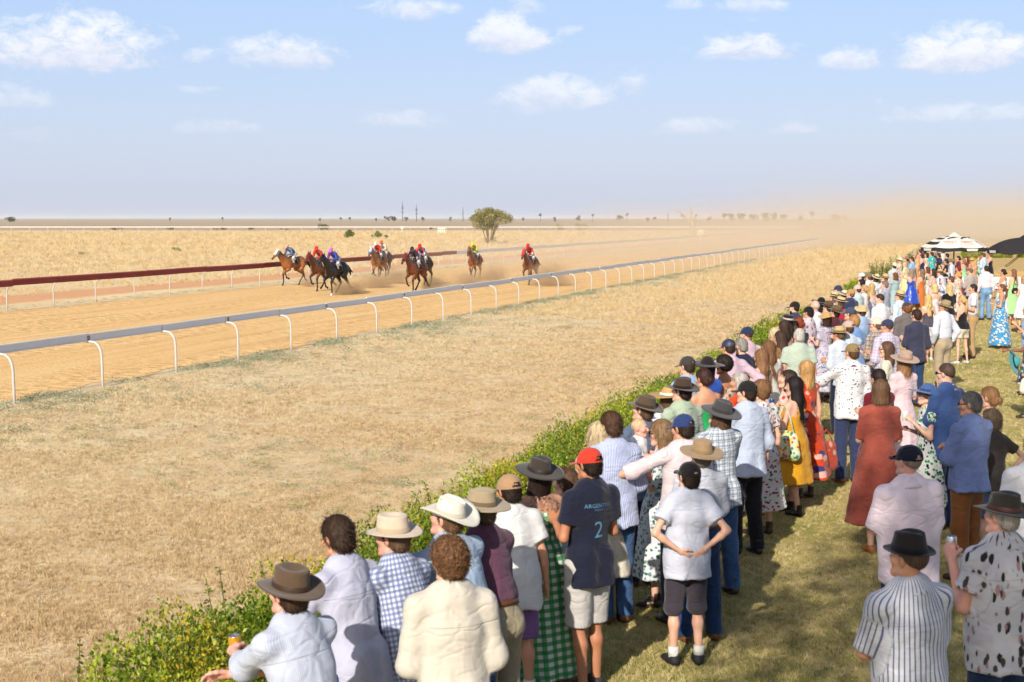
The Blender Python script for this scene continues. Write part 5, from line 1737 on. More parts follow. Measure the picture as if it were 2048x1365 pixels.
    if hat:
        kind, hm_ = hat[0], hat[1]
        if kind == 'cap':
            sh, pk, bt = cap_mesh(lod, len(hat) < 4 or hat[3])
            back = Matrix.Rotation(math.pi, 4, 'Z') if len(hat) > 4 and hat[4] else Matrix.Identity(4)
            h = link('cap', sh, hm_, root, MH @ back); link('peak', pk, hat[2] if len(hat) > 2 and hat[2] else hm_, h)
            if lod < 2: link('button', bt, hm_, h)
        else:
            sh, bd = hat_mesh(kind, lod)
            h = link('hat', sh, hm_, root, MH @ Matrix.Rotation(random.gauss(0, .04), 4, 'X') @ Matrix.Rotation(random.gauss(0, .03), 4, 'Y'))
            if len(hat) > 2 and hat[2]: link('hat_band', bd, hat[2], h)
    if glasses and lod < 2:
        g_ = MB()
        for q in (-1, 1):
            g_.box((q * .033, .104, .114), (.046, .004, .032)); g_.box((q * .072, .05, .116), (.004, .11, .007))
        g_.box((0, .105, .119), (.02, .004, .005)); g_.build('glasses', leather((22, 20, 20), .2), root, M=MH)
    if top:
        V, F, uv = dress_np(J, rd, top, res, seed)
        nm = top.get('name', 'dress' if 'skirt' in top else 'shirt')
        me = mesh_np(nm, V, F, mat=top['mat']); set_attr(me, 'puv', uv); tp = link(nm, me, None, root)
        if top.get('collar') and lod < 2:
            s_ = J['s']; mb = MB()
            mb.lathe([(.064, .056), (.072, .058), (.088, .012), (.097, -.012), (.086, -.014), (.066, .012)], 24, sx=1.0, sy=1.08)
            M = Matrix.Translation(Vector(J['neck'] + J['R'] @ A3(0, .002, -.022 * s_))) @ Matrix(J['R'].tolist()).to_4x4() @ Matrix.Rotation(-.28, 4, 'X') @ Matrix.Scale(s_ * (1 + .25 * (build - 1)), 4)
            cm = mb.mesh('collar', True); set_attr(cm, 'puv', np.array([(math.atan2(v[0], -v[1]) * .07, v[2], 0) for v in mb.V]))
            link('collar', cm, top.get('collar_mat', top['mat']), tp, M)
    if bottom:
        V, F, uv = trousers_np(J, rd, bottom, res, seed)
        nm = bottom.get('name', 'trousers' if bottom.get('length', .06) < .2 else 'shorts')
        me = mesh_np(nm, V, F, mat=bottom['mat']); set_attr(me, 'puv', uv); bo = link(nm, me, None, root)
        if belt and lod < 2:
            s_ = J['s']; w_ = (rd['waist'] * .5 + rd['hip'] * .5) * s_ + .026
            mb = MB(); mb.lathe([(w_ - .012, -.019), (w_, -.018), (w_, .018), (w_ - .012, .019)], 28, sx=1.0, sy=.74)
            M = Matrix.Translation(Vector(J['hip'] + J['R'] @ A3(0, 0, .072 * s_))) @ Matrix(J['R'].tolist()).to_4x4()
            mb.build('belt', leather(belt), bo, True, M)
    if shoes:
        kind, rgb = shoes
        v, f = shoe_np('boot' if kind == 'boot' else 'heel' if kind == 'heel' else 'shoe', (.008, .011, .016)[lod])
        for q, sg in (('L', -1), ('R', 1)):
            a = J['an' + q]; k = J['s'] * (1.0 if sex != 'f' else .9)
            me = mesh_np('shoe', v * k * np.array([1.08, 1.02, 1.05]), f, mat=None)
            o = link('shoe', me, leather(rgb, .35 if kind != 'sneaker' else .7), root, Matrix.Translation((a[0], a[1] + .03 * k, 0)) @ Matrix.Rotation(-sg * .18, 4, 'Z'))
            if kind == 'sock' or (extra and 'socks' in extra):
                mb = MB(); mb.tube([(a[0], a[1], .07), (a[0], a[1] + .0, .17 * J['s'])], [rd['ank'] * J['s'] + .012, rd['ank'] * J['s'] + .014], 14)
                mb.build('sock', plain((232, 230, 226)), root, True)
    words_ = label.split()
    short = ' '.join(words_[:11])
    for q, arm in (('L', arms[0]), ('R', arms[1])):
        if arm in ('phone', 'drink') and (hands is None or True):
            HELD.append((root, J['hand' + q].copy(), J['handM' + q].copy(), arm, short, lod))
    return root, J
# ================================================================== THE CROWD
def sh(mat, sleeve='roll', **k):
    d = dict(mat=mat, sleeve=sleeve, collar=True, hem=.13, loose=.009); d.update(k); return d
def tee(mat, **k):
    d = dict(mat=mat, sleeve='short', hem=.12, loose=.008); d.update(k); return d
def dr(mat, hem=.45, r=.29, top='full', sleeve='none', folds=9, amp=.045, **k):
    d = dict(mat=mat, sleeve=sleeve, top=top, skirt=(hem, r, folds, amp), loose=.002, bust=True); d.update(k); return d
def tr(mat, **k):
    d = dict(mat=mat); d.update(k); return d
def shorts(mat, z=.52, **k):
    d = dict(mat=mat, length=z, loose=.014, cuff=.09); d.update(k); return d
WHITE, OFFW, CREAM = plain((228, 228, 232)), plain((220, 216, 208)), plain((222, 212, 190))
PALEB, SKYB, BLUE, NAVY = plain((188, 200, 222)), plain((160, 188, 222)), plain((98, 122, 172)), plain((32, 38, 62))
LAV, PINK, ROSE, MAROON = plain((196, 196, 222)), plain((222, 190, 200)), plain((224, 166, 178)), plain((92, 56, 74))
BLACK, GREY, LGREY, CHAR = plain((30, 28, 32)), plain((124, 118, 118)), plain((176, 172, 170)), plain((66, 60, 70))
KHAKI, TAN, STONE, BROWNT = plain((160, 144, 116)), plain((176, 146, 104)), plain((196, 184, 162)), plain((136, 84, 44))
SAGE, GREEN, YELL, REDD, ORANGE, PURPLE = plain((176, 192, 168)), plain((40, 160, 92)), plain((214, 154, 36)), plain((164, 82, 68)), plain((222, 96, 36)), plain((128, 92, 148))
JEAN, JEAND, JEANL = denim((58, 88, 130)), denim((36, 54, 88)), denim((104, 140, 184))
F_BLUE = print_cloth((70, 150, 204), ((232, 232, 226), (236, 214, 180)), 15, .36, .7, 1, .35, (214, 150, 60))
F_RED = print_cloth((222, 222, 220), ((196, 44, 66), (70, 110, 90)), 22, .34, .6)
F_WBLUE = print_cloth((230, 230, 234), ((70, 88, 150), (150, 160, 200)), 24, .36, .7)
F_GREEN = print_cloth((228, 232, 236), ((52, 110, 80), (120, 150, 160)), 26, .36, .7)
F_ORANGE = print_cloth((214, 70, 30), ((60, 60, 120), (232, 180, 170)), 9, .34, .5)
F_BUG = print_cloth((228, 226, 228), ((64, 66, 96),), 30, .24, .75, 1.0, .9)
F_LEAF = print_cloth((226, 224, 228), ((54, 48, 44), (196, 150, 150), (84, 76, 70)), 22, .26, .8, .38, .6)
F_LILAC = print_cloth((190, 182, 200), ((84, 88, 140), (220, 214, 224)), 30, .36, .7)
F_MULTI = print_cloth((40, 52, 92), ((220, 70, 60), (226, 206, 180), (60, 160, 120)), 12, .36, .6)
F_PINK = print_cloth((226, 200, 186), ((200, 60, 60), (230, 170, 90), (90, 120, 80)), 11, .34, .6)
DOTS_W = print_cloth((226, 218, 198), ((70, 56, 48),), 30, .16, .9, 1, .05)
DOTS_N = print_cloth((34, 44, 62), ((224, 224, 226),), 16, .2, .7, 1, .05)
GING_B = gingham((224, 228, 238), (88, 108, 168), .030, .62)
GING_G = gingham((230, 238, 226), (20, 146, 66), .060, .80)
PLAID_B = plaid((226, 230, 236), (92, 120, 150), (40, 60, 90), .055)
PLAID_D = plaid((196, 186, 176), (60, 56, 60), (150, 60, 50), .06)
PLAID_L = plaid((222, 214, 230), (170, 150, 190), (150, 160, 200), .05)
STR_B = stripes((206, 212, 234), (140, 156, 206), .014, .4)
STR_D = stripes((222, 224, 232), (108, 116, 150), .024, .28, False, .08)
H_DARK, H_BROWN, H_LB, H_BLOND, H_GREY, H_RED, H_BLACK, H_SAND = ((46, 32, 24), (84, 58, 38), (132, 98, 64), (206, 172, 116), (168, 164, 158), (132, 52, 24), (24, 20, 20), (170, 122, 70))
SAL = H_GREY

# ---- nearest: the men leaning over the hedge
FIRST = person(573, 1116, 1.78, 48, 'man in dark brown hat and pale blue shirt holding a golden can at the hedge', top=sh(stripes((206, 212, 228), (186, 196, 220), .01, .5), 'roll', loose=.013), bottom=tr(KHAKI), hat=('bowlertop', felt((100, 80, 62)), leather((70, 50, 38))), arms=(('px', 462, 1305, 7.15), ('px', 452, 1352, 6.95)), lean=18, head=(4, -6), build=1.02, hands=('grip', 'relaxed'), skin='pink', seed=1)
person(678, 1030, 1.80, 50, 'man with short dark brown hair in a pale lavender shirt next to the brown hat', top=sh(plain((196, 198, 220)), 'roll', loose=.012), bottom=tr(JEAND), hair=('short', (62, 42, 28)), arms=('rail', 'front'), lean=10, head=(-6, -8), skin='tan', build=.98)
person(783, 1016, 1.76, 54, 'person in pale beige hat and blue checked shirt at the hedge', top=sh(GING_B, 'long', loose=.013), bottom=tr(NAVY), hat=('bowlertop', felt((222, 204, 180)), felt((196, 176, 150))), hair=('short', (110, 82, 58)), arms=('rail', 'rail'), lean=17, head=(10, -8), skin='pink')
person(888, 980, 1.80, 40, 'man in white cowboy hat and pale denim shirt leaning on the hedge', top=sh(denim((156, 180, 212)), 'roll', tuck=True, loose=.012), bottom=tr(JEAND), hat=('cowboy', felt((232, 226, 212), .85, .15), felt((206, 196, 178))), hair=('short', (120, 84, 54)), arms=('shade', 'rail'), lean=20, head=(14, 4), belt=(84, 48, 32), skin='pink')
person(898, 1074, 1.80, 20, 'man with curly brown hair and cream linen shirt, back to us', top=sh(plain((216, 208, 194)), 'long', loose=.013), bottom=tr(KHAKI), hair=('curly', (112, 74, 44)), arms=('front', 'front'), lean=4, head=(8, -4), build=1.05)
person(957, 967, 1.76, 42, 'man in khaki bucket hat, plum shirt and khaki trousers leaning forward', top=sh(plain((106, 68, 88)), 'long', tuck=True, loose=.010), bottom=tr(plain((164, 152, 126))), hat=('wide', felt((176, 158, 128)), felt((120, 100, 78))), hair=('short', (96, 74, 54)), arms=('rail', 'rail'), lean=16, head=(12, -4), belt=(104, 66, 40), hat_h=.05)
person(1018, 946, 1.62, 18, 'boy in tan cap, white T-shirt and purple shorts', sex='m', top=tee(plain((224, 224, 224)), loose=.02, hem=.20), bottom=shorts(plain((136, 98, 156)), .50), hat=('cap', plain((176, 142, 106))), hair=('short', (44, 32, 26)), arms=('front', 'down'), lean=8, head=(16, -4), skin='tan', shoes=('sneaker', (200, 196, 190)), extra=('socks',), build=.95)
person(1073, 902, 1.68, 20, 'woman in dark grey hat and strapless green checked dress with tattooed shoulders', sex='f', top=dr(GING_G, .10, .34, 'bare', folds=7, amp=.05), hat=('wide', felt((66, 60, 54)), leather((48, 40, 34))), hair=('bob', (44, 30, 26)), arms=(((.10, .24, -.02), (.14, .48, .04)), 'front'), head=(20, 0), lean=6, hands=('flat', 'relaxed'), skin='tan', shoes=None, build=1.05, extra=('tattoo',))
person(1178, 893, 1.80, 24, 'boy in red cap, navy printed T-shirt and pale grey shorts', top=tee(plain((30, 34, 54)), loose=.012, hem=.16), bottom=shorts(plain((198, 194, 190)), .50), hat=('cap', plain((206, 62, 44)), None, True, False), hair=('short', (40, 28, 22)), arms=('front', 'front'), head=(6, -2), skin='olive', shoes=('sneaker', (60, 60, 64)), build=.84)
person(1130, 934, 1.50, 62, 'small woman with brown hair bun and pale blue headband beyond the red cap', sex='f', top=dr(PALEB, .45, .27, sleeve='cap'), hair=('bun', (92, 64, 44)), arms=('front', 'shade'), head=(10, 0))
person(1195, 841, 1.72, 14, 'woman with very long pale blonde hair and cream dress, black bag strap across her back', sex='f', top=dr(plain((222, 214, 198)), .42, .30, 'strap'), hair=('half', (206, 182, 138), (224, 196, 140)), arms=('front', 'down'), head=(8, -2), shoes=('shoe', (150, 120, 90)))
person(1223, 822, 1.82, 22, 'man with short brown hair, striped pale blue shirt and blue jeans', top=sh(STR_B, 'roll', hem=.13, loose=.013), bottom=tr(JEAN), hair=('short', (84, 56, 38)), arms=('front', 'front'), head=(16, -4), shoes=('boot', (112, 74, 48)))
person(1322, 838, 1.66, 74, 'woman in sunglasses kissing the baby, white and green floral dress', sex='f', top=dr(F_GREEN, .30, .31, sleeve='elbow'), hair=('long', (140, 106, 72)), arms=('clasp', 'clasp'), head=(0, -8), glasses=True)
person(1366, 826, 1.80, 14, 'man in royal blue cap and pale pink shirt with one arm stretched out', top=sh(plain((224, 208, 212)), 'roll', hem=.14, loose=.014), bottom=tr(NAVY), hat=('cap', plain((46, 62, 112))), hair=('short', (50, 36, 28)), arms=('wrap', 'down'), head=(24, -6), skin='tan')
person(1400, 868, 1.64, 16, 'man in wide khaki hat, pale blue shirt and dark jeans seen from behind', top=sh(plain((202, 206, 218)), 'roll', tuck=True, loose=.012), bottom=tr(denim((34, 58, 98))), hat=('wide', felt((168, 140, 104)), felt((150, 124, 92))), hair=('grey', (130, 112, 94)), arms=('fold', 'fold'), head=(8, -2), belt=(132, 84, 50), shoes=('boot', (120, 76, 46)), build=1.12, stance=.13)
bo_boy = person(1375, 919, 1.58, 10, 'boy in black cap, pale short-sleeved shirt and grey shorts, hands behind his back', sex='k', top=sh(plain((206, 210, 226)), 'short', hem=.17, loose=.018), bottom=shorts(CHAR, .48), hat=('cap', plain((34, 30, 32))), hair=('short', (52, 38, 30)), arms=('back', 'back'), head=(14, 0), shoes=('sneaker', (34, 34, 38)), extra=('socks',), stance=.11, hands=('relaxed', 'relaxed'))
person(1435, 790, 1.80, 26, 'person with long brown hair in charcoal hat and blue plaid shirt', sex='m', top=sh(PLAID_B, 'elbow', loose=.013), bottom=tr(JEAN), hat=('wide', felt((74, 72, 74)), felt((58, 56, 58))), hair=('long', (98, 70, 50)), arms=('front', 'rail'), head=(14, -2))
person(1492, 759, 1.80, 26, 'tall bearded man in black cap, pale blue shirt and black trousers', top=sh(plain((190, 200, 222)), 'roll', loose=.016, hem=.14), bottom=tr(BLACK), hat=('cap', plain((34, 32, 32))), hair=('short', (52, 38, 30)), arms=('front', 'down'), head=(26, -6), build=1.25, shoes=('boot', (30, 26, 26)))
person(1335, 767, 1.68, 24, 'woman in broad straw hat with a white band', sex='f', top=dr(F_WBLUE, .40, .30, sleeve='elbow'), hat=('sun', straw_mat((206, 166, 108)), plain((230, 230, 230))), hair=('bob', (96, 70, 48)), arms=('front', 'front'), head=(14, -6), hat_h=.04)
person(1283, 782, 1.80, 28, 'man in brown felt hat and slate blue jacket right of the lilac hedge', top=sh(plain((96, 108, 136)), 'long', loose=.012), bottom=tr(NAVY), hat=('akubra', felt((92, 76, 62)), felt((66, 52, 42))), hair=('short', (110, 80, 56)), arms=('front', 'front'), head=(16, -4))
person(1362, 748, 1.84, 30, 'man in dark brown hat and sage green shirt behind the straw hat', top=sh(SAGE, 'roll', loose=.013), bottom=tr(KHAKI), hat=('akubra', felt((78, 60, 48)), felt((36, 30, 28))), hair=('short', (52, 40, 32)), arms=('front', 'front'), head=(16, -6), build=1.1)
person(1408, 736, 1.72, 26, 'woman with dark brown pinned hair and bare back in an emerald green dress', sex='f', top=dr(GREEN, .42, .29, 'bare'), hair=('updo', (62, 34, 26)), arms=('front', 'front'), head=(10, -4), skin='tan')
person(1374, 711, 1.82, 34, 'man in dark grey cap and light blue shirt near the hedge end', top=sh(SKYB, 'long'), bottom=tr(NAVY), hat=('cap', plain((66, 62, 58))), hair=('short', (60, 44, 34)), arms=('front', 'front'), head=(14, -4))
person(1412, 708, 1.76, 30, 'woman in round black hat and royal blue dress', sex='f', top=dr(plain((40, 92, 196)), .42, .29, sleeve='cap'), hat=('sun', felt((40, 32, 34)), None), hair=('bob', (48, 34, 28)), arms=('front', 'front'), head=(14, -4), hat_h=.04)
person(1447, 711, 1.74, 36, 'woman with thick black hair and coral strappy dress', sex='f', top=dr(F_PINK, .42, .29, 'strap'), hair=('afro', (34, 24, 20)), arms=('front', 'front'), head=(12, -4), skin='olive')
person(1478, 744, 1.66, 40, 'grey-haired woman with a tan headband left of the black cap', sex='f', top=dr(F_ORANGE, .42, .29, sleeve='short'), hair=('bob', (176, 168, 160)), arms=('front', 'front'), head=(14, -4), skin='tan')
person(1521, 760, 1.68, 26, 'woman with a puff of brown curls and red flower in red floral dress', sex='f', top=dr(F_RED, .30, .30, sleeve='short'), hair=('curly', (128, 88, 54)), arms=('down', 'down'), head=(10, -4))
person(1457, 677, 1.82, 24, 'man in navy leather cap and pink shirt with hand on hip', top=sh(plain((216, 186, 202)), 'long', loose=.013), bottom=tr(NAVY), hat=('cap', leather((52, 58, 84), .5)), hair=('short', (52, 38, 30)), arms=('front', 'hips'), head=(20, -4), build=1.12, skin='tan')
person(1483, 675, 1.82, 30, 'grey-haired man in navy T-shirt beside the leather cap', top=tee(plain((36, 44, 70))), bottom=tr(KHAKI), hair=('grey', (138, 132, 124)), arms=('front', 'front'), head=(16, -4), build=1.1)
person(1492, 652, 1.84, 24, 'man in dark blue cap and pale pink striped shirt by the white-flowered hedge', top=sh(stripes((222, 196, 208), (204, 170, 190), .012, .5), 'long', loose=.012), bottom=tr(STONE), hat=('cap', plain((40, 52, 84))), hair=('crop', (88, 62, 44)), arms=('front', 'front'), head=(20, -2))
person(1549, 655, 1.70, 24, 'woman with a sleek pale blonde ponytail', sex='f', top=dr(plain((186, 160, 150)), .42, .29, 'strap'), hair=('pony', (208, 186, 140)), arms=('front', 'front'), head=(8, -2))
person(1537, 680, 1.66, 26, 'woman with brown hair, cream headband and white pleated dress', sex='f', top=dr(plain((224, 220, 212)), .40, .30, sleeve='cap', folds=16, amp=.03), hair=('wavy', (124, 84, 54)), arms=('front', 'front'), head=(20, -6))
person(1522, 697, 1.66, 34, 'woman with long wavy light brown hair beside the white pleated dress', sex='f', top=dr(CREAM, .40, .29, 'strap'), hair=('wavy', (140, 98, 64)), arms=('front', 'front'), head=(8, -4))
person(1567, 640, 1.72, 30, 'woman with long straight dark brown hair near the bald man', sex='f', top=dr(ROSE, .40, .29, 'strap'), hair=('half', (66, 46, 36)), arms=('front', 'front'), head=(10, -4))
person(1561, 661, 1.66, 30, 'woman with dark brown curls in leopard print between two long-haired women', sex='f', top=dr(print_cloth((150, 112, 76), ((60, 44, 36),), 40, .3, .8), .40, .29, sleeve='cap'), hair=('wavy', (72, 50, 38)), arms=('front', 'front'), head=(10, -4))
person(1598, 656, 1.80, 12, 'grey-haired man in pale sage T-shirt with back to us', top=tee(plain((184, 198, 182)), loose=.016, hem=.16), bottom=tr(plain((92, 88, 82))), hair=('grey', (186, 182, 172)), arms=('down', 'down'), head=(8, 0), build=1.2, skin='pink')
person(1597, 633, 1.68, 34, 'red-haired woman with a knotted bun', sex='f', top=dr(DOTS_N, .40, .29, sleeve='cap'), hair=('updo', (136, 50, 24)), arms=('front', 'front'), head=(14, -4))
person(1574, 626, 1.74, 36, 'woman in black boater cap with a pale bow by the white blossoms', sex='f', top=dr(BLACK, .40, .29, sleeve='cap'), hat=('boater', felt((40, 34, 34)), plain((210, 190, 180))), hair=('long', (70, 50, 38)), arms=('front', 'front'), head=(14, -2), hat_h=.03)
person(1588, 602, 1.84, 52, 'young man in black cap and navy jacket turned left at the hedge', top=sh(plain((52, 64, 96)), 'long'), bottom=tr(KHAKI), hat=('cap', plain((36, 32, 32))), hair=('short', (44, 32, 28)), arms=('front', 'front'), head=(14, -2))
person(1616, 612, 1.80, 40, 'man in black cap holding up a phone left of the bald man', top=sh(print_cloth((200, 190, 200), ((60, 60, 110), (180, 60, 60)), 20), 'short'), bottom=tr(NAVY), hat=('cap', plain((30, 30, 32))), hair=('short', (40, 30, 26)), arms=('phone', 'front'), head=(14, -2), skin='tan')
person(1630, 600, 1.92, 20, 'tall bald man in white shirt tucked into stone trousers', top=sh(plain((222, 226, 238)), 'long', tuck=True, loose=.011), bottom=tr(plain((190, 178, 154))), hair=('bald', (196, 170, 150)), arms=('front', 'front'), head=(14, -2), belt=(110, 60, 40), skin='pink')
person(1640, 592, 1.76, 34, 'woman in large black mesh hat behind the bald man', sex='f', top=dr(BLACK, .42, .29, sleeve='cap'), hat=('sun', felt((30, 28, 30)), None), hair=('bob', (40, 30, 28)), arms=('front', 'front'), head=(14, 0), hat_h=.04)
person(1654, 598, 1.80, 36, 'man in brown hat and red checked shirt right of the black mesh hat', top=sh(gingham((228, 220, 226), (180, 70, 90), .03), 'long'), bottom=tr(JEAN), hat=('akubra', felt((104, 78, 56)), felt((70, 52, 40))), hair=('short', (60, 44, 34)), arms=('front', 'front'), head=(10, -2))
person(1668, 606, 1.78, 36, 'man in olive brown hat right of the brown hat', top=sh(plain((90, 40, 50)), 'long'), bottom=tr(JEAND), hat=('akubra', felt((112, 92, 62)), felt((80, 62, 44))), hair=('short', (60, 44, 34)), arms=('front', 'front'), head=(10, -2))
person(1652, 622, 1.70, 30, 'woman in tan bucket hat and lilac print dress right of the bald man', sex='f', top=dr(F_LILAC, .25, .32, sleeve='short'), hat=('bucket', felt((206, 164, 104)), None), hair=('bob', (62, 34, 28)), arms=('front', 'front'), head=(12, -4), hat_h=.03)
person(1695, 640, 1.82, 22, 'man in faded pinkish cap and pale blue shirt holding up a phone', top=sh(plain((202, 214, 232)), 'roll', loose=.015), bottom=tr(STONE), hat=('cap', plain((196, 170, 158))), hair=('short', (92, 62, 40)), arms=('front', 'phone'), head=(16, -2), build=1.15)
person(1678, 648, 1.72, 40, 'man in straw hat tipped low in front of the pinkish cap', top=sh(plain((206, 216, 230)), 'roll'), bottom=tr(NAVY), hat=('fedora', straw_mat((206, 178, 130)), felt((120, 96, 70))), hair=('short', (110, 80, 56)), arms=('front', 'front'), head=(10, -16), skin='tan')
person(1708, 629, 1.78, 34, 'sandy-haired young man in blue shirt', top=sh(plain((122, 158, 210)), 'long'), bottom=tr(NAVY), hair=('short', (176, 126, 74)), arms=('front', 'front'), head=(12, -2))
person(1699, 614, 1.82, 48, 'person in slate blue cap and orange top', top=tee(ORANGE), bottom=tr(JEAN), hat=('cap', plain((66, 78, 104))), hair=('short', (96, 66, 44)), arms=('front', 'front'), head=(10, -2))
person(1721, 607, 1.80, 22, 'man in sand-coloured bucket hat and light blue shirt', top=sh(SKYB, 'roll'), bottom=tr(KHAKI), hat=('bucket', felt((214, 190, 146)), None), hair=('short', (110, 78, 52)), arms=('front', 'front'), head=(8, -2), hat_h=.03)
person(1751, 634, 1.80, 30, 'man in red and cream cap and dark plaid shirt', top=sh(PLAID_D, 'roll'), bottom=tr(JEAND), hat=('cap', plain((220, 206, 186)), plain((196, 60, 60))), hair=('short', (118, 82, 56)), arms=('front', 'front'), head=(14, -2))
person(1772, 637, 1.84, 22, 'man in navy cap and pale lilac plaid shirt', top=sh(PLAID_L, 'roll', loose=.013), bottom=tr(TAN), hat=('cap', plain((58, 60, 88)), None, False), hair=('crop', (92, 64, 44)), arms=('front', 'front'), head=(18, -2), build=1.1, skin='tan')
person(1760, 587, 1.84, 34, 'bearded man with slicked dark hair and white shirt', top=sh(WHITE, 'long', loose=.013), bottom=tr(NAVY), hair=('crop', (66, 40, 30)), arms=('front', 'front'), head=(24, -2), glasses=True, build=1.1)
person(1703, 685, 1.84, 16, 'man in khaki cap with maroon peak, white bird-print shirt and navy trousers', top=sh(F_BUG, 'long', loose=.012, collar_mat=plain((120, 30, 50))), bottom=tr(plain((52, 62, 96))), hat=('cap', plain((146, 122, 84)), plain((120, 28, 44))), hair=('short', (92, 66, 46)), arms=('reach', 'front'), head=(18, -2), shoes=('shoe', (150, 90, 50)), build=1.08)
person(1772, 682, 1.70, 66, 'woman in sunglasses and cream dotted blouse facing left', sex='f', top=dr(DOTS_W, .35, .29, sleeve='elbow'), hair=('long', (96, 66, 48)), arms=('front', 'front'), head=(8, 0), glasses=True)
person(1806, 697, 1.74, 24, 'woman in dusty pink felt hat with long light brown hair and pale pink dress', sex='f', top=dr(plain((228, 200, 206)), .40, .30, sleeve='elbow'), hat=('wide', felt((188, 160, 142)), felt((160, 130, 112))), hair=('wavy', (150, 108, 72)), arms=('front', 'front'), head=(10, -2), hat_h=.04)
person(1813, 603, 1.88, 18, 'man with reddish curls under a grey cap in charcoal grey shirt', top=sh(plain((112, 104, 104)), 'roll', tuck=True), bottom=tr(TAN), hat=('cap', plain((72, 64, 68))), hair=('curly', (140, 84, 46)), arms=('front', 'front'), head=(12, 0), build=1.08)
person(1833, 618, 1.80, 20, 'man in dark navy shirt standing close behind the charcoal shirt', top=sh(plain((60, 62, 84)), 'roll'), bottom=tr(JEAND), hair=('short', (60, 36, 28)), arms=('front', 'down'), head=(12, -2))
person(1886, 596, 1.84, 26, 'man in green-khaki hat, white shirt and stone trousers with hand in pocket', top=sh(plain((220, 224, 236)), 'long', tuck=True, loose=.014), bottom=tr(plain((182, 164, 136))), hat=('fedora', felt((170, 150, 112)), felt((140, 118, 84))), hair=('short', (130, 96, 70)), arms=('pocket', 'pocket'), head=(24, -2), belt=(70, 46, 34), build=1.12, skin='tan')
person(1946, 568, 1.84, 78, 'dark-haired man in white short-sleeved shirt and tan chinos standing side-on on the lawn', top=sh(plain((226, 222, 228)), 'short', tuck=True, loose=.011), bottom=tr(plain((182, 150, 108)), cuff=.05), hair=('short', (44, 34, 30)), arms=('front', 'down'), head=(4, -2), belt=(60, 40, 30), shoes=('shoe', (74, 44, 34)), skin='tan', glasses=True)
person(2003, 568, 1.70, 66, 'woman in long blue dress printed with white daisies', sex='f', top=dr(F_BLUE, .10, .40, 'strap', folds=8), hair=('pony', (110, 66, 44)), arms=('front', 'drink'), head=(6, 0), skin='tan', shoes=None)
person(1924, 590, 1.62, 40, 'girl with blonde side ponytail in black top and cream mini skirt', sex='f', top=dict(mat=BLACK, sleeve='none', top='strap', hem=.05, loose=.003, bust=True), bottom=shorts(CREAM, .66, name='skirt'), hair=('pony', (190, 150, 94)), arms=('front', 'front'), head=(10, 0), shoes=('sneaker', (220, 216, 210)), build=.92, stance=.14)
person(1856, 588, 1.60, 8, 'girl with long straight blonde hair, grey top and white shorts', sex='f', top=dict(mat=plain((86, 78, 92)), sleeve='none', top='strap', hem=.04, loose=.003), bottom=shorts(WHITE, .64), hair=('half', (206, 168, 104)), arms=('front', 'down'), head=(6, 0), shoes=('sneaker', (230, 228, 224)), build=.9, stance=.12)
person(1869, 567, 1.70, 6, 'woman with blonde bob and bare shoulders in white', sex='f', top=dr(WHITE, .45, .28, 'bare'), hair=('bob', (208, 178, 120)), arms=('front', 'front'))
person(1898, 567, 1.72, 20, 'woman with long blonde hair and black short-sleeved dress', sex='f', top=dr(BLACK, .50, .28, sleeve='short'), hair=('wavy', (202, 170, 112)), arms=('front', 'front'), head=(8, 0))
person(1822, 537, 1.74, 20, 'woman in shiny royal blue satin dress stretching her arm out', sex='f', top=dr(satin((20, 70, 190)), .55, .32, 'bare', folds=6), hair=('wavy', (150, 116, 92)), arms=('point', 'down'), head=(10, 0), hands=('point', 'relaxed'))
# ---- middle of the lawn
person(1588, 752, 1.60, 42, 'woman in mustard yellow dress and black ankle boots with long black wavy hair', sex='f', top=dr(YELL, .42, .31, 'strap', folds=6, amp=.03), hair=('wavy', (30, 22, 22)), arms=('drink', 'front'), head=(14, 0), hands=('grip', 'relaxed'), shoes=('boot', (24, 20, 20)), step=.09)
person(1611, 720, 1.70, 30, 'woman with wavy honey-blonde hair in orange floral dress', sex='f', top=dr(F_ORANGE, .28, .40, sleeve='none', folds=5, amp=.10), hair=('half', (190, 142, 82)), arms=('front', 'down'), head=(10, -2))
person(1572, 738, 1.66, 72, 'dark-haired woman sipping a drink in front of the honey-blonde woman', sex='f', top=dr(F_PINK, .42, .29, sleeve='cap'), hair=('bob', (56, 38, 30)), arms=('drink', 'front'), head=(4, 6))
person(1760, 757, 1.80, 14, 'woman in long rust red dress with a yellow flower headband', sex='f', top=dr(REDD, .30, .32, sleeve='elbow', folds=10, amp=.035), hair=('bob', (104, 74, 50)), arms=('front', 'front'), head=(10, -2), build=1.1, shoes=('heel', (176, 112, 60)), step=.06)
person(1757, 737, 1.68, 20, 'dark-haired woman in maroon half hidden behind the rust red dress', sex='f', top=dr(plain((112, 24, 40)), .40, .29, sleeve='short'), hair=('updo', (40, 26, 24)), arms=('front', 'front'))
person(1852, 762, 1.60, 96, 'woman in tilted wide blue hat with navy and green print dress facing left', sex='f', top=dr(print_cloth((228, 230, 226), ((28, 34, 66), (28, 150, 90)), 20, .36, .8), .30, .30, sleeve='cap'), hat=('sun', felt((70, 98, 152)), felt((50, 70, 120))), hair=('updo', (60, 42, 34)), arms=('drink', 'front'), head=(0, -6), glasses=True, hat_h=.04)
person(1893, 725, 1.86, 36, 'bearded man in royal blue blazer and navy trousers', top=sh(plain((62, 88, 142)), 'long', hem=.20, loose=.014, name='blazer', collar_mat=PINK), bottom=tr(plain((30, 44, 84))), hair=('crop', (76, 56, 46)), arms=('clasp', 'front'), head=(16, -2), build=1.12, glasses=True)
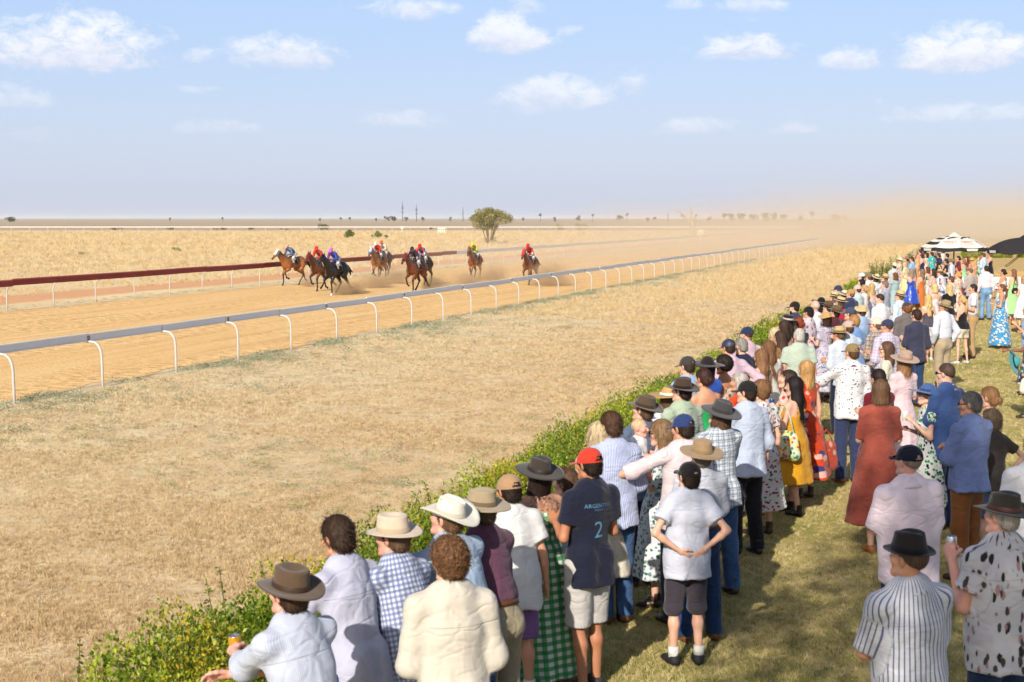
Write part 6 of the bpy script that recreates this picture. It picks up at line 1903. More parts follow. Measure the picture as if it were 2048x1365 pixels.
person(1942, 782, 1.82, 28, 'grey-haired man in glasses, blue shirt and tan brown trousers', top=sh(plain((126, 144, 196)), 'roll', loose=.015, hem=.10), bottom=tr(BROWNT), hair=('grey', (104, 100, 98)), arms=('fold', 'fold'), head=(24, -4), belt=(60, 40, 28), skin='tan', build=1.1, glasses=True)
person(1978, 772, 1.66, 30, 'woman with plaited light brown hair, feather headpiece and pale pink dress', sex='f', top=dr(plain((222, 196, 186)), .40, .29, 'strap'), hair=('updo', (150, 104, 64)), arms=('front', 'front'), head=(10, -2))
person(1984, 818, 1.50, 20, 'child with tousled fair brown hair behind the grey-haired man', sex='k', top=tee(plain((70, 62, 58))), bottom=shorts(denim((90, 100, 130)), .5), hair=('mop', (138, 112, 84)), arms=('front', 'hips'), head=(6, -2), shoes=('sneaker', (90, 90, 90)))
person(1815, 886, 1.82, 14, 'stout man in navy badge cap and white shirt', top=sh(plain((246, 228, 238)), 'elbow', loose=.014, hem=.18), bottom=tr(plain((36, 44, 74))), hat=('cap', plain((26, 30, 46))), hair=('crop', (150, 130, 116)), arms=('fold', 'fold'), head=(22, -2), build=1.5, skin='pink', glasses=True)
person(1815, 1050, 1.80, 20, 'man in black trilby and white shirt with blue stripes', top=sh(STR_D, 'elbow', loose=.014, hem=.22), bottom=tr(JEAND), hat=('trilby', felt((48, 44, 44)), felt((32, 30, 32))), hair=('crop', (90, 68, 54)), arms=('fold', 'fold'), head=(18, -4), build=1.3, skin='tan')
person(2004, 972, 1.86, 30, 'man in dark olive hat and white shirt printed with dark leaves', top=sh(F_LEAF, 'short', loose=.016, hem=.16), bottom=tr(JEAND), hat=('akubra', felt((72, 66, 58)), leather((104, 52, 38))), hair=('grey', (190, 180, 172)), arms=('drink', 'front'), head=(20, -8), hands=('grip', 'relaxed'), build=1.35, skin='pink')
person(2072, 860, 1.86, 16, 'person in white shirt cut off by the right picture edge', top=sh(WHITE, 'elbow', loose=.016), bottom=tr(NAVY), hair=('short', (90, 66, 50)), arms=('front', 'front'), build=1.35)
person(2062, 640, 1.70, 80, 'woman in bright multicoloured floral dress at the right edge holding a teal hat', sex='f', top=dr(F_MULTI, .62, .30, sleeve='short'), hair=('long', (40, 28, 24)), arms=('reach', 'down'), head=(0, 0), skin='brown', hands=('grip', 'grip'), shoes=('shoe', (60, 40, 34)))
person(2056, 606, 1.80, 84, 'man with a yellow can at the right edge in pale blue shirt', top=sh(SKYB, 'roll'), bottom=tr(plain((56, 60, 78))), hair=('short', (80, 60, 44)), arms=('drink', 'front'), hands=('grip', 'relaxed'), skin='tan')
# ---- behind: people further along the lawn
person(1973, 531, 1.86, 6, 'man in pale pink shirt and washed blue jeans with back to us', top=sh(plain((230, 220, 228)), 'long', tuck=True, loose=.014), bottom=tr(JEANL), hair=('short', (50, 36, 28)), arms=('down', 'down'), belt=(50, 40, 34), stance=.13, build=1.05)
person(1940, 536, 1.78, 20, 'man in grey shirt left of the washed blue jeans', top=sh(plain((178, 168, 162)), 'long'), bottom=tr(NAVY), hair=('crop', (110, 84, 66)), arms=('front', 'front'), head=(10, 0))
person(1916, 543, 1.70, 40, 'woman in beige dress with red flowers and orange headpiece', sex='f', top=dr(F_PINK, .40, .29, sleeve='cap'), hair=('updo', (196, 140, 70)), arms=('front', 'phone'), head=(10, 0))
person(2006, 538, 1.72, 34, 'woman with dark chignon, white headband and white dress', sex='f', top=dr(plain((216, 228, 224)), .12, .34, 'strap'), hair=('updo', (40, 30, 28)), arms=('front', 'front'), head=(20, 0), skin='tan', shoes=None)
person(2027, 538, 1.72, 24, 'woman in pale green long dress with very long brown hair', sex='f', top=dr(plain((168, 214, 150)), .20, .30, 'strap', folds=14, amp=.03), hair=('half', (128, 84, 56)), arms=('front', 'down'), head=(20, 0), shoes=None)
person(2047, 552, 1.66, 20, 'woman in white at the right edge beyond the pale green dress', sex='f', top=dr(WHITE, .40, .29, sleeve='cap'), hair=('bob', (176, 130, 84)), arms=('front', 'front'))
person(1843, 538, 1.70, 34, 'woman with ash brown wavy hair right of the satin dress', sex='f', top=dr(plain((206, 120, 60)), .40, .29, 'strap'), hair=('wavy', (128, 100, 78)), arms=('front', 'down'), head=(10, 0))
person(1855, 533, 1.68, 40, 'woman with auburn hair and mint dress', sex='f', top=dr(plain((190, 210, 196)), .40, .29, 'strap'), hair=('bob', (104, 56, 36)), arms=('front', 'front'), head=(10, 0))
person(1866, 537, 1.68, 48, 'woman with straight dark hair beside the tan hat', sex='f', top=dr(plain((228, 190, 188)), .40, .29, 'strap'), hair=('half', (50, 36, 30)), arms=('front', 'drink'), head=(10, 0))
person(1880, 536, 1.78, 44, 'man in tan hat and pale lilac shirt bending to the left', top=sh(plain((212, 208, 226)), 'long', tuck=True), bottom=tr(JEAN), hat=('fedora', straw_mat((206, 174, 126)), felt((100, 76, 54))), hair=('short', (120, 86, 60)), arms=('front', 'front'), head=(10, -8), lean=8, skin='pink')
person(1901, 552, 1.76, 50, 'person in white bib jacket with a lanyard holding up a dark phone', top=sh(WHITE, 'long'), bottom=tr(JEAN), hair=('short', (92, 66, 48)), arms=('front', 'phone'), head=(10, 0))
person(1797, 577, 1.84, 40, 'man in straw hat and light blue shirt leaning left', top=sh(plain((206, 220, 236)), 'long', loose=.012), bottom=tr(TAN), hat=('fedora', straw_mat((220, 194, 146)), felt((70, 56, 44))), hair=('short', (120, 90, 64)), arms=('front', 'front'), head=(14, -4), lean=6, build=1.1, skin='pink')
person(1769, 561, 1.84, 44, 'red-faced man with sunglasses on his head and grey-blue striped shirt', top=sh(stripes((176, 180, 196), (150, 156, 180), .012, .5), 'long'), bottom=tr(NAVY), hair=('grey', (120, 100, 90)), arms=('front', 'front'), head=(14, 0), skin='pink', build=1.1)
person(1790, 545, 1.68, 36, 'brown-haired woman shading her eyes with both hands', sex='f', top=dr(plain((160, 186, 190)), .40, .29, sleeve='cap'), hair=('bob', (112, 66, 38)), arms=('shade', 'shade'), head=(8, 0))
person(1768, 545, 1.82, 44, 'man in straw hat and white shirt pointing ahead', top=sh(plain((218, 226, 240)), 'long'), bottom=tr(NAVY), hat=('fedora', straw_mat((214, 186, 136)), felt((110, 90, 66))), hair=('short', (120, 90, 64)), arms=('phone', 'front'), head=(10, 0))
person(1750, 545, 1.78, 44, 'woman in cream sun hat with a black ribbon', sex='f', top=dr(WHITE, .40, .29, sleeve='cap'), hat=('sun', straw_mat((224, 204, 164)), felt((40, 34, 34))), hair=('bob', (90, 64, 46)), arms=('front', 'front'), head=(10, 0), hat_h=.04)
person(1736, 546, 1.82, 44, 'man in taupe cap left of the cream sun hat', top=sh(WHITE, 'long'), bottom=tr(NAVY), hat=('cap', plain((132, 108, 84))), hair=('short', (90, 66, 50)), arms=('front', 'front'), head=(10, 0))
person(1722, 545, 1.84, 64, 'man in white cap with long peak at the front of the crowd', top=sh(plain((220, 226, 232)), 'short'), bottom=tr(NAVY), hat=('cap', plain((206, 220, 230))), hair=('short', (60, 44, 36)), arms=('front', 'front'), head=(8, 0), skin='pink')
person(1723, 558, 1.74, 40, 'woman with thick black bob below the white peaked cap', sex='f', top=dr(PALEB, .40, .29, sleeve='cap'), hair=('bob', (26, 22, 22)), arms=('front', 'front'), head=(10, 0))
person(1728, 569, 1.68, 34, 'woman with tied-back fair hair and white top', sex='f', top=dr(WHITE, .40, .29, sleeve='cap'), hair=('pony', (176, 136, 86)), arms=('front', 'front'), head=(10, 0))
person(1742, 566, 1.68, 24, 'girl with long golden hair and cream headband', sex='f', top=dr(LAV, .40, .29, 'strap'), hair=('half', (190, 154, 96)), arms=('front', 'front'), head=(6, 0))
person(1714, 569, 1.80, 40, 'man in greyish pink cap and pale aqua shirt', top=sh(plain((196, 212, 214)), 'long'), bottom=tr(NAVY), hat=('cap', plain((206, 182, 168))), hair=('short', (80, 60, 46)), arms=('front', 'front'), head=(8, 0))
person(1700, 577, 1.80, 40, 'man in olive tan cap and navy vest', top=sh(plain((52, 60, 90)), 'short'), bottom=tr(KHAKI), hat=('cap', plain((178, 144, 92))), hair=('short', (120, 86, 60)), arms=('front', 'front'), head=(8, 0), skin='pink')
person(1685, 577, 1.76, 40, 'woman in white straw hat with thin black cord', sex='f', top=dr(CREAM, .40, .29, sleeve='cap'), hat=('sun', straw_mat((226, 212, 184)), felt((70, 60, 54))), hair=('bob', (120, 90, 60)), arms=('front', 'front'), head=(8, 0), hat_h=.04)
person(1679, 591, 1.72, 40, 'woman in straw boater with black band and crimson dress', sex='f', top=dr(plain((206, 30, 70)), .40, .29, sleeve='cap'), hat=('boater', straw_mat((222, 196, 150)), felt((34, 30, 30))), hair=('bob', (90, 60, 44)), arms=('front', 'front'), head=(8, -2), hat_h=.03)
person(1667, 581, 1.74, 44, 'woman in pale straw hat with dark band left of the white straw hat', sex='f', top=dr(F_LILAC, .40, .29, sleeve='cap'), hat=('boater', straw_mat((226, 202, 156)), felt((60, 50, 44))), hair=('bob', (110, 80, 54)), arms=('front', 'front'), head=(8, 0), hat_h=.03)
person(1675, 570, 1.84, 50, 'man in navy cap with red trim at the front edge', top=sh(SKYB, 'long'), bottom=tr(NAVY), hat=('cap', plain((54, 56, 92)), plain((90, 60, 90))), hair=('short', (90, 66, 50)), arms=('front', 'front'), head=(8, 0))
# ---- far group in front of and under the striped umbrella
FARP = [  # px, py, H, sex, top, hair, hat, label
    (1788, 523, 1.84, 'm', sh(plain((190, 200, 206)), 'long'), ('short', (60, 44, 34)), ('cowboy', felt((226, 212, 180)), None), 'bearded man in cream cowboy hat beyond the outstretched arm'),
    (1799, 513, 1.78, 'f', dr(CREAM, .4, .29, sleeve='cap'), ('bob', (200, 170, 120)), ('sun', straw_mat((228, 220, 200)), None), 'woman in floppy white hat by the tall shrubs'),
    (1810, 522, 1.72, 'f', dr(plain((226, 212, 160)), .4, .29, sleeve='short'), ('bob', (176, 130, 84)), None, 'fair woman in sunglasses and pale yellow blouse'),
    (1812, 511, 1.82, 'm', sh(plain((170, 200, 230)), 'long'), ('short', (60, 44, 34)), ('fedora', felt((150, 116, 90)), None), 'man in light brown hat and sky blue shirt'),
    (1824, 514, 1.80, 'm', sh(plain((150, 190, 226)), 'long'), ('short', (60, 40, 32)), None, 'brown-haired man in sky blue shirt'),
    (1834, 517, 1.70, 'f', dr(plain((206, 150, 90)), .4, .29, 'strap'), ('half', (196, 156, 100)), None, 'woman with straight blonde hair by the navy dress'),
    (1840, 499, 1.86, 'm', tee(plain((232, 150, 140))), ('short', (60, 40, 30)), None, 'man in coral T-shirt and sunglasses left of the striped umbrella'),
    (1849, 499, 1.82, 'm', sh(plain((226, 196, 190)), 'short'), ('short', (70, 50, 38)), None, 'man in pale shirt behind the coral T-shirt'),
    (1843, 508, 1.72, 'f', dr(plain((36, 42, 84)), .4, .29, 'strap'), ('updo', (60, 30, 24)), None, 'woman in plain navy dress under the umbrella edge'),
    (1853, 506, 1.70, 'f', dr(plain((214, 206, 190)), .4, .29, sleeve='cap'), ('bob', (50, 34, 28)), None, 'dark-haired woman in cream next to the navy dress'),
    (1863, 504, 1.82, 'm', sh(print_cloth((60, 176, 184), ((220, 220, 170),), 12), 'short'), ('short', (50, 40, 36)), None, 'man in turquoise patterned shirt'),
    (1877, 506, 1.74, 'f', dr(DOTS_N, .4, .31, sleeve='short'), ('updo', (60, 40, 32)), None, 'woman in navy dress with white spots'),
    (1886, 498, 1.72, 'f', dr(OFFW, .4, .29, sleeve='cap'), ('bob', (90, 60, 46)), None, 'woman in off-white under the umbrella pole'),
    (1894, 507, 1.80, 'm', sh(GREY, 'short'), ('short', (34, 26, 24)), None, 'black-haired man beneath the umbrella pole'),
    (1892, 518, 1.68, 'f', dr(BLACK, .4, .29, sleeve='cap'), ('updo', (40, 30, 28)), None, 'dark-haired woman in black right of the spotted dress'),
    (1903, 516, 1.84, 'm', sh(plain((208, 212, 222)), 'long'), ('short', (90, 66, 50)), ('fedora', felt((128, 116, 98)), None), 'man in grey hat and pale shirt with back to us'),
    (1916, 512, 1.76, 'f', dr(plain((96, 40, 60)), .4, .29, sleeve='short'), ('updo', (60, 36, 30)), None, 'woman in plum with dark feather headpiece'),
    (1926, 517, 1.70, 'f', dr(plain((150, 220, 160)), .4, .29, 'strap'), ('bob', (150, 104, 64)), None, 'woman in sunglasses and mint green dress'),
    (1934, 513, 1.72, 'f', dr(plain((120, 60, 50)), .4, .29, sleeve='cap'), ('wavy', (92, 46, 32)), None, 'woman with long chestnut hair'),
    (1943, 513, 1.74, 'f', dr(plain((200, 150, 110)), .4, .29, sleeve='cap'), ('long', (180, 130, 80)), ('bucket', straw_mat((214, 170, 104)), None), 'woman in straw bucket hat'),
    (1949, 521, 1.68, 'f', dr(plain((206, 160, 130)), .4, .29, sleeve='cap'), ('wavy', (190, 140, 84)), None, 'woman with strawberry blonde hair'),
    (1967, 506, 1.86, 'm', sh(plain((200, 216, 240)), 'long', loose=.014), ('short', (84, 54, 40)), None, 'young man in pale blue shirt turning left under the umbrella'),
    (1980, 506, 1.70, 'f', dr(BLACK, .4, .29, 'strap'), ('bun', (110, 70, 50)), None, 'woman with headband behind the pale blue shirt'),
    (1959, 512, 1.68, 'f', dr(plain((160, 206, 176)), .4, .29, sleeve='cap'), ('bob', (150, 110, 70)), None, 'woman in seafoam green behind the pale blue shirt'),
    (1916, 531, 1.60, 'f', dr(plain((150, 20, 40)), .4, .29, sleeve='short'), ('updo', (120, 20, 34)), None, 'woman in deep red right of the grey hat'),
    (1873, 497, 1.84, 'm', sh(GREY, 'short'), ('short', (70, 50, 38)), None, 'man in grey shirt at the back under the umbrella'),
]
for i, (px, py, H, sx, tp, hr, ht, lb) in enumerate(FARP):
    person(px, py, H, 30 + (i * 37) % 40 - 8, lb, sex=sx, top=tp, bottom=tr(NAVY if i % 2 else KHAKI) if sx == 'm' else None, hair=hr, hat=ht,
           arms=(('front', 'front'), ('front', 'down'), ('drink', 'front'), ('down', 'front'))[i % 4], head=((i * 13) % 30 - 6, 0), skin=('fair', 'tan', 'pink', 'fair', 'tan')[i % 5],
           group='people gathered around the umbrellas')
# ================================================================== HORSES AND JOCKEYS
def coat_mat(rgb, points=True, socks=0.0, name='coat'):
    m, n = new_mat(name); p = n.coord('Object'); x, y, z = n.sep(p)
    v = n.noise(p, 3.5, 4, .6)
    c = n.mix(v.smooth(.3, .75) * .5, lin(*[q * .9 for q in rgb]), lin(*[q * .6 for q in rgb]))
    if points: c = n.mix((z + (v - .5) * .2).smooth(.80, .50), c, lin(26, 20, 18))
    if socks: c = n.mix((z + (v - .5) * .08).smooth(socks + .03, socks - .03), c, lin(214, 206, 196))
    hoof = z.smooth(.09, .06)
    c = n.mix((y.smooth(1.60, 1.70)) * .8, c, lin(40, 30, 28))
    n.principled(c, .34, n.bump(n.noise(n.scale(p, (20, 20, 6)), 3, 3), .1, .004), .45)
    return m
LEGS = {
    0: {'FL': ((.80, .74), (.66, .44), (.50, .40)), 'FR': ((.64, .62), (.62, .22), (.70, .04)), 'HL': ((-.74, .56), (-.46, .22), (-.36, .05)), 'HR': ((-1.02, .60), (-1.16, .30), (-1.26, .24))},
    1: {'FL': ((.94, .82), (1.20, .54), (1.34, .44)), 'FR': ((.56, .62), (.34, .30), (.20, .28)), 'HL': ((-.98, .58), (-.94, .22), (-.84, .04)), 'HR': ((-.86, .56), (-.58, .20), (-.48, .05))},
    2: {'FL': ((.66, .62), (.60, .20), (.66, .04)), 'FR': ((.88, .74), (.76, .42), (.62, .38)), 'HL': ((-.94, .55), (-1.22, .32), (-1.36, .28)), 'HR': ((-.74, .55), (-.42, .26), (-.28, .16))}}
def head_prims(s, off=0.0, only_head=False, k=.03):
    X1 = (1, 0, 0)
    s.cone((0, 1.22, 1.84), (0, 1.60, 1.50), .112 + off, .062 + off, k=k, flat=.72, fn=X1)
    s.ell((0, 1.30, 1.70), (.066 + off, .11 + off, .11 + off), k=k)
    if not only_head: s.ell((0, 1.63, 1.475), (.052, .065, .062), k=.03)
    for q in (-1, 1):
        s.ell((q * .066, 1.36, 1.76), (.022 + off, .035 + off, .03 + off), k=.02)
        s.cone((q * .055, 1.18, 1.92), (q * .075, 1.17, 2.06), .034 + off * .5, .010 + off * .5, k=.02)
@cached
def horse_np(pose):
    s = SDF((-.45, -1.6, -.03), (.45, 1.8, 2.12), .0225); X1 = (1, 0, 0)
    s.cone((0, .42, 1.20), (0, -.42, 1.24), .275, .275, k=.1, flat=.84, fn=X1)
    s.ell((0, .56, 1.16), (.215, .27, .30), k=.1); s.ell((0, -.62, 1.28), (.255, .36, .295), k=.1)
    s.cone((0, .42, 1.46), (0, .0, 1.44), .10, .09, k=.1); s.cone((0, .62, 1.34), (0, 1.16, 1.76), .215, .118, k=.1, flat=.62, fn=X1)
    s.cone((0, .72, 1.20), (0, 1.14, 1.66), .15, .09, k=.08, flat=.6, fn=X1)
    head_prims(s)
    for leg, (kn, fe, ho) in LEGS[pose].items():
        q = -1 if leg[1] == 'L' else 1; fr = leg[0] == 'F'
        if fr:
            a = A3(q * .155, .50, 1.06); e = A3(q * .15, .46, .90)
            s.cone(a, e, .135, .10, k=.08); s.cone(e, A3(q * .13, *kn), .092, .056, k=.05)
        else:
            a = A3(q * .17, -.62, 1.16); e = A3(q * .175, -.48, .90)
            s.cone(a, e, .20, .14, k=.10); s.cone(e, A3(q * .14, *kn), .125, .055, k=.06); s.ell(A3(q * .14, kn[0] - .02, kn[1]), (.045, .065, .07), k=.03)
        k_ = A3(q * .13, *kn); f = A3(q * .12, *fe); h = A3(q * .12, *ho)
        s.ell(k_, (.052, .056, .062), k=.03); s.cone(k_, f, .042, .034, k=.03); s.ell(f, (.042, .045, .045), k=.02)
        s.cone(f, h, .036, .042, k=.02); s.cone(h, h + nrm(h - f) * .05 + A3(0, .02, -.01), .045, .052, k=.015)
    return s.mesh()
@cached
def tail_np():
    s = SDF((-.25, -2.0, .5), (.25, -.7, 1.6), .022)
    s.cone((0, -.92, 1.42), (0, -1.12, 1.34), .045, .06, k=.04); s.cone((0, -1.12, 1.34), (.04, -1.42, 1.12), .06, .075, k=.04)
    s.cone((.04, -1.42, 1.12), (.06, -1.62, .86), .075, .02, k=.04); s.cone((.0, -1.3, 1.2), (-.08, -1.55, 1.0), .06, .015, k=.03)
    X_, Y_, Z_ = s.grid(); s.D += (.012 * np.sin(60 * X_ + 20 * Z_)).astype(np.float32)
    return s.mesh()
@cached
def mane_np():
    s = SDF((-.2, .4, 1.3), (.2, 1.4, 2.1), .02)
    for i in range(9):
        t = i / 8; a = A3(0, .62 + .52 * t, 1.58 + .34 * t); b = a + A3(.085 + .02 * (i % 2), -.10, -.14)
        s.cone(a, b, .035, .018, k=.03)
    s.cone((0, 1.18, 1.95), (0, 1.32, 1.86), .03, .02, k=.02)
    return s.mesh()
@cached
def hood_np():
    s = SDF((-.2, 1.0, 1.5), (.2, 1.7, 2.12), .018); head_prims(s, .014, True); s.cut((0, 1.44, 1.62), (0, .8, -.62)); s.cut((0, 1.16, 1.75), (0, -.9, -.45))
    return s.mesh()
@cached
def nose_np():
    s = SDF((-.15, 1.3, 1.4), (.15, 1.7, 1.75), .016); s.cone((0, 1.46, 1.63), (0, 1.54, 1.555), .098, .088, k=.01, flat=.85, fn=(1, 0, 0), cap=2); return s.mesh()
def cloth_arc(y0, y1, ph0, ph1, off):
    V, F = [], []; na, ny = 14, 5
    for j in range(ny + 1):
        y = y0 + (y1 - y0) * j / ny
        for i in range(na + 1):
            a = ph0 + (ph1 - ph0) * i / na; r = .29 + off
            V.append((math.sin(a) * r * .86, y, 1.215 + math.cos(a) * r * (1.0 if abs(a) < 1.5 else 1)))
    for j in range(ny):
        for i in range(na):
            q = j * (na + 1) + i; F.append((q, q + 1, q + na + 2, q + na + 1))
    return np.array(V), np.array(F)
def text_mesh(txt, size, extrude=0.0, align='CENTER'):
    c = bpy.data.curves.new('lettering', 'FONT'); c.body = txt; c.size = size; c.align_x = align; c.align_y = 'CENTER'; c.extrude = extrude; c.resolution_u = 2
    o = bpy.data.objects.new('lettering', c)
    me = bpy.data.meshes.new_from_object(o); bpy.data.objects.remove(o); bpy.data.curves.remove(c)
    return me
m_blackhair, n = new_mat('horse_hair'); n.principled(lin(24, 18, 16), .5, None, .3)
m_num, n = new_mat('number_white'); n.principled(lin(226, 226, 226), .7, None, .2)
m_tack = leather((40, 26, 20), .4)
def jockey(name_label, Mroot, silk, cap, group, arms_silk=None, spot=None):
    """Sits on the horse frame Mroot."""
    o = empty('person', label=name_label, cat='person', group=group); o.matrix_world = Mroot
    hip = A3(0, -.10, 1.74); ch = A3(0, .17, 1.93); sho = A3(0, .32, 1.97); neck = A3(0, .38, 2.02); hd = A3(0, .43, 2.02)
    J = {}
    for q, nm in ((-1, 'L'), (1, 'R')):
        J['sh' + nm] = A3(q * .17, .30, 1.96); J['el' + nm] = A3(q * .24, .33, 1.72); J['wr' + nm] = A3(q * .10, .58, 1.66)
        J['hp' + nm] = A3(q * .10, -.10, 1.72); J['kn' + nm] = A3(q * .26, .24, 1.52); J['an' + nm] = A3(q * .27, -.10, 1.22)
    res = .022
    # body (skin), silks, breeches, boots
    def torso(s, off, silk_only=False):
        fn = nrm(np.cross(A3(1, 0, 0), ch - hip))
        s.cone(hip + (ch - hip) * (.25 if silk_only else 0), ch, .125 + off, .145 + off, k=.05, flat=.72, fn=fn); s.cone(ch, sho, .145 + off, .11 + off, k=.05, flat=.72, fn=fn)
        for q in 'LR':
            s.cone(sho, J['sh' + q], .06 + off, .055 + off, k=.04); s.cone(J['sh' + q], J['el' + q], .046 + off, .04 + off, k=.03)
            s.cone(J['el' + q], J['el' + q] + (J['wr' + q] - J['el' + q]) * (.9 if silk_only else 1), .04 + off, .028 + off, k=.03)
    def legs(s, off, f=1.0):
        for q in 'LR':
            s.cone(J['hp' + q], J['kn' + q], .085 + off, .056 + off, k=.05); a = J['kn' + q] + (J['an' + q] - J['kn' + q]) * f
            s.cone(J['kn' + q], a, .056 + off, (.054 - .018 * f) + off, k=.03)
            s.ell(hip + A3(-.07 if q == 'L' else .07, -.06, .0), (.09 + off, .10 + off, .10 + off), k=.05)
    lo, hi = A3(-.5, -.5, 1.05), A3(.5, .85, 2.25)
    s = SDF(lo, hi, res * 1.1); torso(s, 0); legs(s, 0); s.cone(sho, neck, .06, .055, k=.04)
    V, F = s.mesh()
    Mh = np.eye(4); Mh[:3, :3] = rotm('X', -.35) * .95; Mh[:3, 3] = neck + A3(0, .03, .0)
    hv, hf, hm = head_np(.0125, 0); parts = [(V, F, 0), (xf(hv, Mh), hf, hm)]
    for q in 'LR':
        v, f = hand_np('grip', .011); M = frame_to(nrm(J['wr' + q] - J['el' + q]), A3(0, 0, -1)); M2 = M.copy(); M2[:3, 3] = J['wr' + q]; parts.append((xf(v, M2), f, 0))
    V, F, mi = join(parts); link('body', mesh_np('body', V, F, mats=[skin_mat('tan'), m_eye, m_iris, m_lipc], mi=mi), None, o)
    s = SDF(lo, hi, res); torso(s, .020, True); ruffle(s, .004, 5); V, F = s.mesh(); me = mesh_np('silks', V, F, mat=silk)
    set_attr(me, 'puv', V * np.array([1, 1, 1])); link('silks', me, None, o)
    s = SDF(lo, hi, res); legs(s, .016, .35); V, F = s.mesh(); me = mesh_np('breeches', V, F, mat=plain((226, 222, 220))); set_attr(me, 'puv', V); link('breeches', me, None, o)
    for q in 'LR':
        mb = MB(); k, a = J['kn' + q], J['an' + q]; b = k + (a - k) * .3
        mb.tube([b, (b + a) / 2, a], [.066, .062, .048], 10); mb.tube([a - A3(0, .05, .0), a + A3(0, .06, -.05), a + A3(0, .16, -.05)], [.045, .045, .03], 8)
        mb.build('boot', leather((26, 22, 22), .3), o, True)
    sh, pk, bt = cap_mesh(1, False); MH = Matrix(Mh.tolist()) @ Matrix.Scale(1.14, 4) @ Matrix.Translation((0, 0, -.012))
    c = link('helmet', sh, cap, o, MH); link('peak', pk, cap, c)
    return o
HORSES = [  # px, py ground, yaw, pose, coat, points, socks, hood, number, silk, cap, label horse, label jockey
    (586, 571, 148, 0, (158, 96, 46), True, 0, (224, 222, 220), '1', plain((92, 116, 160)), plain((220, 170, 160)), 'light bay racehorse in a white hood leading on the far left', 'jockey in slate blue silks and pale pink cap on the white-hooded horse'),
    (642, 582, 160, 2, (104, 56, 28), True, 0, None, '2', plain((206, 50, 40)), plain((220, 60, 60)), 'dark bay racehorse half hidden behind the black horse', 'jockey in red silks and red cap just left of the mauve cap'),
    (672, 590, 158, 2, (30, 24, 22), False, .10, None, '4', print_cloth((70, 60, 160), ((150, 40, 140), (40, 90, 190)), 5, .4, .7), plain((196, 110, 200)), 'black racehorse nearest the white rail', 'jockey in purple and blue silks and mauve cap on the black horse'),
    (757, 560, 166, 1, (160, 102, 54), True, .14, (206, 214, 230), '3', print_cloth((206, 44, 34), ((230, 226, 220),), 8, .3, .5), print_cloth((226, 224, 224), ((30, 30, 40),), 22, .3, .8), 'pale-faced bay racehorse in a blue and white bridle', 'jockey in red silks and spotted white cap'),
    (768, 553, 166, 0, (92, 54, 34), True, 0, None, '7', print_cloth((226, 224, 222), ((214, 50, 40), (230, 200, 60)), 5, .36, .6), plain((232, 96, 34)), 'bay racehorse hidden behind the pale-faced horse', 'jockey in white silks with red spots and orange cap'),
    (832, 585, 160, 2, (116, 60, 30), True, 0, None, '6', print_cloth((58, 34, 62), ((200, 180, 190),), 6, .25, .5), print_cloth((60, 50, 64), ((220, 216, 220),), 10, .3, .6), 'bay racehorse with number six cloth in the middle of the field', 'jockey in dark plum silks on the number six horse'),
    (846, 571, 162, 1, (84, 50, 30), True, 0, None, '8', print_cloth((86, 86, 150), ((226, 222, 224), (206, 50, 60)), 6, .4, .8), plain((218, 40, 34)), 'bay racehorse hidden behind the number six horse', 'jockey in blue, white and red silks and bright red cap'),
    (949, 560, 168, 1, (146, 80, 38), True, .08, None, '9', print_cloth((214, 214, 60), ((120, 190, 60), (40, 40, 30)), 6, .36, .7), plain((230, 206, 70)), 'bay racehorse carrying the yellow and green silks', 'jockey in yellow and green silks and yellow cap'),
    (1060, 570, 164, 2, (128, 68, 36), True, 0, (206, 60, 50), '5', print_cloth((216, 50, 36), ((226, 222, 220), (40, 36, 40)), 6, .36, .6), plain((200, 40, 50)), 'bay racehorse in a red hood at the back of the field', 'jockey in red and white silks on the red-hooded horse'),
]
HS = .95
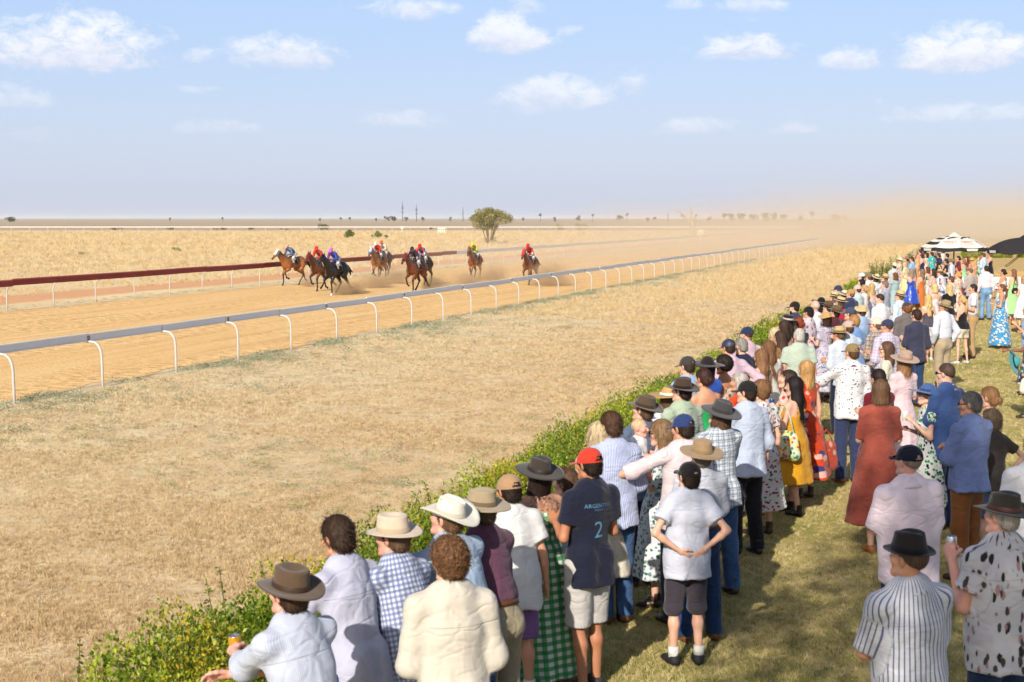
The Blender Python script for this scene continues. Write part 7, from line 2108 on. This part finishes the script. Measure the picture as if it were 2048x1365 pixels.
for i, (px, py, yaw, pose, coat, pts_, socks, hood, num, silk, cap, lh, lj) in enumerate(HORSES):
    g_ = at(px, py)
    M = Matrix.Translation(g_) @ Matrix.Rotation(math.radians(yaw), 4, 'Z') @ Matrix.Scale(HS, 4)
    h = empty('racehorse', label=lh, cat='horse', group='racehorses galloping on the sand track'); h.matrix_world = M
    V, F = horse_np(pose)
    V = V + np.array([0, 0, 0]); link('body', mesh_np('body', V, F), coat_mat(coat, pts_, socks, 'coat_%d' % i), h)
    V, F = tail_np(); link('tail', mesh_np('tail', V, F), m_blackhair, h, Matrix.Rotation(random.uniform(-.08, .08), 4, 'Z'))
    V, F = mane_np(); link('mane', mesh_np('mane', V, F), m_blackhair, h)
    if hood: V, F = hood_np(); link('hood', mesh_np('hood', V, F), plain(hood), h)
    if i in (2, 5, 7): V, F = nose_np(); link('noseband', mesh_np('noseband', V, F), plain((60, 56, 60) if i != 3 else (60, 110, 200)), h)
    if i == 3: V, F = nose_np(); link('noseband', mesh_np('noseband', V, F), plain((50, 110, 200)), h)
    # eyes
    for q in (-1, 1):
        v, f = ball((q * .085, 1.37, 1.77), .02, 4); link('eye', mesh_np('eye', v, f), m_iris, h)
    V, F = cloth_arc(-.34, .22, -1.35, 1.35, .018); me = mesh_np('saddle_cloth', V, F); set_attr(me, 'puv', V)
    sc_ = link('saddle_cloth', me, plain((34, 38, 62)), h)
    V, F = cloth_arc(.16, .30, -1.5, 1.5, .026); me = mesh_np('saddle_pad', V, F); set_attr(me, 'puv', V); link('saddle_pad', me, plain((222, 218, 212)), h)
    for q in (-1, 1):
        t = text_mesh(num, .26)
        a = q * .95; r = .322
        Mn = Matrix.Translation((math.sin(a) * r * .86, -.12, 1.215 + math.cos(a) * r))
        nrm_ = Vector((math.sin(a) / .86, 0, math.cos(a))).normalized()
        xax = Vector((0, q * 1.0, 0)); yax = nrm_.cross(xax)
        R4 = Matrix((xax, yax, nrm_)).transposed().to_4x4()
        link('number', t, m_num, sc_, Mn @ R4)
    s_ = SDF((-.25, -.3, 1.35), (.25, .45, 1.75), .02); s_.cone((0, -.12, 1.53), (0, .18, 1.55), .10, .09, k=.03, flat=.5, fn=(0, 0, 1)); V, F = s_.mesh(); link('saddle', mesh_np('saddle', V, F), m_tack, h)
    mb = MB()
    for q in (-1, 1):
        mb.tube([(q * .06, 1.58, 1.52), (q * .10, 1.2, 1.72), (q * .10, .6, 1.66)], .010, 5); mb.tube([(q * .27, .18, 1.5), (q * .29, .05, 1.2)], .012, 5)
        mb.tube([(q * .075, 1.50, 1.62), (q * .10, 1.28, 1.84), (q * .06, 1.2, 1.94)], .011, 5)
    mb.build('bridle', m_tack if i not in (1, 5) else plain((190, 40, 50)), h, True)
    jockey(lj, M, silk, cap, 'jockeys riding the racehorses')
# ================================================================== THINGS AROUND THE PLACE
# ---- striped and black market umbrellas
m_canvas_w, n = new_mat('canvas_white'); n.principled(lin(206, 200, 190), .8, None, .15, trans=.12)
m_canvas_b, n = new_mat('canvas_black'); n.principled(lin(44, 42, 44), .8, None, .15, trans=.04)
m_under, n = new_mat('canvas_underside'); n.principled(lin(58, 56, 58), .85, None, .1)
m_pole, n = new_mat('dark_pole'); n.principled(lin(40, 34, 32), .5, None, .3)
m_redtxt, n = new_mat('red_lettering'); n.principled(lin(190, 70, 60), .7, None, .1)
def umbrella(c, half, apex, eave, label, striped, rz):
    root = empty('market_umbrella', (c.x, c.y, 0), rz, label, 'umbrella')
    n_ = 8
    ring = [Vector((math.cos(2 * math.pi * (k + .5) / n_) * half * 1.06, math.sin(2 * math.pi * (k + .5) / n_) * half * 1.06, eave)) for k in range(n_)]
    top = Vector((0, 0, apex))
    vt = .16
    for k in range(n_):
        a, b = ring[k], ring[(k + 1) % n_]
        va, vb = a * vt, b * vt; va.z = vb.z = eave + (apex - eave) * (1 - vt) - .02
        nrm_ = (b - a).cross(top - a).normalized()
        P = []; R_, C_ = 6, 6
        for i in range(R_ + 1):
            t = i / R_
            l, r = va.lerp(a, t), vb.lerp(b, t)
            for j in range(C_ + 1):
                p = l.lerp(r, j / C_); sag = -.04 * math.sin(math.pi * j / C_) * t + .12 * math.sin(math.pi * t)
                P.append(p + Vector((0, 0, sag)))
        F = [(i * (C_ + 1) + j, i * (C_ + 1) + j + 1, (i + 1) * (C_ + 1) + j + 1, (i + 1) * (C_ + 1) + j) for i in range(R_) for j in range(C_)]
        dark = (not striped) or (k in (0, 1, 2, 7, 3))
        me = mesh_np('canopy_panel', np.array(P), [tuple(f) for f in F], True)
        me.materials.append(m_canvas_b if (not striped) else m_canvas_w)
        me.materials.append(m_canvas_b)
        if striped and k in (0, 1, 2, 3, 7):
            me.polygons.foreach_set('material_index', np.array([1 if (i % 2 == 0) else 0 for i in range(R_) for j in range(C_)], dtype=np.int32))
        po = link('canopy_panel', me, None, root)
        # valance
        va_ = [a, b, b + Vector((0, 0, -.20)), a + Vector((0, 0, -.20))]
        vm = MB(); mid = []
        for j in range(7):
            t = j / 6; p = a.lerp(b, t) + Vector((0, 0, -.05 * math.sin(math.pi * t))); mid += [p * 1.002, p * 1.002 + Vector((0, 0, -.19 - .02 * math.sin(math.pi * t * 2)))]
        vm.add(mid, [(2 * j, 2 * j + 2, 2 * j + 3, 2 * j + 1) for j in range(6)])
        vo = vm.build('valance', m_canvas_b, po)
        if k % 2 == 1:
            c0 = a.lerp(b, .5) * 1.012 + Vector((0, 0, -.15)); dirx = (b - a).normalized(); outn = Vector((c0.x, c0.y, 0)).normalized()
            MB().add([c0 - dirx * .35 + Vector((0, 0, .06)), c0 + dirx * .35 + Vector((0, 0, .06)), c0 + dirx * .3 - Vector((0, 0, .06)), c0 - dirx * .3 - Vector((0, 0, .06))], [(0, 1, 2, 3)]).build('print_patch', m_canvas_w, vo)
        if striped and k in (4, 5, 6):
            for txt, sz, tt in (('GREAT', .22, .68), ('NORTHERN', .10, .80)):
                tm = text_mesh(txt, sz)
                cpt = va.lerp(a, tt).lerp(vb.lerp(b, tt), .5) + Vector((0, 0, -.04 * tt + .12 * math.sin(math.pi * tt))) + nrm_ * .03
                xax = (b - a).normalized(); yax = nrm_.cross(xax)
                link('lettering', tm, m_redtxt, po, Matrix.Translation(cpt) @ Matrix((xax, yax, nrm_)).transposed().to_4x4())
            bm_ = MB()       # leaping fish emblem
            cpt = va.lerp(a, .36).lerp(vb.lerp(b, .36), .5) + nrm_ * .03 + Vector((0, 0, .10)); xax = (b - a).normalized(); yax = nrm_.cross(xax)
            pts = [(-.20, -.10), (-.05, .06), (.10, .10), (.22, .05), (.34, .07), (.22, .0), (.08, -.02), (-.05, -.06), (-.14, -.18)]
            bm_.add([cpt + xax * x + yax * y for x, y in pts], [tuple(range(len(pts)))]).build('emblem', m_canvas_b, po)
    cap_ = MB()
    cap_.lathe([(half * .20, eave + (apex - eave) * .80), (half * .12, eave + (apex - eave) * .93), (.02, apex + .06)], n_); cap_.build('vent_cap', m_canvas_w if striped else m_canvas_b, root)
    MB().tube([(0, 0, 0), (0, 0, apex)], .035, 10).build('pole', m_pole, root, True)
    for k in range(n_):
        a = ring[k]; MB().tube([top * .97, a.lerp(top, .02) + Vector((0, 0, -.03))], .012, 5).build('rib', m_pole, root)
    MB().box((0, 0, .05), (.7, .7, .1)).build('base', m_pole, root)
    return root
c1_ = at_depth(1908, 500, 74.0)
umbrella(c1_, 1.60, CAM_H + (437 - 467) / F_PX * 74.0, CAM_H + (437 - 494) / F_PX * 74.0, 'striped black and white market umbrella with red lettering above the crowd', True, .30)
c2_ = at_depth(2052, 500, 66.0)
umbrella(c2_, 1.62, CAM_H + (437 - 470) / F_PX * 66.0, CAM_H + (437 - 498) / F_PX * 66.0, 'black market umbrella cut by the right picture edge', False, .1)

# ---- white trestle table and guy ropes at the right
m_whitep, n = new_mat('white_cover'); n.principled(lin(222, 220, 216), .7, None, .2)
t0 = at_depth(1985, 556, 60.0)
tb = empty('trestle_table', (t0.x + .4, 60.5, 0), 0, 'long white covered trestle table behind the people at right', 'table')
MB().box((0, 0, .93), (4.4, .75, .04)).build('table_top', m_whitep, tb); MB().box((0, -.36, .70), (4.36, .02, .42)).build('skirt', m_whitep, tb)
for q in (-1, 1):
    for r in (-1, 1): MB().box((q * 2.0, r * .3, .455), (.05, .05, .91)).build('leg', m_pole, tb)
rope = empty('guy_ropes', (0, 0, 0), 0, 'pair of pale guy ropes slanting down from the black umbrella', 'rope')
for k in (0, 1):
    a = at_depth(2052, 500 + 3 * k, 66.0); b = at_depth(1992 + 6 * k, 545, 66.0); b.z = max(b.z, 0.02)
    MB().tube([a, (a + b) / 2 + Vector((0, 0, -.03)), b], .022, 5).build('rope', leather((214, 196, 160), .8), rope, True)
# earth mound
mv, mf = [], []
c0 = at_depth(1990, 520, 78); nx_, ny_ = 24, 8
for j in range(ny_ + 1):
    for i in range(nx_ + 1):
        x = (i / nx_ - .5) * 16; y = (j / ny_ - .5) * 6; h = .55 * max(0, 1 - (x / 8) ** 2) * max(0, 1 - (y / 3) ** 2) * (1 + .2 * math.sin(x * 2.1 + y)) + .0
        mv.append((c0.x + x, c0.y + y, h - .02))
mf = [(j * (nx_ + 1) + i, j * (nx_ + 1) + i + 1, (j + 1) * (nx_ + 1) + i + 1, (j + 1) * (nx_ + 1) + i) for j in range(ny_) for i in range(nx_)]
tag(link('mound', mesh_np('mound', np.array(mv), mf), m_mound), kind='structure')

# ---- distance markers, starting gate, masts
m_yellow, n = new_mat('marker_yellow'); n.principled(lin(226, 206, 120), .6, None, .2)
m_white, n = new_mat('marker_white'); n.principled(lin(226, 224, 216), .6, None, .2)
m_blackp, n = new_mat('marker_black'); n.principled(lin(30, 28, 28), .6, None, .2)
def marker(px, py, hpx, rpx, txt, label):
    b = at(px, py); s = b.y / F_PX; h = hpx * s; r = rpx * s * .85
    root = empty('distance_marker', b, 0, label, 'sign')
    MB().tube([(0, 0, -.1), (0, 0, h - r * 1.6)], .05, 7).build('post', m_white, root, True)
    d = MB(); N = 24
    ringf = [(r * math.cos(2 * math.pi * k / N), -.03, h - r + r * math.sin(2 * math.pi * k / N)) for k in range(N)]
    ringb = [(x, .03, z) for x, y, z in ringf]
    d.add(ringf + ringb, [tuple(range(N)), tuple(range(2 * N - 1, N - 1, -1))] + [(k, N + k, N + (k + 1) % N, (k + 1) % N) for k in range(N)])
    di = d.build('disc', m_white, root)
    d = MB(); d.add([(x * .82, -.036, h - r + (z - h + r) * .82) for x, y, z in ringf], [tuple(range(N))]); d.build('disc_face', m_yellow, di)
    if txt:
        link('numeral', text_mesh(txt, r * 1.9), m_blackp, di, Matrix.Translation((0, -.042, h - r)) @ Matrix.Rotation(math.pi / 2, 4, 'X'))
    return root
marker(1401, 489, 29, 6.5, '2', 'round yellow distance marker numbered 2 beside the dead tree')
marker(804, 466, 13, 3.2, '', 'small round marker post left of the white gate')
g0 = at(883, 467); s = g0.y / F_PX
gt = empty('starting_gate', g0, 0, 'small white frame gate at the back straight', 'gate')
for k in range(4): MB().box(((k - 1.5) * 4.6 * s, 0, 5 * s), (.12, .12, 10 * s)).build('post', m_white, gt)
for z in (10 * s, 5 * s): MB().box((0, 0, z), (14.5 * s, .12, .14)).build('bar', m_white, gt)
m_mast, n = new_mat('mast_steel'); n.principled(lin(92, 98, 112), .6, None, .3)
for px, top, lb in ((805, 402, 'tallest radio mast on the skyline left of the acacia tree'), (833, 408, 'thin lattice mast just right of the tallest radio mast'), (926, 414, 'faint radio mast touching the acacia tree'), (857 + 479, 425, 'short pole on the skyline left of the dead tree')):
    D = 1500.0; b = at_depth(px, 437, D); h = CAM_H + (437 - top) * D / F_PX
    root = empty('radio_mast', (b.x, b.y, 0), 0, lb, 'mast')
    MB().tube([(0, 0, 0), (0, 0, h * .72), (0, 0, h)], [.55, .45, .14], 5).build('mast', m_mast, root)
    if top < 412:
        bt = MB()
        for z in (.45, .62, .7): bt.box((0, 0, h * z), (2.2, .5, 1.2))
        bt.build('antennas', m_mast, root)
# ---- things people hold
m_gold, n = new_mat('gold_can'); n.principled(lin(206, 152, 40), .3, None, .5, .5)
m_alum, n = new_mat('bare_aluminium'); n.principled(lin(200, 200, 204), .25, None, .5, .9)
m_cup, n = new_mat('paper_cup'); n.principled(lin(226, 224, 220), .7, None, .2)
m_lid, n = new_mat('cup_lid'); n.principled(lin(206, 180, 140), .5, None, .3)
m_glassy, n = new_mat('clear_plastic'); b_ = n.principled(lin(220, 224, 226), .15, None, .5); b_.inputs['Alpha'].default_value = .45
def can(loc, label, mat, tilt=(0, 0), r=.031, h=.125):
    o = empty('drink_can', loc, 0, label, 'can'); o.rotation_euler = (tilt[0], tilt[1], 0)
    MB().lathe([(r * .85, -h / 2), (r, -h / 2 + .012), (r, h / 2 - .016), (r * .84, h / 2)], 20).build('wall', mat, o, True)
    MB().lathe([(r * .84, h / 2), (r * .80, h / 2 + .003), (r * .78, h / 2 - .004), (.001, h / 2 - .004)], 20).build('lid', m_alum, o, True)
    MB().lathe([(.001, -h / 2 + .004), (r * .8, -h / 2), (r * .85, -h / 2)], 20).build('base', m_alum, o, True)
    return o
def world_of(root, p): return root.matrix_world @ Vector(p) if False else Matrix.Translation(root.location) @ Matrix.Rotation(root.rotation_euler[2], 4, 'Z') @ Vector(p)
def find(start):
    for o in bpy.data.objects:
        if o.get('label', '').startswith(start): return o

HANDHELD = {'can': 0}
m_phone, n = new_mat('phone_black'); n.principled(lin(24, 24, 28), .25, None, .5)
m_phonec, n = new_mat('phone_case'); n.principled(lin(196, 190, 180), .5, None, .3)
CANS = [m_gold, m_alum, leather((180, 40, 40), .3), leather((30, 70, 150), .3), leather((40, 120, 80), .3)]
for i, (root, hp, hM, arm, short, lod) in enumerate(HELD):
    p_ = Matrix.Translation(root.location) @ Matrix.Rotation(root.rotation_euler[2], 4, 'Z') @ Vector(hp)
    art = 'an ' if short[0] in 'aeiou' else 'a '
    if arm == 'drink':
        if i % 3 == 2:
            o = empty('drink_cup', p_, 0, 'clear cup held by the ' + short, 'cup')
            MB().lathe([(.028, -.055), (.038, .055), (.036, .055), (.027, -.05)], 16, caps=False).build('wall', m_glassy, o, True)
            MB().lathe([(.001, -.05), (.0275, -.05), (.034, .02), (.001, .02)], 16).build('drink', m_gold, o, True)
        else: can(p_, 'drink can held by the ' + short, CANS[i % len(CANS)])
    else:
        o = empty('phone', p_, root.rotation_euler[2], 'phone held up by the ' + short, 'phone')
        MB().box((0, 0, .05), (.074, .009, .150)).build('case', m_phone if i % 2 else m_phonec, o); MB().box((0, -.0055, .05), (.068, .002, .142)).build('screen', m_phone, o)
# the golden can and the paper cup in front
r0 = find('man in dark brown hat and pale blue shirt')
NEAR_HAND = FIRST[1]['handL']
can(Matrix.Translation(r0.location) @ Matrix.Rotation(r0.rotation_euler[2], 4, 'Z') @ Vector(NEAR_HAND), 'golden drink can held over the near hedge', m_gold, (.12, -.1), .033, .15)
cu = empty('coffee_cup', at_depth(1912, 1128, 8.35), 0, 'white paper cup with tan rim between the striped and leaf-print shirts', 'cup')
MB().lathe([(.030, -.055), (.040, .05), (.041, .056), (.038, .054)], 20).build('wall', m_cup, cu, True); MB().lathe([(.041, .05), (.042, .062), (.036, .064), (.001, .058)], 20).build('lid', m_lid, cu, True)

def child_part(root_start, name, mb, mat, z, smooth=True):
    r = find(root_start)
    return mb.build(name, mat, r, smooth) if r else None
# ---- baby in the woman's arms
bw = find('woman in sunglasses kissing the baby')
bl = at_depth(1277, 870, (Vector(bw.location)).y - .05)
def baby(loc):
    root = empty('person', loc, math.radians(-110), 'bald baby in white held up beside the woman in sunglasses', 'person', 'spectators watching the race')
    s = SDF((-.2, -.2, -.45), (.2, .2, .1), .012)
    s.cone((0, 0, -.30), (0, 0, -.08), .085, .07, k=.04); s.cone((0, 0, -.08), (0, 0, .0), .04, .035, k=.03)
    for q in (-1, 1):
        s.cone((q * .06, 0, -.09), (q * .12, .05, -.17), .030, .026, k=.02); s.cone((q * .12, .05, -.17), (q * .08, .13, -.17), .026, .020, k=.02)
        s.cone((q * .05, .0, -.30), (q * .08, .12, -.34), .048, .038, k=.03); s.cone((q * .08, .12, -.34), (q * .07, .10, -.44), .036, .022, k=.02)
    V, F = s.mesh(); Mh = np.eye(4); Mh[:3, :3] = np.diag([.72, .70, .66]); Mh[:3, 3] = (0, .01, -.01)
    hv, hf, hm = head_np(.0085, 1); V, F, mi = join([(V, F, 0), (xf(hv, Mh), hf, hm)])
    link('body', mesh_np('body', V, F, mats=[skin_mat('pink'), m_eye, m_iris, m_lipc], mi=mi), None, root)
    link('hair', hair_mesh('baby', 1), hair_mat((206, 170, 130)), root, Matrix(Mh.tolist()))
    s = SDF((-.2, -.2, -.45), (.2, .2, .1), .012); s.cone((0, 0, -.32), (0, 0, -.07), .100, .078, k=.04)
    for q in (-1, 1): s.cone((q * .06, 0, -.09), (q * .12, .05, -.17), .042, .036, k=.02)
    V, F = s.mesh(); me = mesh_np('romper', V, F, mat=print_cloth((230, 228, 230), ((120, 140, 180),), 26, .2, .5)); set_attr(me, 'puv', V); link('romper', me, None, root)
baby(bl)
# ---- head pieces, sunglasses on head, bags
def on_head(start, name, mesh, mat, dz=0.0, dy=0.0, rot=(0, 0, 0)):
    r = find(start)
    if not r: print('no', start); return
    hair = [c for c in r.children if c.name.startswith('hair')]
    M = (hair[0].matrix_local if hair else Matrix.Identity(4)) @ Matrix.Translation((0, dy, dz)) @ Matrix.Rotation(rot[0], 4, 'X') @ Matrix.Rotation(rot[2], 4, 'Z')
    return link(name, mesh, mat, r, M)
def band_mesh(r=.098, w=.012, h=.010, ang=1.35):
    mb = MB(); pts = [(math.sin(a) * r * .92, 0, .135 + math.cos(a) * r * 1.16) for a in np.linspace(-ang, ang, 15)]; mb.tube(pts, w, 6); return mb.mesh('headband', True)
def flower_mesh(r=.03, n_=7, seed=1, spread=.09, rows=9):
    rng = np.random.default_rng(seed); mb = MB()
    for a in np.linspace(-1.1, 1.1, rows):
        c = Vector((math.sin(a) * .098, .02 + rng.normal(0, .008), .135 + math.cos(a) * .116))
        for k in range(n_):
            b = 2 * math.pi * k / n_ + rng.uniform(0, .5); d = Vector((math.cos(b), math.sin(b), .6)) * r; s_ = Vector((-d.y, d.x, 0)) * .55
            mb.add([c, c + d * .6 + s_, c + d, c + d * .6 - s_], [(0, 1, 2, 3)])
    return mb.mesh('flower_crown', True)
on_head('woman in long rust red', 'flower_headband', flower_mesh(.034, 8, 2), plain((214, 160, 24)))
on_head('woman with a puff of brown', 'flower', flower_mesh(.03, 8, 3, rows=3), plain((214, 30, 50)), rot=(0, 0, .4))
on_head('grey-haired woman with a tan', 'headband', band_mesh(.104, .012), plain((190, 120, 60)))
on_head('woman with brown hair, cream headband', 'headband', band_mesh(.104, .009), plain((226, 200, 190)))
on_head('small woman with brown hair bun', 'headband', band_mesh(.106, .022), plain((110, 180, 220)))
on_head('woman with dark chignon', 'headband', band_mesh(.106, .011), plain((232, 230, 226)))
on_head('woman in beige dress with red flowers', 'flower_crown', flower_mesh(.05, 8, 5, rows=3), plain((226, 130, 40)))
on_head('girl with long golden hair', 'headband', band_mesh(.106, .009), plain((226, 214, 190)))
on_head('woman with plaited light brown', 'feather_headpiece', flower_mesh(.05, 6, 6, rows=4), plain((224, 206, 190)))
on_head('woman with headband behind', 'headband', band_mesh(.106, .012), plain((222, 200, 170)))
def bag(start, label, w_, h_, d_, off, mat, strap, rz=0.0, name='handbag'):
    r = find(start)
    if not r: print('no', start); return
    M = Matrix.Translation(r.location) @ Matrix.Rotation(r.rotation_euler[2], 4, 'Z')
    o = empty(name, M @ Vector(off), r.rotation_euler[2] + rz, label, 'bag')
    s = SDF((-w_, -d_ * 2 - .03, -h_), (w_, d_ * 2 + .03, h_), .012)
    s.cone((-w_ * .36, 0, -h_ * .30), (w_ * .36, 0, -h_ * .30), h_ * .22, h_ * .22, k=.03, flat=d_ / h_ * 2.2, fn=(0, 1, 0)); s.cone((-w_ * .32, 0, h_ * .22), (w_ * .32, 0, h_ * .22), h_ * .18, h_ * .18, k=.12, flat=d_ / h_ * 1.6, fn=(0, 1, 0))
    s.ell((0, 0, 0), (w_ * .5, d_ * .55, h_ * .46), k=.03)
    V, F = s.mesh(); me = mesh_np('pouch', V, F, mat=mat); set_attr(me, 'puv', V[:, [0, 2, 1]]); link('pouch', me, None, o)
    if strap:
        mb = MB(); mb.tube([(-w_ * .36, 0, h_ * .3), (-w_ * .2, 0, h_ * .3 + strap * .6), (0, 0, h_ * .3 + strap), (w_ * .2, 0, h_ * .3 + strap * .6), (w_ * .36, 0, h_ * .3)], .008, 6); mb.build('strap', strap_mat if strap > .35 else mat, o, True)
strap_mat = leather((34, 26, 24), .4)
bag('woman in mustard yellow', 'floral fabric shoulder bag against the mustard yellow dress', .36, .36, .10, (-.25, -.02, .86), print_cloth((196, 216, 190), ((220, 90, 50), (70, 130, 90), (230, 200, 90)), 18, .38, .8), .34, math.pi / 2)
bag('woman in pale green long dress', 'small black bag hanging by the pale green dress', .26, .17, .06, (-.06, -.19, 1.02), strap_mat, .42, 0)
bag('woman with very long pale blonde', 'black shoulder bag at the hip of the pale blonde woman', .24, .18, .07, (.20, -.08, .92), strap_mat, .48, .3)
bag('woman in bright multicoloured', 'white and navy bag at the right edge by the floral dress', .36, .30, .09, (-.22, .0, .62), print_cloth((220, 214, 200), ((40, 50, 96),), 9, .4, .7), .2, math.pi / 2)
bag('woman with wavy honey-blonde', 'orange floral tote bag swinging beside the orange dress', .40, .40, .08, (.30, -.05, .52), F_ORANGE, .2, .2, 'tote_bag')
th = find('woman in bright multicoloured'); Mt = Matrix.Translation(th.location) @ Matrix.Rotation(th.rotation_euler[2], 4, 'Z')
hs_, hb_ = hat_mesh('sun', 1)
to = empty('sun_hat', Mt @ Vector((-.10, .42, .98)), 0, 'teal sun hat held by the woman at the right edge', 'hat'); to.rotation_euler = (1.35, .2, .9)
ho_ = link('hat', hs_, felt((70, 160, 164)), to); link('hat_band', hb_, felt((30, 60, 74)), ho_)
# ---- lettering on the navy T-shirt
from mathutils.bvhtree import BVHTree
def print_on(start, items, mat):
    r = find(start); shirt = [c for c in r.children if c.name.startswith('shirt')][0]; me = shirt.data
    bvh = BVHTree.FromPolygons([v.co[:] for v in me.vertices], [p_.vertices[:] for p_ in me.polygons])
    for txt, size, x0, z0 in items:
        t = text_mesh(txt, size); bm_ = bmesh.new(); bm_.from_mesh(t); bmesh.ops.triangulate(bm_, faces=bm_.faces[:]); bmesh.ops.subdivide_edges(bm_, edges=[e for e in bm_.edges if e.calc_length() > .02], cuts=1)
        for v in bm_.verts:
            q = Vector((x0 + v.co.x, -1.0, z0 + v.co.y)); h_ = bvh.ray_cast(q, Vector((0, 1, 0)))
            v.co = Vector((q.x, (h_[0].y if h_[0] else -.15) - .004, q.z))
        bm_.to_mesh(t); bm_.free(); link('lettering', t, mat, shirt)
m_ltblue, n = new_mat('shirt_print_blue'); n.principled(lin(84, 122, 152), .8, None, .1)
print_on('boy in red cap', [('ARGENTINA', .042, .0, 1.40), ('FEDERACION', .014, 0, 1.37), ('2', .17, .0, 1.22)], m_ltblue)
# ================================================================== DUST AND HAZE
def volume_box(name, lo, hi, label=None, cat=None):
    mb = MB(); c = [(a + b) / 2 for a, b in zip(lo, hi)]; mb.box(c, [b - a for a, b in zip(lo, hi)])
    o = mb.build(name, None); tag(o, label, cat, kind='stuff'); return o
DUST = lin(226, 212, 190)
# the long plume hanging over the track behind the field
m, n = new_mat('track_dust')
p = n.pos(); x, y, z = n.sep(p)
uu = x * U.x + y * U.y; vv = x * W.x + y * W.y
rise = uu.smooth(70, 200); far_ = uu.smooth(130, 360)
low_ = n.noise(n.scale(p, (.022, .022, .0)), 1.0, 2, .5)
h = (rise * 3.4 + 2.0 + far_ * 3.2) * (low_ * 2.6 - .3).max(.15)
nz = n.noise(n.scale(p, (.09, .09, .20)), 1.0, 4, .62)
vert = (z / h + (nz - .5) * 1.6).smooth(1.5, -.1)
ctr = far_ * 40.0 - 26.0
lat = ((vv - ctr + (nz - .5) * 10.0).abs() / (far_ * 2.6 + 1.0)).smooth(15.5, 6.5)
den = vert * lat * (rise * .006 + uu.smooth(60, 100) * .026 * (1.0 - far_ * .82)) * (uu.smooth(640, 470)) * (nz * 1.5 + .2)
pv = n.node('ShaderNodeVolumePrincipled'); pv.inputs['Color'].default_value = (*DUST, 1); n.link(den, pv.inputs['Density']); pv.inputs['Anisotropy'].default_value = 0.0
o_ = n.node('ShaderNodeOutputMaterial'); n.t.links.new(pv.outputs[0], o_.inputs['Volume'])
m.cycles.volume_step_rate = .35
mb = MB(); P = []
for (q, w0, w1, zt) in ((54, -43, -10, 4.5), (110, -43, -10, 8.0), (200, -50, 24, 11.0), (360, -50, 74, 17.0), (650, -50, 80, 18.0)):
    P += [wu(w0, q, .03), wu(w1, q, .03), wu(w1, q, zt), wu(w0, q, zt)]
F = [(0, 1, 2, 3), (16, 19, 18, 17)]
for k in range(4):
    a, b = 4 * k, 4 * k + 4
    for j in range(4): F.append((a + j, b + j, b + (j + 1) % 4, a + (j + 1) % 4))
mb.add(P, F)
ob = mb.build('dust_plume', m); tag(ob, 'long plume of tan dust hanging over the track behind the horses', 'dust', kind='stuff')
# puffs at the hooves
def puff(px, py, rx, rz, label, dens, seed):
    c = at(px, py); s = c.y / F_PX; R_ = rx * s; Z_ = rz * s
    m, n = new_mat('hoof_dust'); p = n.coord('Object'); x, y, z = n.sep(p)
    nz = n.noise(n.scale(n.pos(), 2.6, (seed, 0, 0)), 1.0, 4, .65)
    r = (x * x + y * y + (z - .15) * (z - .15) * 1.2).pow(.5)
    d = (r + (nz - .5) * 1.7).smooth(.8, .1) * dens
    pv = n.node('ShaderNodeVolumePrincipled'); pv.inputs['Color'].default_value = (*lin(200, 174, 140), 1); n.link(d, pv.inputs['Density'])
    o_ = n.node('ShaderNodeOutputMaterial'); n.t.links.new(pv.outputs[0], o_.inputs['Volume']); m.cycles.volume_step_rate = 1.0
    mb = MB(); mb.lathe([(.001, -.02 / Z_ if Z_ else 0), (.9, .0), (1.0, .3), (.8, .75), (.4, .97), (.001, 1.0)], 14)
    o = mb.build('dust_puff', m, M=Matrix.Translation((c.x, c.y, .02)) @ Matrix.Diagonal((R_, R_ * 1.3, Z_, 1))); tag(o, label, 'dust', kind='stuff')
puff(616, 574, 25, 33, 'small dust puff behind the leading horse', 1.80, 1)
puff(690, 590, 42, 36, 'dust puff under the black horse', 2.62, 2)
puff(715, 588, 32, 33, 'dust puff trailing behind the black horse', 2.13, 3)
puff(752, 576, 57, 40, 'low dust drifting in front of the pale-faced horse', 1.31, 4)
puff(790, 568, 55, 46, 'dust behind the pale-faced horse', 0.98, 5)
puff(872, 582, 50, 42, 'dust puff behind the number six horse', 1.47, 6)
puff(940, 574, 63, 40, 'dust around the legs of the yellow silks horse', 1.15, 7)
puff(985, 566, 55, 51, 'dust behind the yellow silks horse', 0.98, 8)
puff(1100, 572, 75, 62, 'dust behind the red-hooded horse', 0.90, 9)
# the air itself
m, n = new_mat('dusty_air')
pv = n.node('ShaderNodeVolumePrincipled'); pv.inputs['Color'].default_value = (*lin(236, 236, 240), 1); pv.inputs['Density'].default_value = HAZE_DENSITY
o_ = n.node('ShaderNodeOutputMaterial'); n.t.links.new(pv.outputs[0], o_.inputs['Volume'])
hz = volume_box('haze', (-17000, -17000, -1.0), (17000, 17000, 26.0)); hz.data.materials.append(m)
